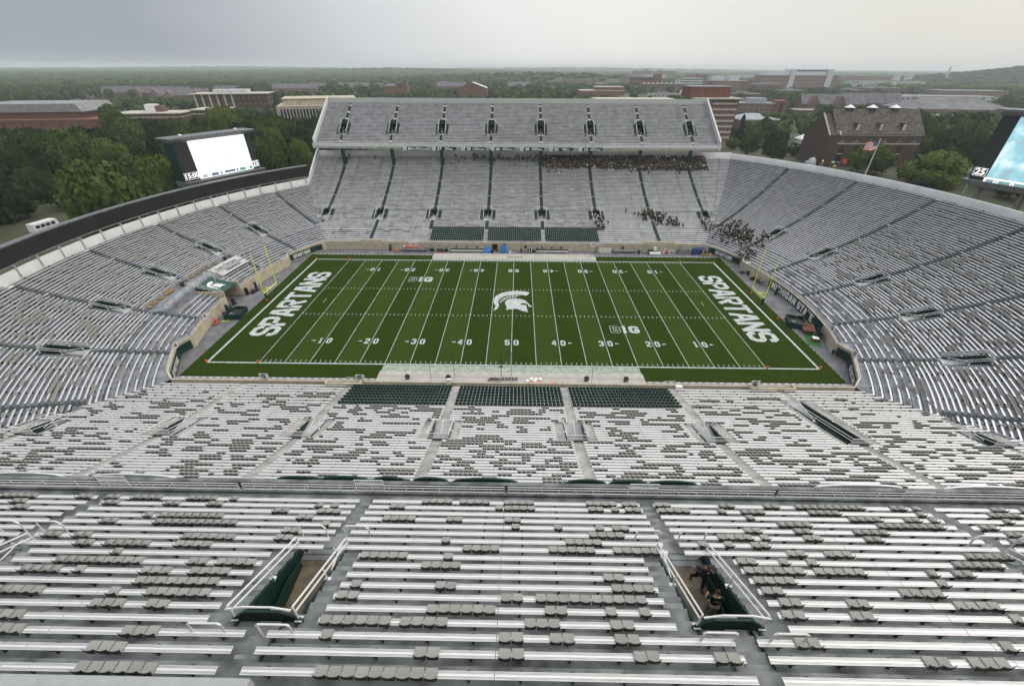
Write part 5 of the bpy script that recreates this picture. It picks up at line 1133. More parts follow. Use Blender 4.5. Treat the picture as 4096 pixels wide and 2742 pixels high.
bld('score_strip', ['lamp_white', 'lamp_teal'], lambda m: (m.box(-.2, 22, -.35, .28, 20.3, 21.9, 0), m.box(.3, 21.5, -.38, -.351, 20.6, 21.6, 1), [text_on(m, s, 1.25, lambda px, py, pz: (x+px, -.42, 21.1+py), 0, .04, 1.2) for s, x in (('G', 2.3), ('0', 5.4), ('5', 8.4), ('7', 12))]))
# flag
r = tag(empty('flagpole', (100.2, 43.0, 4)), 'white flagpole with a waving stars and stripes flag behind the right rim', 'flagpole'); m = MB(); m.tube([(0, 0, 0), (0, 0, 24.7)], [.14, .07], 8); m.sphere((0, 0, 24.8), .15, 0, 6, 4); m.build('pole', ['white'], r)
m = MB(); NXF, NZ = 14, 13; V = []
for i in range(NXF+1):
    for j in range(NZ+1): u, v = i/NXF, j/NZ; V.append((-u*3.3, .35*math.sin(u*6.5+v*1.2)*u**.5, 24.4-2.1*v-.5*u-.18*math.sin(u*5)))
m.add(V, []); 
for i in range(NXF):
    for j in range(NZ): m.f.append((i*(NZ+1)+j, (i+1)*(NZ+1)+j, (i+1)*(NZ+1)+j+1, i*(NZ+1)+j+1)); m.m.append(2 if (i < 6 and j < 7) else j % 2)
for i in range(4):
    for j in range(3): u = .06+i*.1; v = .08+j*.17; p = (-u*3.3, .35*math.sin(u*6.5+v*1.2)*u**.5-.02, 24.4-2.1*v-.5*u-.18*math.sin(u*5)); m.box(p[0]-.05, p[0]+.05, p[1]-.01, p[1]+.005, p[2]-.05, p[2]+.05, 1)
m.build('flag', ['red', 'white', 'navy'], r)
# ------------------------------------------------------------ terrain, roads
def gz(x, y):
    return 4+16*np.exp(-(((x-100)/420)**2+((y-1550)/170)**2))+42*np.exp(-(((x-1700)/310)**2+((y-1500)/260)**2))+22*np.exp(-(((x+900)/900)**2+((y-3600)/500)**2))+30*np.exp(-(((x-800)/2200)**2+((y-6500)/700)**2))+26*np.exp(-(((x+3500)/1500)**2+((y-6000)/900)**2))
def ring0(t): s, c = abs(math.sin(t)), abs(math.cos(t)); return min(50/max(s, 1e-3), 80.5)
NA, NRR = 180, 46; V = []; Fc = []
for k in range(NRR+1):
    for i in range(NA):
        t = 2*math.pi*i/NA; r0 = ring0(t); r = r0*(14000/r0)**((k/NRR)**1.0) if k else r0
        x, y = r*math.cos(t), r*math.sin(t); V.append((x, y, float(gz(x, y)) if r > 150 else 4.0))
for k in range(NRR):
    for i in range(NA): j = (i+1) % NA; Fc.append((k*NA+i, (k+1)*NA+i, (k+1)*NA+j, k*NA+j))
me = bpy.data.meshes.new('ground'); me.from_pydata(V, [], Fc); M['ground'] = mat('ground_grass', (.055, .075, .030), .95, col2=(.075, .075, .045), scale=.02, detail=8); me.materials.append(M['ground']); struct(put('ground', me))
ROADS = [('road', [(95, 330), (128, 250), (142, 215), (170, 178), (215, 120), (240, 20)], 13), ('road', [(142, 222), (210, 262), (330, 330)], 10), ('road', [(-132, 10), (-136, 50), (-140, 80), (-175, 130)], 9), ('road', [(-100, 600), (60, 640), (300, 560), (520, 480)], 14),
         ('road', [(-420, 330), (-300, 210), (-200, 40)], 9)]
def ribbon(P, w, z):
    m = MB(); V = []
    for i, p in enumerate(P):
        a = Vector(P[max(0, i-1)]); b = Vector(P[min(len(P)-1, i+1)]); d = (b-a).normalized(); n = Vector((-d.y, d.x))*w/2
        V += [(p[0]+n.x, p[1]+n.y, z), (p[0]-n.x, p[1]-n.y, z)]
    m.add(V, [(2*i, 2*i+1, 2*i+3, 2*i+2) for i in range(len(P)-1)]); return m
for i, (nm, P, w) in enumerate(ROADS): struct(ribbon(P, w, 4.05+.004*i).build(nm, ['asphalt']))
struct(ribbon([(-181, 92), (-170, 82), (-158, 73), (-149, 66), (-139, 60)], 7, 4.09).build('path', ['path'])); struct(ribbon([(150, 205), (168, 196), (192, 196), (212, 180)], 6, 4.10).build('path', ['path']))
m = MB(); m.quad((172, 205, 4.11), (205, 190, 4.11), (222, 216, 4.11), (190, 234, 4.11)); struct(m.build('parking_lot', ['path']))
m = MB(); m.quad((196, 60, 4.115), (250, 50, 4.115), (262, 130, 4.115), (206, 140, 4.115)); struct(m.build('parking_lot', ['asphalt']))
# ------------------------------------------------------------ buildings
def bmat(n, c, v=.12, s=.4): M[n] = mat(n, c, .85, var=v, scale=s, detail=6)
bmat('brick_red', (.185, .082, .058)); bmat('brick_dark', (.088, .058, .048)); bmat('brick_brown', (.15, .095, .078)); bmat('brick_pale', (.23, .145, .12)); bmat('stone_beige', (.50, .44, .33)); bmat('slate_roof', (.16, .15, .165), .2, .3); bmat('roof_grey', (.27, .27, .28)); bmat('stone_trim', (.52, .48, .42)); bmat('metal_grey', (.36, .37, .40)); bmat('shingle', (.105, .088, .072), .35, .8); bmat('pale_panel', (.55, .57, .60))
bmat('roof_dull', (.17, .172, .18), .2, .1)
M['glass'] = mat('window_glass', (.03, .038, .045), .12, var=.3, scale=.5, spec=.8)
WM = {}
def building(name, label, cx, cy, w, d, z1, wall, roof='flat', rmat='roof_grey', rot=0, z0=4, rows=0, cols=0, ww=1.4, wh=1.8, bands=None, ridge=0, overhang=.4, extra=None, trim=None, sidecols=0, group='campus buildings', wz=None):
    r = tag(empty(name, (cx, cy, z0), rot), label, 'building', group); hw, hd, h = w/2, d/2, z1-z0
    m = MB(); m.box(-hw, hw, -hd, hd, -1, h); 
    if roof == 'gable': m.add([(-hw, -hd, h), (-hw, hd, h), (-hw, 0, h+ridge), (hw, -hd, h), (hw, hd, h), (hw, 0, h+ridge)], [(0, 1, 2), (3, 5, 4)])
    m.build('wall', [wall], r)
    m = MB(); o = overhang
    if roof == 'flat': m.box(-hw-o, hw+o, -hd-o, hd+o, h+.002, h+.6); m.box(-hw+.6, hw-.6, -hd+.6, hd-.6, h+.601, h+.7)
    elif roof == 'gable':
        for s in (-1, 1): m.add([(-hw-o, s*(hd+o), h-.3), (hw+o, s*(hd+o), h-.3), (hw+o, 0, h+ridge+.1), (-hw-o, 0, h+ridge+.1), (-hw-o, s*(hd+o), h), (hw+o, s*(hd+o), h), (hw+o, 0, h+ridge+.45), (-hw-o, 0, h+ridge+.45)], [(0,3,2,1),(4,5,6,7),(0,1,5,4),(1,2,6,5),(3,0,4,7)])
    elif roof == 'hip':
        k = min(hw*.75, hd); m.add([(-hw-o, -hd-o, h), (hw+o, -hd-o, h), (hw+o, hd+o, h), (-hw-o, hd+o, h), (-hw+k, 0, h+ridge), (hw-k, 0, h+ridge)], [(0, 1, 5, 4), (1, 2, 5), (2, 3, 4, 5), (3, 0, 4), (0, 3, 2, 1)])
    m.build('roof', [rmat], r)
    if trim:
        for zt in trim: m = MB(); m.box(-hw-.15, hw+.15, -hd-.15, hd+.15, zt-z0, zt-z0+.5); m.build('trim', ['stone_trim'], r)
    if bands:       # continuous window bands per storey
        n, bh = bands
        for i in range(n):
            zc = h*(i+.62)/n; m = MB(); m.box(-hw+1, hw-1, -hd-.06, -hd+.1, zc-bh/2, zc+bh/2); m.box(hw-.1, hw+.06, -hd+1, hd-1, zc-bh/2, zc+bh/2) if cx < 0 else m.box(-hw-.06, -hw+.1, -hd+1, hd-1, zc-bh/2, zc+bh/2); m.build('window_band', ['glass'], r)
    key = (ww, wh)
    if rows and key not in WM:
        m = MB(); m.box(-ww/2, ww/2, -.07, .1, -wh/2, wh/2, 0); m.box(-ww/2-.12, ww/2+.12, -.14, .02, -wh/2-.2, -wh/2-.005, 1); m.box(-.05, .05, -.1, -.071, -wh/2, wh/2, 1); m.box(-ww/2, ww/2, -.1, -.071, -.04, .04, 1); WM[key] = m.mesh('window', ['glass', 'stone_trim'])
    for j in range(rows):
        zc = (h*(j+.55)/rows) if wz is None else wz[j]-z0
        for i in range(cols): put('window', WM[key], r, (-hw+w*(i+.5)/cols, -hd, zc))
        for i in range(sidecols):
            s = 1 if cx < 0 else -1; o = put('window', WM[key], r, (s*hw, -hd+d*(i+.5)/sidecols, zc)); o.rotation_euler = (0, 0, s*math.pi/2)
    if extra: extra(r)
    return r
def part(nm, mt, r, fn): m = MB(); fn(m); return m.build(nm, mt, r)
# right side
def hall_extra(r):
    [part('roof_dormer', ['shingle', 'stone_trim'], r, lambda m: (m.box(x-1.1, x+1.1, -8.5, -4, 15.6, 19.4, 0), m.box(x-.7, x+.7, -8.6, -8.51, 16.2, 18.8, 1))) for x in (-11, 0, 11)]
    part('gable_wing', ['brick_dark'], r, lambda m: (m.box(-24.4, -19.5, -10.5, 10, -1, 14.2), m.prism([(-10.5, 14.2), (10, 14.2), (-.25, 22.6)], -24.4, -19.6, 0, 'x')))
    part('gable_trim', ['stone_trim'], r, lambda m: [m.bar((-19.3, a[0], a[1]), (-19.3, b[0], b[1]), .5, .5) for a, b in (((-10.6, 14.2), (-.25, 22.9)), ((10.1, 14.2), (-.25, 22.9)))]+[m.bar((-24.5, -10.6, 14.2), (-24.5, -.25, 22.8), .5, .5)])
    for x in (-13, -2, 9): part('roof_vent', ['alum_dk', 'dark'], r, lambda m: (m.box(x-1.5, x+1.5, -1.2, 1.2, 22.5, 25.2, 1), m.add([(x-2, -1.6, 25.2), (x+2, -1.6, 25.2), (x+2, 1.6, 25.2), (x-2, 1.6, 25.2), (x, 0, 26.6)], [(0,1,4),(1,2,4),(2,3,4),(3,0,4),(0,3,2,1)], 0)))
    for x in (-16, -9, -2, 5, 12): part('tall_window', ['glass', 'stone_trim'], r, lambda m: (m.box(x-1.2, x+1.2, -10.07, -9.9, 2.2, 9.4, 0), m.box(x-1.3, x+1.3, -10.12, -10.071, 5.7, 6.1, 1), m.box(x-1.5, x+1.5, -10.2, -9.95, 1.9, 2.19, 1)))
    part('orange_banner', ['orange'], r, lambda m: m.box(-13.6, -9.6, -10.35, -10.3, -.2+1.6, 3.4+.2))
    part('door', ['white', 'glass'], r, lambda m: (m.box(-6.2, -3.4, -10.2, -9.95, 0, 2.6, 1), m.box(-6.3, -3.3, -10.25, -10.21, 2.3, 2.7, 0), m.box(-4.9, -4.7, -10.25, -10.21, 0, 2.3, 0)))
building('brick_hall', 'large dark brick hall with brown shingle roof and tall windows behind the right rim', 175.5, 152, 41.5, 20, 18.6, 'brick_dark', 'gable', 'shingle', rows=1, cols=6, ww=2.2, wh=1.7, ridge=9.6, wz=[16.3], trim=[14.2, 18.0], extra=hall_extra, overhang=.3)
def tower_extra(r):
    part('penthouse', ['brick_red', 'roof_grey'], r, lambda m: (m.box(-17, 9, -4, 12, 25.2, 31.0, 0), m.box(-17.3, 9.3, -4.3, 12.3, 31.01, 31.5, 1)))
    for j in range(7): part('stone_band', ['stone_trim'], r, lambda m: m.box(-3, 13, -9.2, -9.01, 2.2+3.25*j, 3.2+3.25*j))
building('brick_tower', 'tall red brick tower with pale storey bands behind the right end of the upper deck', 127, 233, 27, 18, 28.6, 'brick_red', 'flat', 'stone_trim', rows=7, cols=10, ww=1.1, wh=1.9, wz=[8.6+3.25*j for j in range(7)], overhang=2.0, extra=tower_extra, sidecols=0)
building('brick_annex', 'low long red brick wing with flat tan roof left of the brick tower', 82, 262, 56, 20, 26.3, 'brick_red', 'flat', 'stone_trim')
building('museum', 'brick building with a grey sloped roof behind the roadside trees', 190, 300, 34, 26, 11, 'brick_brown', 'flat', 'roof_grey', rows=1, cols=9, ww=2, wh=2.0, wz=[7.5], extra=lambda r: part('sloped_roof', ['metal_grey'], r, lambda m: m.add([(-17, -9, 7.8), (5, -9, 7.8), (5, 9, 7.8), (-17, 9, 7.8), (-8, 0, 11.2), (3, 0, 11.2)], [(0,1,5,4),(1,2,5),(2,3,4,5),(3,0,4)])))
building('lab_cluster', 'low red brick cluster with rooftop plant behind the grey sloped roof', 240, 415, 40, 28, 15.5, 'brick_pale', 'flat', 'roof_grey', rows=3, cols=8, ww=2.2, wh=1.6, rot=-.25, extra=lambda r: (part('plant_room', ['metal_grey'], r, lambda m: m.box(-6, 12, -6, 8, 12.2, 16)), part('end_block', ['brick_red', 'glass'], r, lambda m: (m.box(19, 29, -16, 6, -1, 14.5, 0), m.box(23, 25, -16.1, -16, 1, 13, 1)))))
building('brick_block', 'plain red brick wing stepping down at the right of the low cluster', 282, 392, 22, 20, 11, 'brick_red', 'flat', 'roof_grey', rows=2, cols=4, ww=2.6, wh=1.6, rot=-.25)
def bps(r):
    for x, w in ((-17, 11), (63, 13)): part('tower_shaft', ['pale_panel'], r, lambda m: m.prism([(x-w/2, -1), (x+w/2, -1), (x+w/2, 40), (x-w/2+1, 40)], -17.5, 12, 0, 'y'))
    part('upper_floor', ['pale_panel'], r, lambda m: m.box(-72, 60, -12, 14, 29.6, 35)); part('top_floor', ['pale_panel', 'glass'], r, lambda m: (m.box(-24, 62, -9, 10, 35.01, 40.2, 0), m.box(-20, 58, -9.1, -9.01, 36, 38.5, 1)))
    for i in range(8): part('roof_stack', ['white'], r, lambda m: m.bar((-26+i*12.3, 0, 40.2), (-24.6+i*12.3, 0, 46), 1.2, 1.2))
building('science_building', 'huge brick and pale panel science building with roof stacks on the skyline', 607, 1016, 165, 32, 33.4, 'brick_pale', 'flat', 'pale_panel', rows=4, cols=15, ww=7.5, wh=1.8, wz=[9.5, 16, 22.5, 29], extra=bps)
building('gothic_hall', 'long gabled brick hall with slate roof left behind the dark brick hall', 330, 432, 64, 16, 14, 'brick_brown', 'gable', 'slate_roof', rows=3, cols=12, ww=1.5, wh=1.8, ridge=8.5, rot=-.05, extra=lambda r: [part('gable_front', ['brick_brown', 'slate_roof'], r, lambda m: (m.prism([(x-6, -1), (x+6, -1), (x+6, 10), (x, 17.5), (x-6, 10)], -13, -1, 0, 'y'))) for x in (-22, 4)])
building('gothic_hall', 'slate roofed brick hall further right behind the dark brick hall', 396, 470, 60, 16, 13, 'brick_brown', 'gable', 'slate_roof', rows=3, cols=10, ww=1.5, wh=1.8, ridge=9, rot=-.2)
building('grey_roof_hall', 'wide low building with a broad pale grey roof at the far right', 446, 425, 96, 50, 11.5, 'brick_brown', 'hip', 'roof_dull', rows=1, cols=20, ww=3, wh=2.0, ridge=9, rot=-.12, wz=[8], extra=lambda r: part('canopy', ['pale_panel'], r, lambda m: m.box(-34, 30, -32, -25.5, 1.2, 3)))
building('tan_laboratory', 'tan and brick laboratory block with rooftop plant beyond the brick tower', 378, 818, 62, 34, 26, 'brick_pale', 'flat', 'roof_grey', rows=5, cols=9, ww=3, wh=2.2, extra=lambda r: (part('plant_room', ['pale_panel'], r, lambda m: (m.box(-34, -10, -8, 10, 22, 30), m.box(-2, 16, -8, 10, 22, 31))), part('annex', ['brick_red'], r, lambda m: m.box(18, 30, -19, 5, -1, 21.5))))
building('glass_block', 'white and glass block left of the tan laboratory', 377, 1005, 42, 20, 26.5, 'pale_panel', 'flat', 'pale_panel', bands=(5, 1.8))
building('red_slab', 'distant flat red brick slab above the glass block', 518, 1305, 48, 16, 31, 'brick_red', 'flat', 'roof_grey')
building('stepped_hall', 'stepped red brick block with dark window strip on the skyline', 276, 1006, 62, 24, 28, 'brick_red', 'flat', 'brick_red', bands=(3, 3), extra=lambda r: part('stair_tower', ['brick_red'], r, lambda m: m.box(18, 31, -12.5, 4, 20, 30.5)))
building('brick_range', 'long low brick range with small roof domes below the stepped block', 284, 902, 84, 18, 19, 'brick_brown', 'flat', 'roof_grey', rows=3, cols=14, ww=2.4, wh=1.6, extra=lambda r: [part('roof_dome', ['white'], r, lambda m: m.sphere((x, 0, 15.8), 1.6, 0, 8, 4)) for x in range(-36, 40, 9)])
m = MB(); m.sphere((0, 0, 0), 5.6, 0, 16, 9); o = thing('observatory_dome', m, ['pale_panel'], 'pale round dome between trees beyond the upper deck', 'dome'); o.location = (229.5, 600, 15.5)
for x, w, l in ((515, 80, 'left'), (608, 80, 'right')): building('residence_tower', 'distant long residence slab on the horizon, %s one of the pair' % l, x, 2010, w, 16, 35, 'brick_pale', 'flat', 'roof_grey', rows=8, cols=8, ww=4, wh=1.6, extra=lambda r: part('lift_house', ['brick_pale'], r, lambda m: m.box(-2+(8 if l == 'left' else -24), 10+(8 if l == 'left' else -24), -5, 5, 31, 36.5)), group='residence slabs on the horizon')
building('flat_hall', 'flat roofed red brick complex beyond the upper deck right of the middle', 134, 720, 70, 40, 14.3, 'brick_red', 'flat', 'stone_trim', extra=lambda r: part('upper_storey', ['brick_red', 'stone_trim'], r, lambda m: (m.box(-10, 34, -15, 15, 10.5, 15.2, 0), m.box(-11, 35, -16, 16, 15.21, 16, 1))))
for i, (x, y, w, z, l) in enumerate([(180, 1395, 110, 17, 'nearest of the long brick halls in the trees beyond the deck'), (260, 1700, 90, 20, 'furthest of the long brick halls in the trees beyond the deck'), (95, 1640, 110, 20, 'leftmost of the long brick halls in the trees beyond the deck')]): building('brick_hall_far', l, x, y, w, 18, z, 'brick_pale', 'flat', 'roof_grey', rows=3, cols=10, ww=3.2, wh=1.4)
building('fieldhouse', 'brick gymnasium with a wide gabled roof beyond the middle of the deck', -68.5, 652, 43, 24, 19.2, 'brick_red', 'flat', 'brick_red', rows=1, cols=8, ww=1.5, wh=3, wz=[13], extra=lambda r: (part('gable', ['brick_red'], r, lambda m: m.prism([(-21.5, 15.2), (21.5, 15.2), (0, 22.5)], -12, -11, 0, 'y')), part('roof_slope', ['roof_grey', 'white'], r, lambda m: (m.add([(0, -12.3, 22.9), (21.9, -12.3, 15.6), (21.9, 12, 15.6), (0, 12, 22.9)], [(0,1,2,3)], 1), m.add([(0, -12.3, 22.9), (-21.9, -12.3, 15.6), (-21.9, 12, 15.6), (0, 12, 22.9)], [(3,2,1,0)], 0)))))
building('brick_box', 'plain red brick box with a green stair tower beyond the left part of the deck', -209, 752, 40, 22, 18.5, 'brick_red', 'flat', 'roof_grey', extra=lambda r: (part('stair_tower', ['greenlt'], r, lambda m: m.box(4, 12, -11.5, 0, 12, 18.5)), part('end_tower', ['brick_red'], r, lambda m: m.box(13, 20.4, -11.6, 0, 12, 19.5))))
building('library', 'long beige library with vertical fins left of the far stand', -170, 325, 62, 46, 18, 'stone_beige', 'flat', 'stone_beige', rot=.36, extra=lambda r: (part('upper_storey', ['stone_beige'], r, lambda m: (m.box(-26, 29, -17, 18, 14.71, 19.2), m.box(-27, 30, -18, 19, 19.21, 19.6))), [part('fin', ['stone_trim'], r, lambda m: m.box(x-.3, x+.3, -24.0, -23.01, 0, 13.4)) for x in np.arange(-29.5, 30.5, 2.4)], part('glazing', ['glass'], r, lambda m: m.box(-30, 30, -23.06, -23.005, 1, 12.5)), [part('fin', ['stone_trim'], r, lambda m: m.box(-32, -31.01, y-.3, y+.3, 0, 13.4)) for y in np.arange(-21, 22, 2.6)], part('glazing', ['glass'], r, lambda m: m.box(-31.06, -31.005, -21, 21, 1, 12.5))))
building('colonnade_hall', 'brick block with white pilasters and broad white eaves left of the library', -278, 388, 62, 30, 23, 'brick_dark', 'flat', 'stone_trim', rows=4, cols=14, ww=1.4, wh=2.2, rot=.3, overhang=2.4, sidecols=6, extra=lambda r: ([part('pilaster', ['stone_trim'], r, lambda m: m.box(-30+i*6.2-.7, -30+i*6.2+.7, -15.8, -15.01, 0, 18.8)) for i in range(6)], part('plant_room', ['pale_panel'], r, lambda m: m.box(-16, 14, -6, 8, 19.8, 22.5))))
building('brick_apartments', 'dark brick block with cornices and rooftop box, larger of the pair left of scoreboard', -288, 290, 46, 26, 14.2, 'brick_brown', 'flat', 'stone_trim', rows=3, cols=10, ww=1.3, wh=1.7, rot=.2, trim=[11.6], sidecols=5, overhang=.9, extra=lambda r: part('roof_box', ['whitewall', 'brick_brown'], r, lambda m: (m.box(-4, 3, -4, 4, 10.9, 16, 0), m.box(3.01, 8, -4, 4, 10.9, 15, 1))))
building('brick_apartments', 'dark brick block with pale cornices, smaller of the pair left of the scoreboard', -247, 300, 24, 24, 16, 'brick_dark', 'flat', 'stone_trim', rows=3, cols=6, ww=1.3, wh=1.7, rot=.2, trim=[13.4], overhang=.9)
def arena(r):
    part('upper_box', ['brick_red', 'roof_grey'], r, lambda m: (m.box(-34, 30, -18, 20, 8.6, 13.2, 0), m.prism([(-37, 13.2), (34, 13.2), (31, 18.4), (-33, 18.4)], -20, 22, 1, 'y')))
    for i in range(9): part('buttress', ['brick_dark'], r, lambda m: m.bar((-47+i*11.4, -29.6, 0), (-47+i*11.4, -28.2, 8.4), .7, .8, 0, (1, 0, 0)))
building('brick_arena', 'massive red brick building with slanted base and grey roof box at the far left', -352, 268, 104, 56, 12.4, 'brick_red', 'flat', 'brick_red', rot=.22, extra=arena)
for i, (x, y, w, rot, l) in enumerate([(-592, 650, 70, .1, 'leftmost'), (-520, 640, 66, -.1, 'middle'), (-462, 585, 60, .35, 'right')]): building('gothic_dormitory', 'slate roofed dormitory in the trees at upper left, %s of the group of three' % l, x, y, w, 15, 11.5, 'brick_brown', 'gable', 'slate_roof', rows=2, cols=10, ww=1.6, wh=1.8, ridge=8, rot=rot, group='slate roofed dormitories', extra=lambda r: [part('gable_front', ['brick_pale'], r, lambda m: m.prism([(xx-5, -1), (xx+5, -1), (xx+5, 8), (xx, 14), (xx-5, 8)], -11, -1, 0, 'y')) for xx in (-w*.3, w*.25)])
for i, (x, y, w, l) in enumerate([(-410, 812, 78, 'beyond the white eaved block'), (-470, 700, 40, 'left above the white eaved block'), (-330, 900, 60, 'above the beige library'), (-395, 880, 34, 'near the left end of the upper deck'), (-140, 940, 60, 'left of the gymnasium'), (-260, 870, 40, 'above the brick box'), (0, 1000, 50, 'right of the gymnasium')]): building('slate_hall', 'small slate roofed brick hall %s' % l, x, y, w, 15, 12, 'brick_pale', 'gable', 'slate_roof', rows=2, cols=8, ww=1.8, wh=1.6, ridge=7, rot=.1*(-1)**i, group='slate roofed halls in the trees')
for i, (x, y, w, d, z, l) in enumerate([(620, 640, 120, 40, 12, 'nearer pale roofed block at the far right'), (760, 760, 100, 40, 15, 'further pale roofed block at the far right'), (900, 1150, 160, 30, 20, 'long hazy block left of the dark hill'), (1100, 1500, 120, 26, 26, 'hazy slab on the horizon at the right'), (820, 1050, 90, 24, 16, 'brick block right of the science building'), (560, 560, 60, 30, 13, 'brick block above the broad grey roof')]): building('far_block', l, x, y, w, d, z, ['pale_panel', 'brick_pale'][i % 2], 'flat', 'roof_grey', rows=2, cols=10, ww=4, wh=1.8, rot=-.2, group='blocks beyond the right end')
XB = [(330, 640, 46, 14, 'brick_red'), (255, 560, 34, 12, 'brick_pale'), (430, 700, 44, 16, 'brick_brown'), (470, 860, 54, 20, 'brick_red'), (175, 980, 60, 16, 'brick_brown'), (430, 1180, 60, 22, 'pale_panel'), (340, 1420, 70, 24, 'brick_pale'), (720, 1250, 70, 24, 'brick_pale'), (820, 1320, 60, 30, 'pale_panel'), (900, 1400, 90, 22, 'brick_brown'), (700, 900, 70, 14, 'brick_red'), (560, 760, 50, 15, 'brick_brown'), (480, 1700, 90, 26, 'pale_panel'), (880, 1800, 110, 28, 'pale_panel'), (640, 1600, 80, 26, 'brick_pale'), (330, 2200, 120, 24, 'pale_panel'), (60, 870, 50, 13, 'brick_brown'), (-180, 1100, 60, 14, 'brick_pale'), (-330, 1150, 60, 13, 'brick_pale'), (140, 560, 40, 11, 'brick_red'), (215, 640, 44, 13, 'pale_panel'), (520, 600, 50, 13, 'pale_panel'), (660, 820, 60, 16, 'brick_brown'), (450, 1020, 50, 24, 'brick_red'), (560, 1500, 60, 30, 'brick_pale'), (770, 1050, 60, 18, 'pale_panel')]
for i, (x, y, w_, z, wl) in enumerate(sorted(XB)):
    building('campus_block', 'hazy %s block with rows of windows in the trees, %s of these from the left' % ('pale' if wl == 'pale_panel' else 'brick', ORD[i]), x, y, w_, 16, z, wl, 'flat', 'roof_grey', rows=max(2, int(z/5)), cols=8, ww=w_/14, wh=1.7, rot=.15*(-1)**i, group='small blocks among the trees', extra=lambda r: part('plant_room', ['roof_grey'], r, lambda m: m.box(-w_*.2, w_*.1, -4, 4, z-3.3, z-1)))
m = MB(); m.tube([(0, 0, 0), (0, 0, 38)], [3.2, 2.2], 12); o = thing('smokestack', m, ['pale_panel'], 'tall hazy smokestack on the right horizon', 'smokestack'); o.location = (1342, 1500, 14)
for i, (x, y, r_, h) in enumerate([(1180, 1490, 14, 26), (1225, 1500, 14, 26)]): m = MB(); m.tube([(0, 0, 0), (0, 0, h*.6), (0, 0, h)], [r_, r_*.72, r_*.78], 14); o = thing('cooling_tower', m, ['pale_panel'], 'hazy cooling tower on the right horizon, %s one' % ('left' if i == 0 else 'right'), 'tower'); o.location = (x, y, 6)
# ------------------------------------------------------------ small outside things
def vehicle(name, x, y, rz, L, Wd, H, mt, lab, cat, win=True):
    r = tag(empty(name, (x, y, 4.1), rz), lab, cat, 'parked vehicles'); m = MB(); bus = H > 2.4
    if bus: m.prism([(-L/2, .45), (L/2, .45), (L/2, H*.55), (L/2-.25, H), (-L/2+.1, H)], -Wd/2, Wd/2, 0, 'y')
    else: m.prism([(-L/2, .3), (L/2, .3), (L/2, .8), (L*.28, .95), (L*.12, H), (-L*.25, H), (-L*.42, .95), (-L/2, .9)], -Wd/2, Wd/2, 0, 'y')
    m.build('body', [mt], r)
    m = MB(); z0, z1 = (H*.5, H*.82) if bus else (.95, H-.08)
    if bus:
        for i in range(int(L/1.4)): x0 = -L/2+.5+i*1.4; m.box(x0, x0+1.15, -Wd/2-.02, Wd/2+.02, z0, z1)
    else: m.box(-L*.24, L*.1, -Wd/2-.02, Wd/2+.02, z0, z1)
    m.build('windows', ['glass'], r)
    for sx_ in (-.32, .32):
        for sy in (-1, 1): m = MB(); m.tube([(sx_*L, sy*(Wd/2-.1), .35), (sx_*L, sy*(Wd/2+.04), .35)], .35, 10); m.build('wheel', ['black'], r)
vehicle('shuttle_bus', -138.8, 35.0, 1.45, 6.8, 2.4, 2.7, 'white', 'white shuttle bus parked behind the ribbon board at far left', 'bus'); vehicle('shuttle_bus', -135.5, 47.5, 1.2, 8.5, 2.5, 3.0, 'white', 'white bus partly hidden behind the ribbon board', 'bus')
vc = ['white', 'alum_dk', 'navy', 'red', 'dark', 'whitewall']
spots = [(150+i*3.1, 190-i*3.3+8, -.8) for i in range(2)]+[(198+(i % 8)*6.2, 66+(i//8)*14, 1.5) for i in range(32)]+[(178+i*5, 214+i*1, .3) for i in range(4)]+[(146, 212, -1.0), (215, 266, .5), (240, 281, .5), (262, 292, .5)]
for i, (x, y, rz) in enumerate(spots):
    if random.random() < .8: vehicle('parked_car', x, y, rz, 4.5, 1.8, 1.45, vc[i % 6], '%s car, %s from left in %s line beyond right rim' % (['white', 'silver', 'dark blue', 'red', 'black', 'pale'][i % 6], ORD[i % 8], ORD[i//8]), 'car')
def tent(x, y, s, mt, lab):
    r = tag(empty('canopy_tent', (x, y, 4)), lab, 'tent', 'canopy tents outside'); m = MB(); h = 2.3
    m.add([(-s, -s, h), (s, -s, h), (s, s, h), (-s, s, h), (0, 0, h+s*.75), (-s, -s, h-.4), (s, -s, h-.4), (s, s, h-.4), (-s, s, h-.4)], [(0,1,4),(1,2,4),(2,3,4),(3,0,4),(0,5,6,1),(1,6,7,2),(2,7,8,3),(3,8,5,0)]); m.build('canopy', [mt], r)
    for a in (-1, 1):
        for b in (-1, 1): m = MB(); m.tube([(a*s*.97, b*s*.97, 0), (a*s*.97, b*s*.97, h)], .05, 5); m.build('leg', ['white'], r)
for a in [(190, 225, 4.2, 'white', 'large white tent by the pale lot beside the brick hall'), (-137, 73, 2.6, 'white', 'white tent peak behind the ribbon board'), (208, 128, 3, 'white', 'white tent right of the dark brick hall'), (216, 138, 3.2, 'white', 'white tent behind another right of the brick hall'), (221, 152, 3.4, 'greenlt', 'green tent right of the dark brick hall'), (199, 84, 2.6, 'white', 'small white tent under the trees at far right'), (152, 147, 2.2, 'white', 'small white tent at the near corner of the brick hall')]: tent(*a)
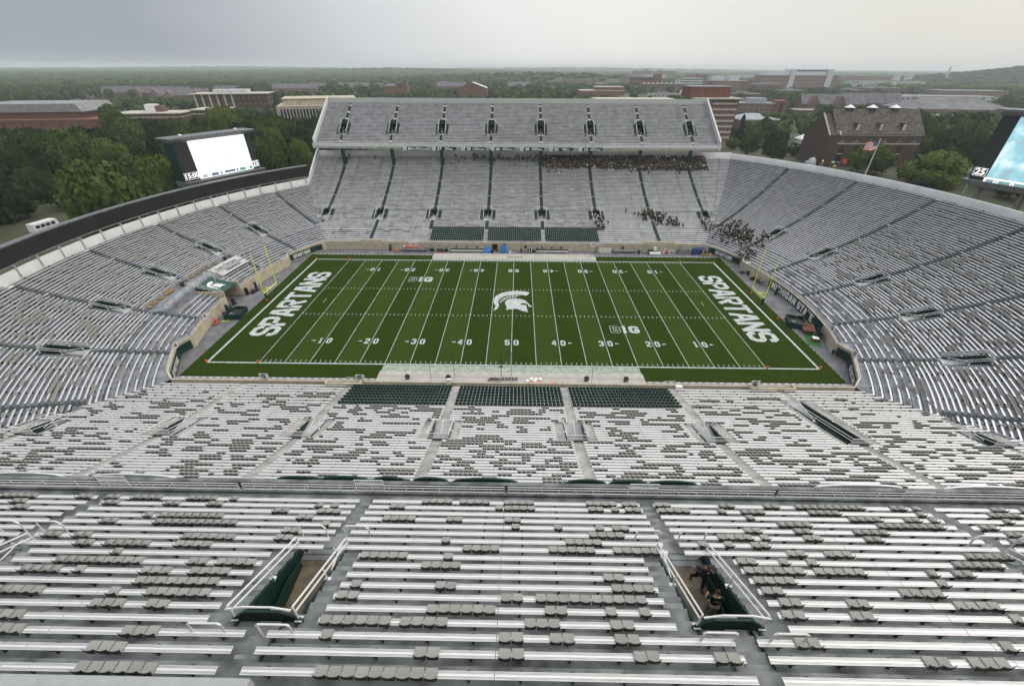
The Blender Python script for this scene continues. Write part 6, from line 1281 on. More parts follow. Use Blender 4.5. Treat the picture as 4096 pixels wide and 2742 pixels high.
r = tag(empty('boom_lift', (-137, 63, 4)), 'blue boom lift with raised arm by the path at left', 'boom lift'); part('base', ['green'], r, lambda m: (m.box(-1.6, 1.6, -1.1, 1.1, .4, 1.3), m.tube([(-1, -1.3, .45), (-1, 1.3, .45)], .45, 10), m.tube([(1, -1.3, .45), (1, 1.3, .45)], .45, 10))); part('arm', ['blue'], r, lambda m: (m.bar((0, 0, 1.3), (-1.5, -3.5, 5.4), .5, .5), m.bar((-1.5, -3.5, 5.4), (.5, 2.2, 7.2), .45, .5), m.bar((.5, 2.2, 7.2), (1.2, 4.6, 5.8), .3, .3))); part('basket', ['blue'], r, lambda m: m.box(.6, 1.9, 4.5, 5.9, 5.0, 5.9))
def lamp(x, y, h, lab, z=4, arm=1):
    r = tag(empty('street_lamp', (x, y, z)), lab, 'street lamp', 'street lamps outside'); part('pole', ['alum_dk'], r, lambda m: (m.tube([(0, 0, 0), (0, 0, h)], [.13, .08], 6), m.tube([(0, 0, h), (-.5*arm, 0, h+.5), (-2*arm, 0, h+.7)], .05, 5))); part('head', ['alum_dk'], r, lambda m: m.box(-2.7*arm-.1 if arm > 0 else 1.9, -1.9 if arm > 0 else 2.8, -.18, .18, h+.6, h+.78))
for a in [(140, 226, 8.5, 'grey street lamp at the foot of the brick tower, left one'), (143.5, 208, 8.5, 'grey street lamp right of the brick tower by the road'), (-141.5, 47.5, 6, 'leaning grey lamp post beside the bus at left'), (-147, 62, 5, 'thin lamp post by the pale path at left'), (183, 121, 8, 'grey lamp in front of the dark brick hall'), (176, 88, 8, 'tall grey lamp among trees at far right'), (252, 462, 12, 'lamp behind the low brick cluster'), (275, 440, 12, 'lamp right of the low brick cluster')]: lamp(*a)
def banner_flag(x, y, mt, lab, h=3.2, z=4):
    r = tag(empty('feather_flag', (x, y, z)), lab, 'flag', 'small flags outside the right rim'); part('pole', ['white'], r, lambda m: m.tube([(0, 0, 0), (0, 0, h)], .03, 5)); part('flag', [mt], r, lambda m: m.add([(0, 0, h), (1.5, .1, h-.15), (1.6, -.1, h-1.05), (0, 0, h-.9)], [(0, 1, 2, 3)]))
for a in [(140.5, 205, 'blue', 'blue flag by the road right of the upper deck', 3.4), (160, 140, 'navy', 'dark blue flag left of the brick hall', 3), (153, 136, 'white', 'white flag in front of the left corner of the brick hall', 3.6), (154, 135.2, 'yellow', 'yellow and red pennant below the white flag', 2.0), (181, 112, 'navy', 'dark blue flag between the two round trees', 3.2)]: banner_flag(*a)
m = MB(); m.box(-2.2, 2.2, -1, 1, 0, 2.2); o = thing('food_trailer', m, ['pale_panel'], 'pale trailer just beyond the right rim before the brick hall', 'trailer'); o.location = (146, 141, 4.4)
m = MB(); m.tube([(0, 0, 0), (0, 0, 2.6)], [.9, .5], 8, 0); m.sphere((0, 0, 2.9), .3, 1, 6, 4); o = thing('patio_heater', m, ['greytarp', 'lamp_fire'], 'grey stack with a small orange glow beside the trailer', 'heater') if screen_mat('lamp_fire', (1, .3, .02), (1, .4, .05), (1, .35, .05), 1, 2) is None else None; o.location = (151, 139.5, 4.2)
# ------------------------------------------------------------ trees
M['leaf_a'] = mat('foliage_mid', (.078, .112, .022), .8, col2=(.026, .046, .009), scale=.35, detail=5, spec=.15, objrand=.42)
M['leaf_b'] = mat('foliage_dark', (.042, .072, .020), .8, col2=(.016, .032, .010), scale=.4, detail=5, spec=.15, objrand=.4)
M['leaf_c'] = mat('foliage_bright', (.13, .165, .025), .8, col2=(.055, .085, .012), scale=.4, detail=5, spec=.15, objrand=.2)
M['leaf_far'] = mat('foliage_far', (.085, .115, .035), .9, col2=(.012, .028, .010), scale=.06, detail=8, spec=.05)
M['leaf_hill'] = mat('foliage_hill', (.026, .040, .026), .9, col2=(.010, .018, .014), scale=.05)
M['bark'] = mat('bark', (.06, .045, .035), .9)
def ico(sub=1):
    import bmesh
    bm = bmesh.new(); bmesh.ops.create_icosphere(bm, subdivisions=sub, radius=1); v = np.array([tuple(q.co) for q in bm.verts]); f = [tuple(x.index for x in q.verts) for q in bm.faces]; bm.free(); return v, f
I1, I2 = ico(1), ico(2)
def crown(name, mt, H=1, Wd=1, conic=False, n_l=26, per=85, leaf=.11, seed=0):
    rg = np.random.default_rng(seed); V = []; idx = []; mi = []; cnt = 0; quads = []
    cs = []
    for i in range(n_l):
        u = rg.random(); a = rg.random()*2*math.pi
        if conic: z = .12+.85*u; rr = (1-z)*.62*(.5+.5*rg.random()); rad_ = .10+.20*(1-z)
        else:
            ph = math.asin(2*rg.random()-.75 if rg.random() < .9 else .9) if False else (rg.random()*1.9-.75); z = .5+.36*math.sin(ph); rr = .66*math.cos(ph)*(.55+.45*rg.random()); rad_ = .17+.15*rg.random()
        cs.append((rr*math.cos(a)*Wd, rr*math.sin(a)*Wd, z*H, rad_))
    if not conic: cs.append((0, 0, .5*H, .42))
    for (x, y, z, r_) in cs:
        v, f = I1; vv = v*(r_*.86)*(1+.18*rg.standard_normal((len(v), 1)))*np.array([1, 1, .85 if not conic else .7])+np.array([x, y, z]); V.append(vv); idx += [tuple(i+cnt for i in q) for q in f]; cnt += len(vv)
        k = int(per*(r_/.25)**2); d = rg.standard_normal((k, 3)); d /= np.linalg.norm(d, axis=1)[:, None]; d[:, 2] = np.abs(d[:, 2])*np.where(rg.random(k) < .8, 1, -1)
        p = d*r_*(.9+.22*rg.random((k, 1)))*np.array([1, 1, .85])+np.array([x, y, z]); n = d+.55*rg.standard_normal((k, 3)); n /= np.linalg.norm(n, axis=1)[:, None]
        t1 = np.cross(n, rg.standard_normal((k, 3))); t1 /= np.linalg.norm(t1, axis=1)[:, None]; t2 = np.cross(n, t1); s = leaf*(.6+.7*rg.random((k, 1)))*.5
        Q = np.stack([p-t1*s-t2*s*.8, p+t1*s-t2*s, p+t1*s*.9+t2*s, p-t1*s*.9+t2*s*.9], 1).reshape(-1, 3); V.append(Q); idx += [(cnt+4*i, cnt+4*i+1, cnt+4*i+2, cnt+4*i+3) for i in range(k)]; cnt += 4*k
    V = np.concatenate(V); lens = np.array([len(q) for q in idx]); flat = np.concatenate([np.array(q) for q in idx])
    return raw_mesh(name, V, flat, lens, np.zeros(len(lens), int), [mt])
CR = {'a': [crown('crown', 'leaf_a', 1, 1, False, 32, 190, .075, s) for s in (1, 2, 3)], 'b': [crown('crown', 'leaf_b', 1, 1, False, 30, 180, .075, s) for s in (4, 5)], 'c': [crown('crown', 'leaf_c', 1, 1, False, 34, 230, .062, s) for s in (6, 7)], 'd': [crown('crown', 'leaf_b', 1, 1, True, 30, 120, .08, s) for s in (8, 9)]}
tm = MB(); tm.tube([(0, 0, -.05), (0, 0, .25), (.02, .01, .6)], [.035, .026, .012], 7); [tm.tube([(0, 0, .22), (.22*math.cos(a), .22*math.sin(a), .5)], [.016, .005], 5) for a in (.3, 1.6, 2.9, 4.4, 5.4)]
TM = tm.mesh('trunk', ['bark'])
bl = []
for o in bpy.data.objects:
    if o.get('category') == 'building': w = [c for c in o.children if c.name.startswith('wall')][0] if [c for c in o.children if c.name.startswith('wall')] else None; bl.append((o.location.x, o.location.y, max(w.dimensions.x, w.dimensions.y)/2+5 if w else 15, o.rotation_euler.z, (w.dimensions.x/2+6 if w else 15), (w.dimensions.y/2+6 if w else 15)))
def blocked(x, y, pad=0):
    for bx, by, br, rz, hw, hd in bl:
        if abs(x-bx) < br+pad+9 and abs(y-by) < br+pad+9:
            dx, dy = x-bx, y-by; lx = dx*math.cos(-rz)-dy*math.sin(-rz); ly = dx*math.sin(-rz)+dy*math.cos(-rz)
            if abs(lx) < hw+pad and -hd-pad-9 < ly < hd+pad: return True
    if abs(y) < 100 and abs(x) < 75: return True
    ca, sa = abs(x)+.8, abs(y)
    if math.hypot(ca, sa) < (124 if x > 0 else 110): return True
    for nm, P, w in ROADS:
        for i in range(len(P)-1):
            ax, ay = P[i]; bx, by = P[i+1]; L2 = (bx-ax)**2+(by-ay)**2; t = max(0, min(1, ((x-ax)*(bx-ax)+(y-ay)*(by-ay))/L2))
            if math.hypot(x-ax-t*(bx-ax), y-ay-t*(by-ay)) < w/2+4+pad: return True
    if -182 < x < -128 and 0 < y < 84 and (x > -150 or y > 50): return True
    if 168 < x < 226 and 186 < y < 236: return True
    if 192 < x < 264 and 48 < y < 142 and random.random() < .75: return True
    if 140 < x < 215 and 120 < y < 142: return True
    # keep sight lines to the named buildings open
    return False
def inview(x, y): a = math.atan2(x-CP[0], y-CP[1]); return abs(a) < R_(58)
trees = []
SIGHT = [(-420, -290, 245, 4.5), (-307, -236, 280, 8), (-312, -244, 370, 12), (-225, -150, 290, 9), (-630, -485, 620, 7), (144, 198, 141, 5), (118, 143, 225, 6), (171, 210, 290, 6), (223, 290, 400, 8), (522, 690, 1000, 12), (383, 480, 400, 9), (311, 382, 420, 12), (245, 315, 1000, 13),
         (355, 398, 1000, 12), (338, 408, 800, 14), (99, 170, 700, 9), (-90, -46, 640, 11), (-229, -189, 740, 8), (475, 650, 2000, 14), (95, 330, 1390, 10), (-450, -370, 800, 9), (-170, -110, 930, 9), (560, 680, 620, 8)]
def cap_h(x, y, h):        # keep the views from the stand to the buildings over the tree tops
    az = (x-CP[0])/(y-CP[1]) if y > CP[1]+5 else 99
    D = y-CP[1]
    for x0, x1, yb, zv in SIGHT:
        Db = yb-CP[1]
        if D < Db-4 and (x0-CP[0])/Db-.01 < az < (x1-CP[0])/Db+.01:
            zmax = CP[2]+(zv-CP[2])*D/Db; h = min(h, zmax-float(gz(x, y)))
    return h
def addt(x, y, h, w, kd, free=False):
    h2 = h if free else cap_h(x, y, h)
    if h2 < 4: return
    trees.append((x, y, h2, w*(.5+.5*h2/h), kd))
for a in [(163, 124, 12, 11.5, 'c'), (172, 101, 11.5, 13, 'c'), (198, 96, 15, 10, 'b'), (210, 84, 15, 10, 'b'), (186, 80, 12, 8, 'a'), (222, 104, 17, 10, 'b'), (196, 70, 12, 8, 'b'), (186, 112, 12, 7, 'a'), (192, 122, 15, 8, 'b'), (202, 108, 15, 8, 'b'), (214, 122, 16, 9, 'b'), (200, 150, 14, 8, 'a'), (150, 232, 15, 5, 'd'), (163, 226, 13, 6.2, 'a'), (157, 236, 11, 5, 'a'), (176, 228, 12.5, 6.5, 'b'), (170, 232, 12, 6, 'a'), (186, 246, 13, 6, 'b'), (141, 188, 5.5, 4.5, 'c'), (155, 172, 6, 5, 'a'), (160, 168, 6, 4.5, 'c'), (146, 240, 13, 5, 'd'), (148, 262, 12, 6, 'a'), (208, 250, 13, 7, 'a'), (222, 240, 14, 8, 'b'), (212, 170, 13, 7, 'a'), (206, 180, 12, 7, 'b'),
          (-150, 26, 8, 6, 'b'), (-156, 18, 9, 6, 'a'), (-149, 12, 8, 5.5, 'b'), (-157, 48, 8, 5, 'a'), (-151, 57, 6, 4.5, 'b'), (-164, 8, 10, 7, 'b'), (-146, 85, 9, 6, 'a'), (-152, 94, 8, 5, 'c'), (-140, 92, 8, 5.5, 'a'), (-158, 60, 9, 4.2, 'd'), (-163, 54, 8, 4.0, 'd'), (-150, 78, 7, 4.5, 'b'), (-168, 66, 11, 6, 'a'), (-160, 38, 9, 5.5, 'b'), (-168, 30, 9, 5.5, 'a'), (-172, 44, 10, 6, 'a'), (-176, 20, 10, 6, 'a')]: addt(*a, free=True)
rg = random.Random(5)
def scatter(x0, x1, y0, y1, sp, h, kinds, jit=.8, skip=0):
    y = y0
    while y < y1:
        x = x0
        while x < x1:
            px, py = x+rg.uniform(-1, 1)*sp*jit*.5, y+rg.uniform(-1, 1)*sp*jit*.5
            if inview(px, py) and not blocked(px, py) and rg.random() > skip: hh = rg.uniform(*h); addt(px, py, hh, hh*rg.uniform(.42, .6), rg.choice(kinds))
            x += sp
        y += sp*.9
scatter(-330, -112, 15, 265, 14.5, (13, 19), 'aaabbcb'); scatter(-240, -84, 92, 290, 14.5, (12, 18), 'aaabcab'); scatter(-430, -330, 90, 240, 18, (12, 17), 'aabb')
scatter(130, 330, 150, 380, 21, (11, 15), 'aaabbc', skip=.35); scatter(205, 420, 60, 260, 20, (13, 18), 'aabbb', skip=.25)
allt = sorted(trees, key=lambda t: math.hypot(t[0]-CP[0], t[1]-CP[1])/t[2]); 
NMK = {'a': ('broadleaf_tree', 'mid green broadleaf tree'), 'b': ('broadleaf_tree', 'dark green broadleaf tree'), 'c': ('broadleaf_tree', 'bright green broadleaf tree'), 'd': ('conifer', 'dark pointed conifer')}
zoned = {}
for t_ in allt[:298]:
    x, y, h, w, kd = t_; zone = 'in wood behind ribbon board' if x < -84 and y < 130 else 'in wood behind left scoreboard' if x < 0 else 'by the road right of deck' if (x < 190 and y > 160) else 'outside the right rim'
    zoned.setdefault((zone, kd), []).append(t_)
tname = {}
for (zone, kd), L_ in zoned.items():
    L_.sort(key=lambda q: math.hypot(q[0]-CP[0], q[1]-CP[1]))
    for j in range(0, len(L_), 14):
        for k_, q in enumerate(sorted(L_[j:j+14], key=lambda q: (q[0]-CP[0])/max(5, q[1]-CP[1]))): tname[id(q)] = '%s from left in %s line, %s' % (ORD[k_], ORD[j//14], zone)
for i, (x, y, h, w, kd) in enumerate(allt[:298]):
    nm, l0 = NMK[kd]; z = float(gz(x, y))
    zone = 'in the wood behind the ribbon board' if x < -84 and y < 130 else 'in the wood behind the left scoreboard' if x < 0 else 'beside the road right of the upper deck' if (x < 190 and y > 160) else 'outside the right end rim'
    r = tag(empty(nm, (x, y, z)), l0+' '+tname[id(allt[i])], 'tree', l0+'s '+zone); 
    c = put('crown', random.choice(CR[kd]), r); c.scale = (w, w, h*1.05); c.rotation_euler = (0, 0, random.uniform(0, 6.3)); t = put('trunk', TM, r); t.scale = (h*.9, h*.9, h*.8)
rest = allt[298:]
# mid distance and far woodland: merged masses
def blob_tpl(seed, n=5, leaves=70):
    rg_ = np.random.default_rng(seed); V = []; Fq = []; c = 0
    for i in range(n):
        v, f = I1; a = rg_.random()*6.28; r_ = .3*rg_.random()**.5 if i else 0; z = .55+.2*rg_.random() if i else .5; s = .28+.12*rg_.random() if i else .48
        vv = v*s*(1+.16*rg_.standard_normal((len(v), 1)))*np.array([1, 1, .9])+np.array([r_*math.cos(a)*1.4, r_*math.sin(a)*1.4, z]); V.append(vv); Fq += [tuple(k+c for k in q) for q in f]; c += len(vv)
    for i in range(leaves):
        d = rg_.standard_normal(3); d /= np.linalg.norm(d); d[2] = abs(d[2]); p = d*np.array([.62, .62, .5])*(.92+.25*rg_.random())+np.array([0, 0, .5]); n_ = d+.6*rg_.standard_normal(3); t1 = np.cross(n_, [.3, .5, .8]); t1 /= np.linalg.norm(t1); t2 = np.cross(n_, t1); t2 /= np.linalg.norm(t2); s = .09*(.7+.6*rg_.random())
        V.append(np.array([p-t1*s-t2*s, p+t1*s-t2*s, p+t1*s+t2*s, p-t1*s+t2*s])); Fq.append((c, c+1, c+2, c+3)); c += 4
    return np.concatenate(V), Fq
def wood(name, pts, label, leaves, seed, mt='leaf_far'):
    pts = np.array(pts); k = np.arange(len(pts)) % 3; VV = []; II = []; LL = []; off_ = 0
    for j in range(3):
        tv, tf = blob_tpl(seed+j, 5 if leaves else 4, leaves); P = pts[k == j]
        if not len(P): continue
        N = len(P); a = RNG.random(N)*6.28; S = tv[None]*P[:, None, 3:6]; c, s = np.cos(a)[:, None], np.sin(a)[:, None]
        V = np.stack([S[..., 0]*c-S[..., 1]*s, S[..., 0]*s+S[..., 1]*c, S[..., 2]], -1)+P[:, None, :3]
        lens = np.array([len(q) for q in tf]); fl = np.concatenate([np.array(q) for q in tf])
        VV.append(V.reshape(-1, 3)); II.append((fl[None]+(np.arange(N)*len(tv))[:, None]).ravel()+off_); LL.append(np.tile(lens, N)); off_ += N*len(tv)
    LL = np.concatenate(LL); me = raw_mesh(name, np.concatenate(VV), np.concatenate(II), LL, np.zeros(len(LL), int), [mt]); return tag(put(name, me), label, 'woodland', None, 'stuff')
mid = [(x, y, float(gz(x, y))-.5, w*1.25, w*1.25, h*1.05) for x, y, h, w, kd in rest]
for _ in range(26000):
    a = rg.uniform(-R_(57), R_(57)); rr = 330+970*rg.random()**.62; x, y = CP[0]+rr*math.sin(a), CP[1]+rr*math.cos(a)
    if y < 60 or (math.hypot(x, y) < 400 and rg.random() < .5) or blocked(x, y, 2): continue
    gap = math.sin(x*.013+2)*math.sin(y*.011)+.35*math.sin(x*.05)*math.sin(y*.043)
    if gap < -.35+(.25 if x > 100 else -.25): continue
    if rg.random() < .80: continue
    h = cap_h(x, y, rg.uniform(9, 15))
    if h < 3.5: continue
    mid.append((x, y, float(gz(x, y))-1, h*.62, h*.62, h))
wood('woodland', mid, 'mixed green trees spreading among the campus buildings', 60, 50)
far = []
for _ in range(15000):
    a = rg.uniform(-R_(58), R_(58)); rr = 1250*(12000/1250)**(rg.random()**.8); x, y = CP[0]+rr*math.sin(a), CP[1]+rr*math.cos(a)
    if blocked(x, y, 8): continue
    if 1170 < x < 1240 and y < 1500: continue
    s = 13+rr*.0075; h = rg.uniform(10, 17)*(1+rr*.00004); h = cap_h(x, y, h)+(3 if rr > 2500 else 1)
    if h < 5: continue
    far.append((x, y, float(gz(x, y))-3, s*rg.uniform(.8, 1.5), s*rg.uniform(.8, 1.3), h))
wood('woodland', far, 'wooded plain fading into haze towards the horizon', 0, 60)
hb = []
for _ in range(2800):
    x, y = rg.gauss(1680, 200), rg.gauss(1460, 150); hb.append((x, y, float(gz(x, y))-2, 13, 13, rg.uniform(12, 17)))
wood('woodland', hb, 'dark wooded hill on the right horizon', 0, 70, 'leaf_hill')
# ------------------------------------------------------------ people
def person_low(seated, cap, shirt, legs):
    m = MB()
    z = 0 if seated else .88
    m.tube([(0, 0, z), (0, .0, z+.2), (0, -.02, z+.42), (0, 0, z+.54), (0, 0, z+.60)], [.17, .15, .19, .17, .07], 8, 0)
    m.sphere((0, -.03, z+.71), .115, 2, 7, 5, (1, 1, 1.15)); m.sphere((0, 0, z+.77), .125, 3, 7, 4, (1, 1.05, .8))
    for s in (-1, 1):
        if seated: m.tube([(s*.1, 0, .06), (s*.11, -.42, .1), (s*.11, -.46, -.40)], [.09, .07, .05], 6, 1); m.tube([(s*.2, 0, .5), (s*.24, -.1, .25), (s*.14, -.34, .18)], [.06, .05, .04], 5, 0)
        else: m.tube([(s*.1, 0, .9), (s*.11, -.03, .48), (s*.12, 0, .02)], [.10, .075, .05], 6, 1); m.tube([(s*.21, 0, 1.4), (s*.25, .03, 1.12), (s*.2, -.14, .95)], [.06, .05, .04], 5, 0)
    return m, [shirt, legs, 'skin', cap]
M['maroon'] = mat('deep_red_shirt', (.12, .02, .02), .8); M['sgreen'] = mat('green_shirt', (.01, .05, .035), .8); M['cap_w'] = mat('white_cap', (.75, .75, .72), .7)
COMB = [('cap_w', 'sgreen', 'pants_black'), ('hair', 'black', 'khaki'), ('cap_w', 'black', 'skin'), ('hair', 'white', 'khaki'), ('hair', 'sgreen', 'skin'), ('black', 'black', 'pants_black'), ('tan', 'shirt_grey', 'khaki'), ('hair', 'maroon', 'pants_black')]
PM = {}
for s in (0, 1):
    for i, (c_, sh, lg) in enumerate(COMB): mb_, mt = person_low(s, c_, sh, lg); PM[(s, i)] = (mb_, mt, mb_.mesh('person', mt, True))
ppl = []
rp = random.Random(3)
def seat_person(st, n, u, grp, standp=.2):
    d = dn(n); P = F(st, u, d); s = 0 if rp.random() < standp else 1; i = rp.choices(range(8), [5, 4, 4, 1.6, 3, 5, 2, 1])[0]
    P2 = F(st, u, d-.0 if s else d-.3); ppl.append((P2[0], P2[1], zb(n) if s else T_(n), yaw_of(st, u)+rp.uniform(-.5, .5), s, i, grp))
G1 = 'crowd packed under the upper deck'; G2 = 'group of people round a stair opening in the far stand'; G3 = 'crowd of people in the far right corner of the stand'; G4 = 'people in the lowest rows at the right end'
for n in range(43, 55):
    x = 9.5
    while x < 66:
        lowlim = 46 if x < 30 else 44.5; dens = .93 if n >= lowlim+1 else (.5 if n >= lowlim else .04)
        if x < 27 and n < 47: dens = .06 if n < 46 else .3
        if rp.random() < dens: seat_person('far', n, x, G1, .15)
        x += rp.uniform(.46, .62)
for n in range(48, 55):
    for x in np.arange(-23, 9.5, .6):
        if rp.random() < (.03 if n < 51 else .30 if x > -17 else .12): seat_person('far', n, x, G1, .5)
for _ in range(34): n = rp.randint(-1, 9); seat_person('far', n, 25.5+rp.gauss(.6, 1.1), G2, .7)
for _ in range(120): n = rp.randint(2, 13); seat_person('far', n, 41.5+(13-n)*.55+rp.gauss(0, 2.2), G2, .5)
for _ in range(200):
    n = int(min(12, max(-5, rp.gauss(2, 3.6)))); u = R_(27+.55*n*.4+rp.gauss(0, 2.6)); u = min(u, lim('right', dn(n), 1)-.01); seat_person('right', n, u, G3, .35)
for _ in range(24): n = rp.randint(-2, 6); seat_person('far', n, min(57+rp.random()*3, lim('far', dn(n), 1)-.4), G3, .6)
for _ in range(22): n = rp.randint(-7, -4); seat_person('right', n, R_(rp.uniform(17.5, 21)), G4, .8)
for _ in range(12): n = rp.randint(5, 7); seat_person('right', n, R_(rp.uniform(21.2, 23.4)), G4, .9)
key = set(); uq = []
for p in ppl:
    k_ = (round(p[0]/.42), round(p[1]/.42))
    if k_ in key: continue
    key.add(k_); uq.append(p)
uq.sort(key=near_px)
GL3 = {G1: 'under the deck', G2: 'by a stair opening', G3: 'far right corner', G4: 'lowest rows by the goalpost'}
GL2 = {G1: 'person in the packed rows just under the upper deck', G2: 'person in dark clothes near a stair opening of the far stand', G3: 'person in the packed crowd at the far right corner', G4: 'person in dark clothes in the lowest rows near the right goalpost'}
rowk = {}
for j_, p in enumerate(uq[:290]): rowk.setdefault((p[6], round(p[2], 1)), []).append(j_)
rowl = {}
for ri_, (k_, L_) in enumerate(sorted(rowk.items(), key=lambda q: (q[0][0], q[0][1]))):
    rr_ = sorted(q for q in rowk if q[0] == k_[0]).index(k_)
    for q_, j_ in enumerate(sorted(L_, key=lambda j: uq[j][0])): rowl[j_] = '%s from left in crowd row %s' % (ORD[min(q_, 39)], ORD[min(rr_, 39)])
for j_, p in enumerate(uq[:290]):
    o = put('person', PM[(p[4], p[5])][2], None, p[:3], p[3]); w = COMB[p[5]]; cl = {'sgreen': 'green', 'black': 'black', 'white': 'white', 'shirt_grey': 'grey', 'maroon': 'red'}[w[1]]
    tag(o, 'person in %s, %s, %s' % (cl, rowl[j_], GL3[p[6]]), 'person', p[6])
R = uq[290:]; VV = MB()
vm = ['sgreen', 'pants_black', 'cap_w', 'black', 'khaki', 'skin', 'white', 'hair', 'shirt_grey', 'tan', 'maroon']; vi = {k: i for i, k in enumerate(vm)}
for p in R:
    mb_, mt, _ = PM[(p[4], p[5])]; c, s = math.cos(p[3]), math.sin(p[3]); o_ = len(VV.v)
    VV.v += [(p[0]+v[0]*c-v[1]*s, p[1]+v[0]*s+v[1]*c, p[2]+v[2]) for v in mb_.v]; VV.f += [tuple(i+o_ for i in f) for f in mb_.f]; VV.m += [vi[mt[i]] for i in mb_.m]
tag(VV.build('crowd', vm), 'dense crowd in dark clothes and white caps under the upper deck', 'crowd', None, 'stuff')
for i, (x, y, z, rz, s, c_, lab) in enumerate([(34.5, df(5)-3+.0, 0, 0, 0, 0, '')][:0]): pass
for i, (st, n, u, c_, lab) in enumerate([('far', 53, -58.5, 5, 'lone person in black at the top left of the far stand'), ('far', 52, -61.8, 3, 'person in white near the far left top corner of the stand'), ('far', 52, -49.3, 5, 'lone person in black left of the second green column'), ('far', 53, -43.2, 1, 'person beside the second green column'), ('far', 51, -42.0, 3, 'person in white below the second green column'), ('far', 41, 14.8, 3, 'person in white sitting alone below the crowd'), ('far', 47, 24.6, 3, 'person in white on the aisle below the crowd')]):
    P = F(st, u, dn(n)-.3); tag(put('person', PM[(0, c_)][2], None, (*P, T_(n))), lab, 'person')
for i, c in enumerate(FAISLE):
    for j in range(2 if i > 1 else 1):
        tag(put('person', PM[(0, (i+j*3) % 8 if (i+j*3) % 8 != 3 else 5)][2], None, (c+(.5 if j else -.3), P0+2.6+j, zf(6)-.43), 0), 'person standing in the shade inside %s upper deck opening' % ['the leftmost', 'the second', 'the third', 'the fourth', 'the fifth', 'the sixth', 'the seventh', 'the rightmost'][i]+(', further in' if j else ''), 'person')
for i, c in ((2, -25.5), (3, -8.5), (4, 8.5)):
    for j in range(2 if i > 2 else 1): tag(put('person', PM[(0, (i+j) % 8 if (i+j) % 8 != 3 else 4)][2], None, (c+(.4 if j else -.45), e_(7)+1.8, T_(6)), 0), 'person standing in the lower opening %s' % ['', '', 'left of the green chair blocks', 'above the left green aisle', 'above the right green aisle'][i]+(', right one' if j else ''), 'person')
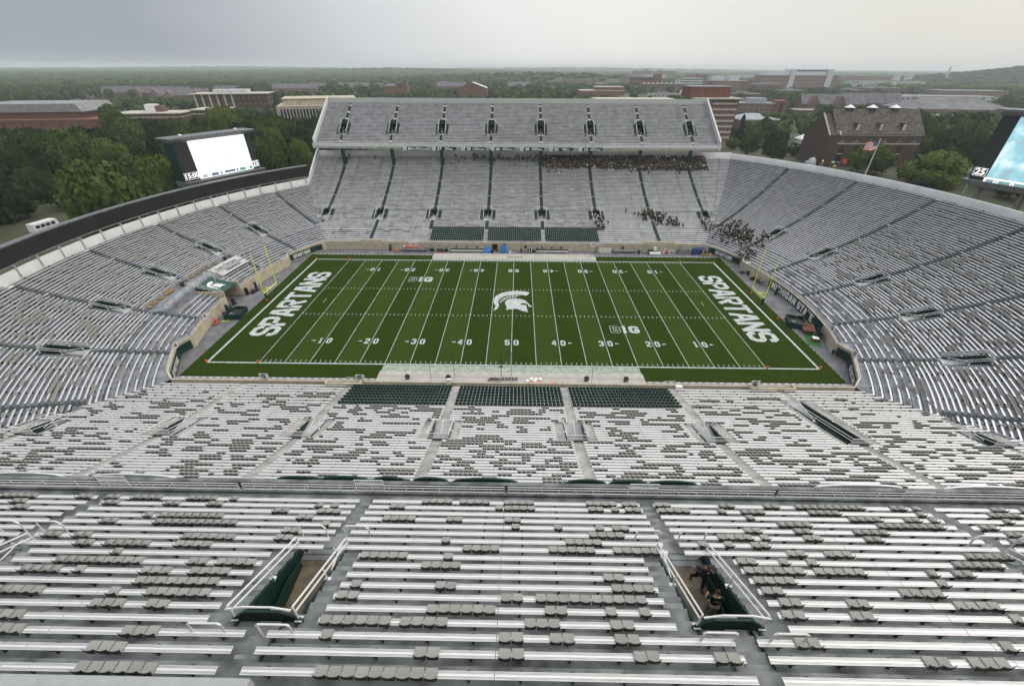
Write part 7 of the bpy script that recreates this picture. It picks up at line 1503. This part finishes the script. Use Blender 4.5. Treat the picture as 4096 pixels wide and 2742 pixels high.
# the two men at the right stair opening: one skinned body each, clothing as separate children
def skin(name, pts, edges, rad_, mt, parent, root_i=0, sub=2):
    me = bpy.data.meshes.new(name); me.from_pydata(pts, edges, []); me.materials.append(M[mt]); o = put(name, me, parent)
    o.modifiers.new('s', 'SKIN'); s = o.modifiers.new('u', 'SUBSURF'); s.levels = sub; s.render_levels = sub
    for i, v in enumerate(me.skin_vertices[0].data): r_ = rad_[i]; v.radius = r_ if hasattr(r_, '__len__') else (r_, r_); v.use_root = (i == root_i)
    bpy.context.view_layer.update(); ev = bpy.data.meshes.new_from_object(o.evaluated_get(bpy.context.evaluated_depsgraph_get())); o.modifiers.clear(); o.data = ev
    for p_ in ev.polygons: p_.use_smooth = True
    if not ev.materials: ev.materials.append(M[mt])
    return o
def man(loc, rz, lab, J, shirt, trousers, phone=False, badge=False, text=None, slv=.55):
    r = tag(empty('person', loc, rz), lab, 'person')
    N = ['pelvis', 'waist', 'chest', 'neck', 'head', 'shl', 'ell', 'wrl', 'shr', 'elr', 'wrr', 'hil', 'knl', 'anl', 'tol', 'hir', 'knr', 'anr', 'tor']; P = [J[k] for k in N]; I = {k: i for i, k in enumerate(N)}
    E = [('pelvis','waist'),('waist','chest'),('chest','neck'),('neck','head'),('chest','shl'),('shl','ell'),('ell','wrl'),('chest','shr'),('shr','elr'),('elr','wrr'),('pelvis','hil'),('hil','knl'),('knl','anl'),('anl','tol'),('pelvis','hir'),('hir','knr'),('knr','anr'),('anr','tor')]
    Rr = dict(pelvis=.13, waist=.125, chest=.14, neck=.06, head=.095, shl=.065, ell=.043, wrl=.03, shr=.065, elr=.043, wrr=.03, hil=.085, knl=.06, anl=.04, tol=.035, hir=.085, knr=.06, anr=.04, tor=.035)
    pts = [tuple(p) for p in P]; ed = [(I[a], I[b]) for a, b in E]; rd = [Rr[k] for k in N]
    for s in ('l', 'r'):      # hands: palm and five fingers
        w = Vector(J['wr'+s]); d = (w-Vector(J['el'+s])).normalized(); side_ = d.cross(Vector((0, 0, 1))); side_ = side_.normalized() if side_.length > .1 else Vector((1, 0, 0)); dn_ = d.cross(side_)
        i0 = len(pts); pts.append(tuple(w+d*.06)); ed.append((I['wr'+s], i0)); rd.append((.036, .02))
        for k in range(4): a = w+d*.09+side_*(.03-.02*k); b = a+d*(.045+.008*(1-abs(k-1.4)))+dn_*.015; c = b+d*.025+dn_*.03; j = len(pts); pts.extend([tuple(a), tuple(b), tuple(c)]); ed.extend([(i0, j), (j, j+1), (j+1, j+2)]); rd.extend([.0105, .0095, .008])
        a = w+d*.045+side_*.04; b = a+d*.035+side_*.02+dn_*.015; j = len(pts); pts.extend([tuple(a), tuple(b)]); ed.extend([(i0, j), (j, j+1)]); rd.extend([.012, .010])
    skin('body', pts, ed, rd, 'skin', r)
    m = lambda a, b, t: tuple(Vector(J[a])*(1-t)+Vector(J[b])*t)
    skin('shirt', [J['pelvis'][:2]+(J['pelvis'][2]+.02,), J['waist'], J['chest'], m('chest', 'neck', .62), J['shl'], m('shl', 'ell', slv+.25), J['shr'], m('shr', 'elr', slv+.25)], [(0,1),(1,2),(2,3),(2,4),(4,5),(2,6),(6,7)], [(.175,.14),(.165,.135),(.185,.145),.085,.092,.072,.092,.072], shirt, r)
    skin('trousers', [m('pelvis', 'waist', .1), J['hil'], J['knl'], m('knl', 'anl', .92), J['hir'], J['knr'], m('knr', 'anr', .92)], [(0,1),(1,2),(2,3),(0,4),(4,5),(5,6)], [(.165,.135),.115,.085,.068,.115,.085,.068], trousers, r)
    for s in 'lr': skin('shoe', [m('an'+s, 'to'+s, -.25), m('an'+s, 'to'+s, .4), m('an'+s, 'to'+s, 1.25)], [(0,1),(1,2)], [.05, .052, .042], 'black', r)
    h = Vector(J['head']); nk = Vector(J['neck']); u_ = (h-nk).normalized(); f_ = Vector(J['face']).normalized(); sd_ = u_.cross(f_).normalized(); c = h+u_*.015
    hd = MB(); hd.sphere((0, 0, 0), 1, 0, 14, 10); hd.v = [tuple(c+sd_*(v[0]*.077)+f_*(v[1]*.098+(.006 if v[2] < -.2 else 0))+u_*(v[2]*.125)) for v in hd.v]; hd.build('head', ['skin'], r, True)
    nz = MB(); q_ = c+f_*.098-u_*.01; nz.sphere(tuple(q_), .016, 0, 6, 4, (1, 1, 1.3)); nz.build('nose', ['skin'], r, True)
    for s in (-1, 1): e_m = MB(); e_m.sphere(tuple(c+sd_*s*.078-u_*.01), .022, 0, 6, 4, (.6, 1, 1.4)); e_m.build('ear', ['skin'], r, True); ey = MB(); ey.sphere(tuple(c+f_*.09+sd_*s*.032+u_*.02), .012, 0, 6, 4); ey.build('eye', ['black'], r, True)
    mo = MB(); mo.sphere(tuple(c+f_*.093-u_*.055), .02, 0, 6, 4, (1.1, .6, .35)); mo.build('mouth', ['maroon'], r, True)
    hr = MB(); hr.sphere((0, 0, 0), 1, 0, 14, 8); hr.v = [tuple(c+u_*.022-f_*.012+sd_*(v[0]*.084)+f_*(v[1]*.100)+u_*(max(v[2], -.35)*.125)) for v in hr.v]; hr.build('hair', ['hair'], r, True)
    if phone: ph = MB(); p_ = Vector(J['wrl'])+Vector((0, 0, .06)); ph.box(p_.x-.01, p_.x+.012, p_.y-.03, p_.y+.03, p_.z-.02, p_.z+.11); ph.build('phone', ['black'], r)
    if badge: ch = Vector(J['chest']); bd = MB(); bd.box(ch.x+.05, ch.x+.11, ch.y-.165, ch.y-.158, ch.z-.04, ch.z+.03); bd.build('badge', ['white'], r)
    if text:
        ch = Vector(J['chest']); tm_ = MB()
        for (s, sz, dz) in text: text_on(tm_, s, sz, lambda px, py, pz: (ch.x-px, ch.y+.158-.0*py, ch.z+dz+py), 0, .02)
        tm_.build('lettering', ['white'], r)
    return r
zf_ = zu(6)-.43+.02-.14
# local frame: the man faces -y
J1 = dict(pelvis=(0, 0, .96), waist=(0, -.03, 1.12), chest=(0, -.08, 1.34), neck=(0, -.14, 1.52), head=(.02, -.20, 1.67), face=(.35, -.9, -.35), shl=(.19, -.09, 1.44), ell=(.30, -.22, 1.26), wrl=(.15, -.26, 1.56), shr=(-.19, -.07, 1.44), elr=(-.33, .08, 1.20), wrr=(-.40, .06, .96),
          hil=(.10, 0, .92), knl=(.10, -.20, .52), anl=(.10, -.24, .10), tol=(.11, -.40, .04), hir=(-.10, 0, .92), knr=(-.13, .10, .50), anr=(-.17, .32, .14), tor=(-.18, .20, .04))
mm1 = man((9.85, -75.0, zf_), R_(0), 'man in a charcoal polo shirt and black trousers walking with a phone at his ear', J1, 'shirt_grey', 'pants_black', phone=True, badge=True)
J2 = dict(pelvis=(0, 0, .94), waist=(0, -.02, 1.10), chest=(0, -.02, 1.33), neck=(0, -.04, 1.50), head=(0, -.08, 1.66), face=(0, -.9, -.3), shl=(.20, -.02, 1.43), ell=(.34, -.06, 1.20), wrl=(.22, -.26, 1.14), shr=(-.20, -.02, 1.43), elr=(-.34, -.06, 1.20), wrr=(-.22, -.26, 1.10),
          hil=(.10, 0, .90), knl=(.16, -.02, .48), anl=(.22, .12, .10), tol=(.24, -.03, .04), hir=(-.10, 0, .90), knr=(-.10, .04, .48), anr=(-.08, .02, .09), tor=(-.09, -.14, .04))
mm2 = man((9.85, -76.4, zf_), R_(172), 'man in a dark green lettered shirt and khaki trousers seen from behind', J2, 'shirt_green', 'khaki', text=[('MSU', .07, .06), ('EVENT STAFF', .05, -.02)])
for o_ in (mm1, mm2): o_.scale = (1.13, 1.13, 1.13)
# ------------------------------------------------------------ haze
hz = bpy.data.materials.new('haze'); hz.use_nodes = True; t = hz.node_tree; t.nodes.clear(); ou = t.nodes.new('ShaderNodeOutputMaterial'); pv = t.nodes.new('ShaderNodeVolumePrincipled'); pv.inputs['Color'].default_value = (.88, .94, 1, 1); pv.inputs['Density'].default_value = 1.6e-4; pv.inputs['Anisotropy'].default_value = .2
t.links.new(pv.outputs[0], ou.inputs['Volume']); m = MB(); m.box(-15000, 15000, -15000, 15000, -1.2, 90); hzo = m.build('haze', [hz]); hzo['kind'] = 'stuff'
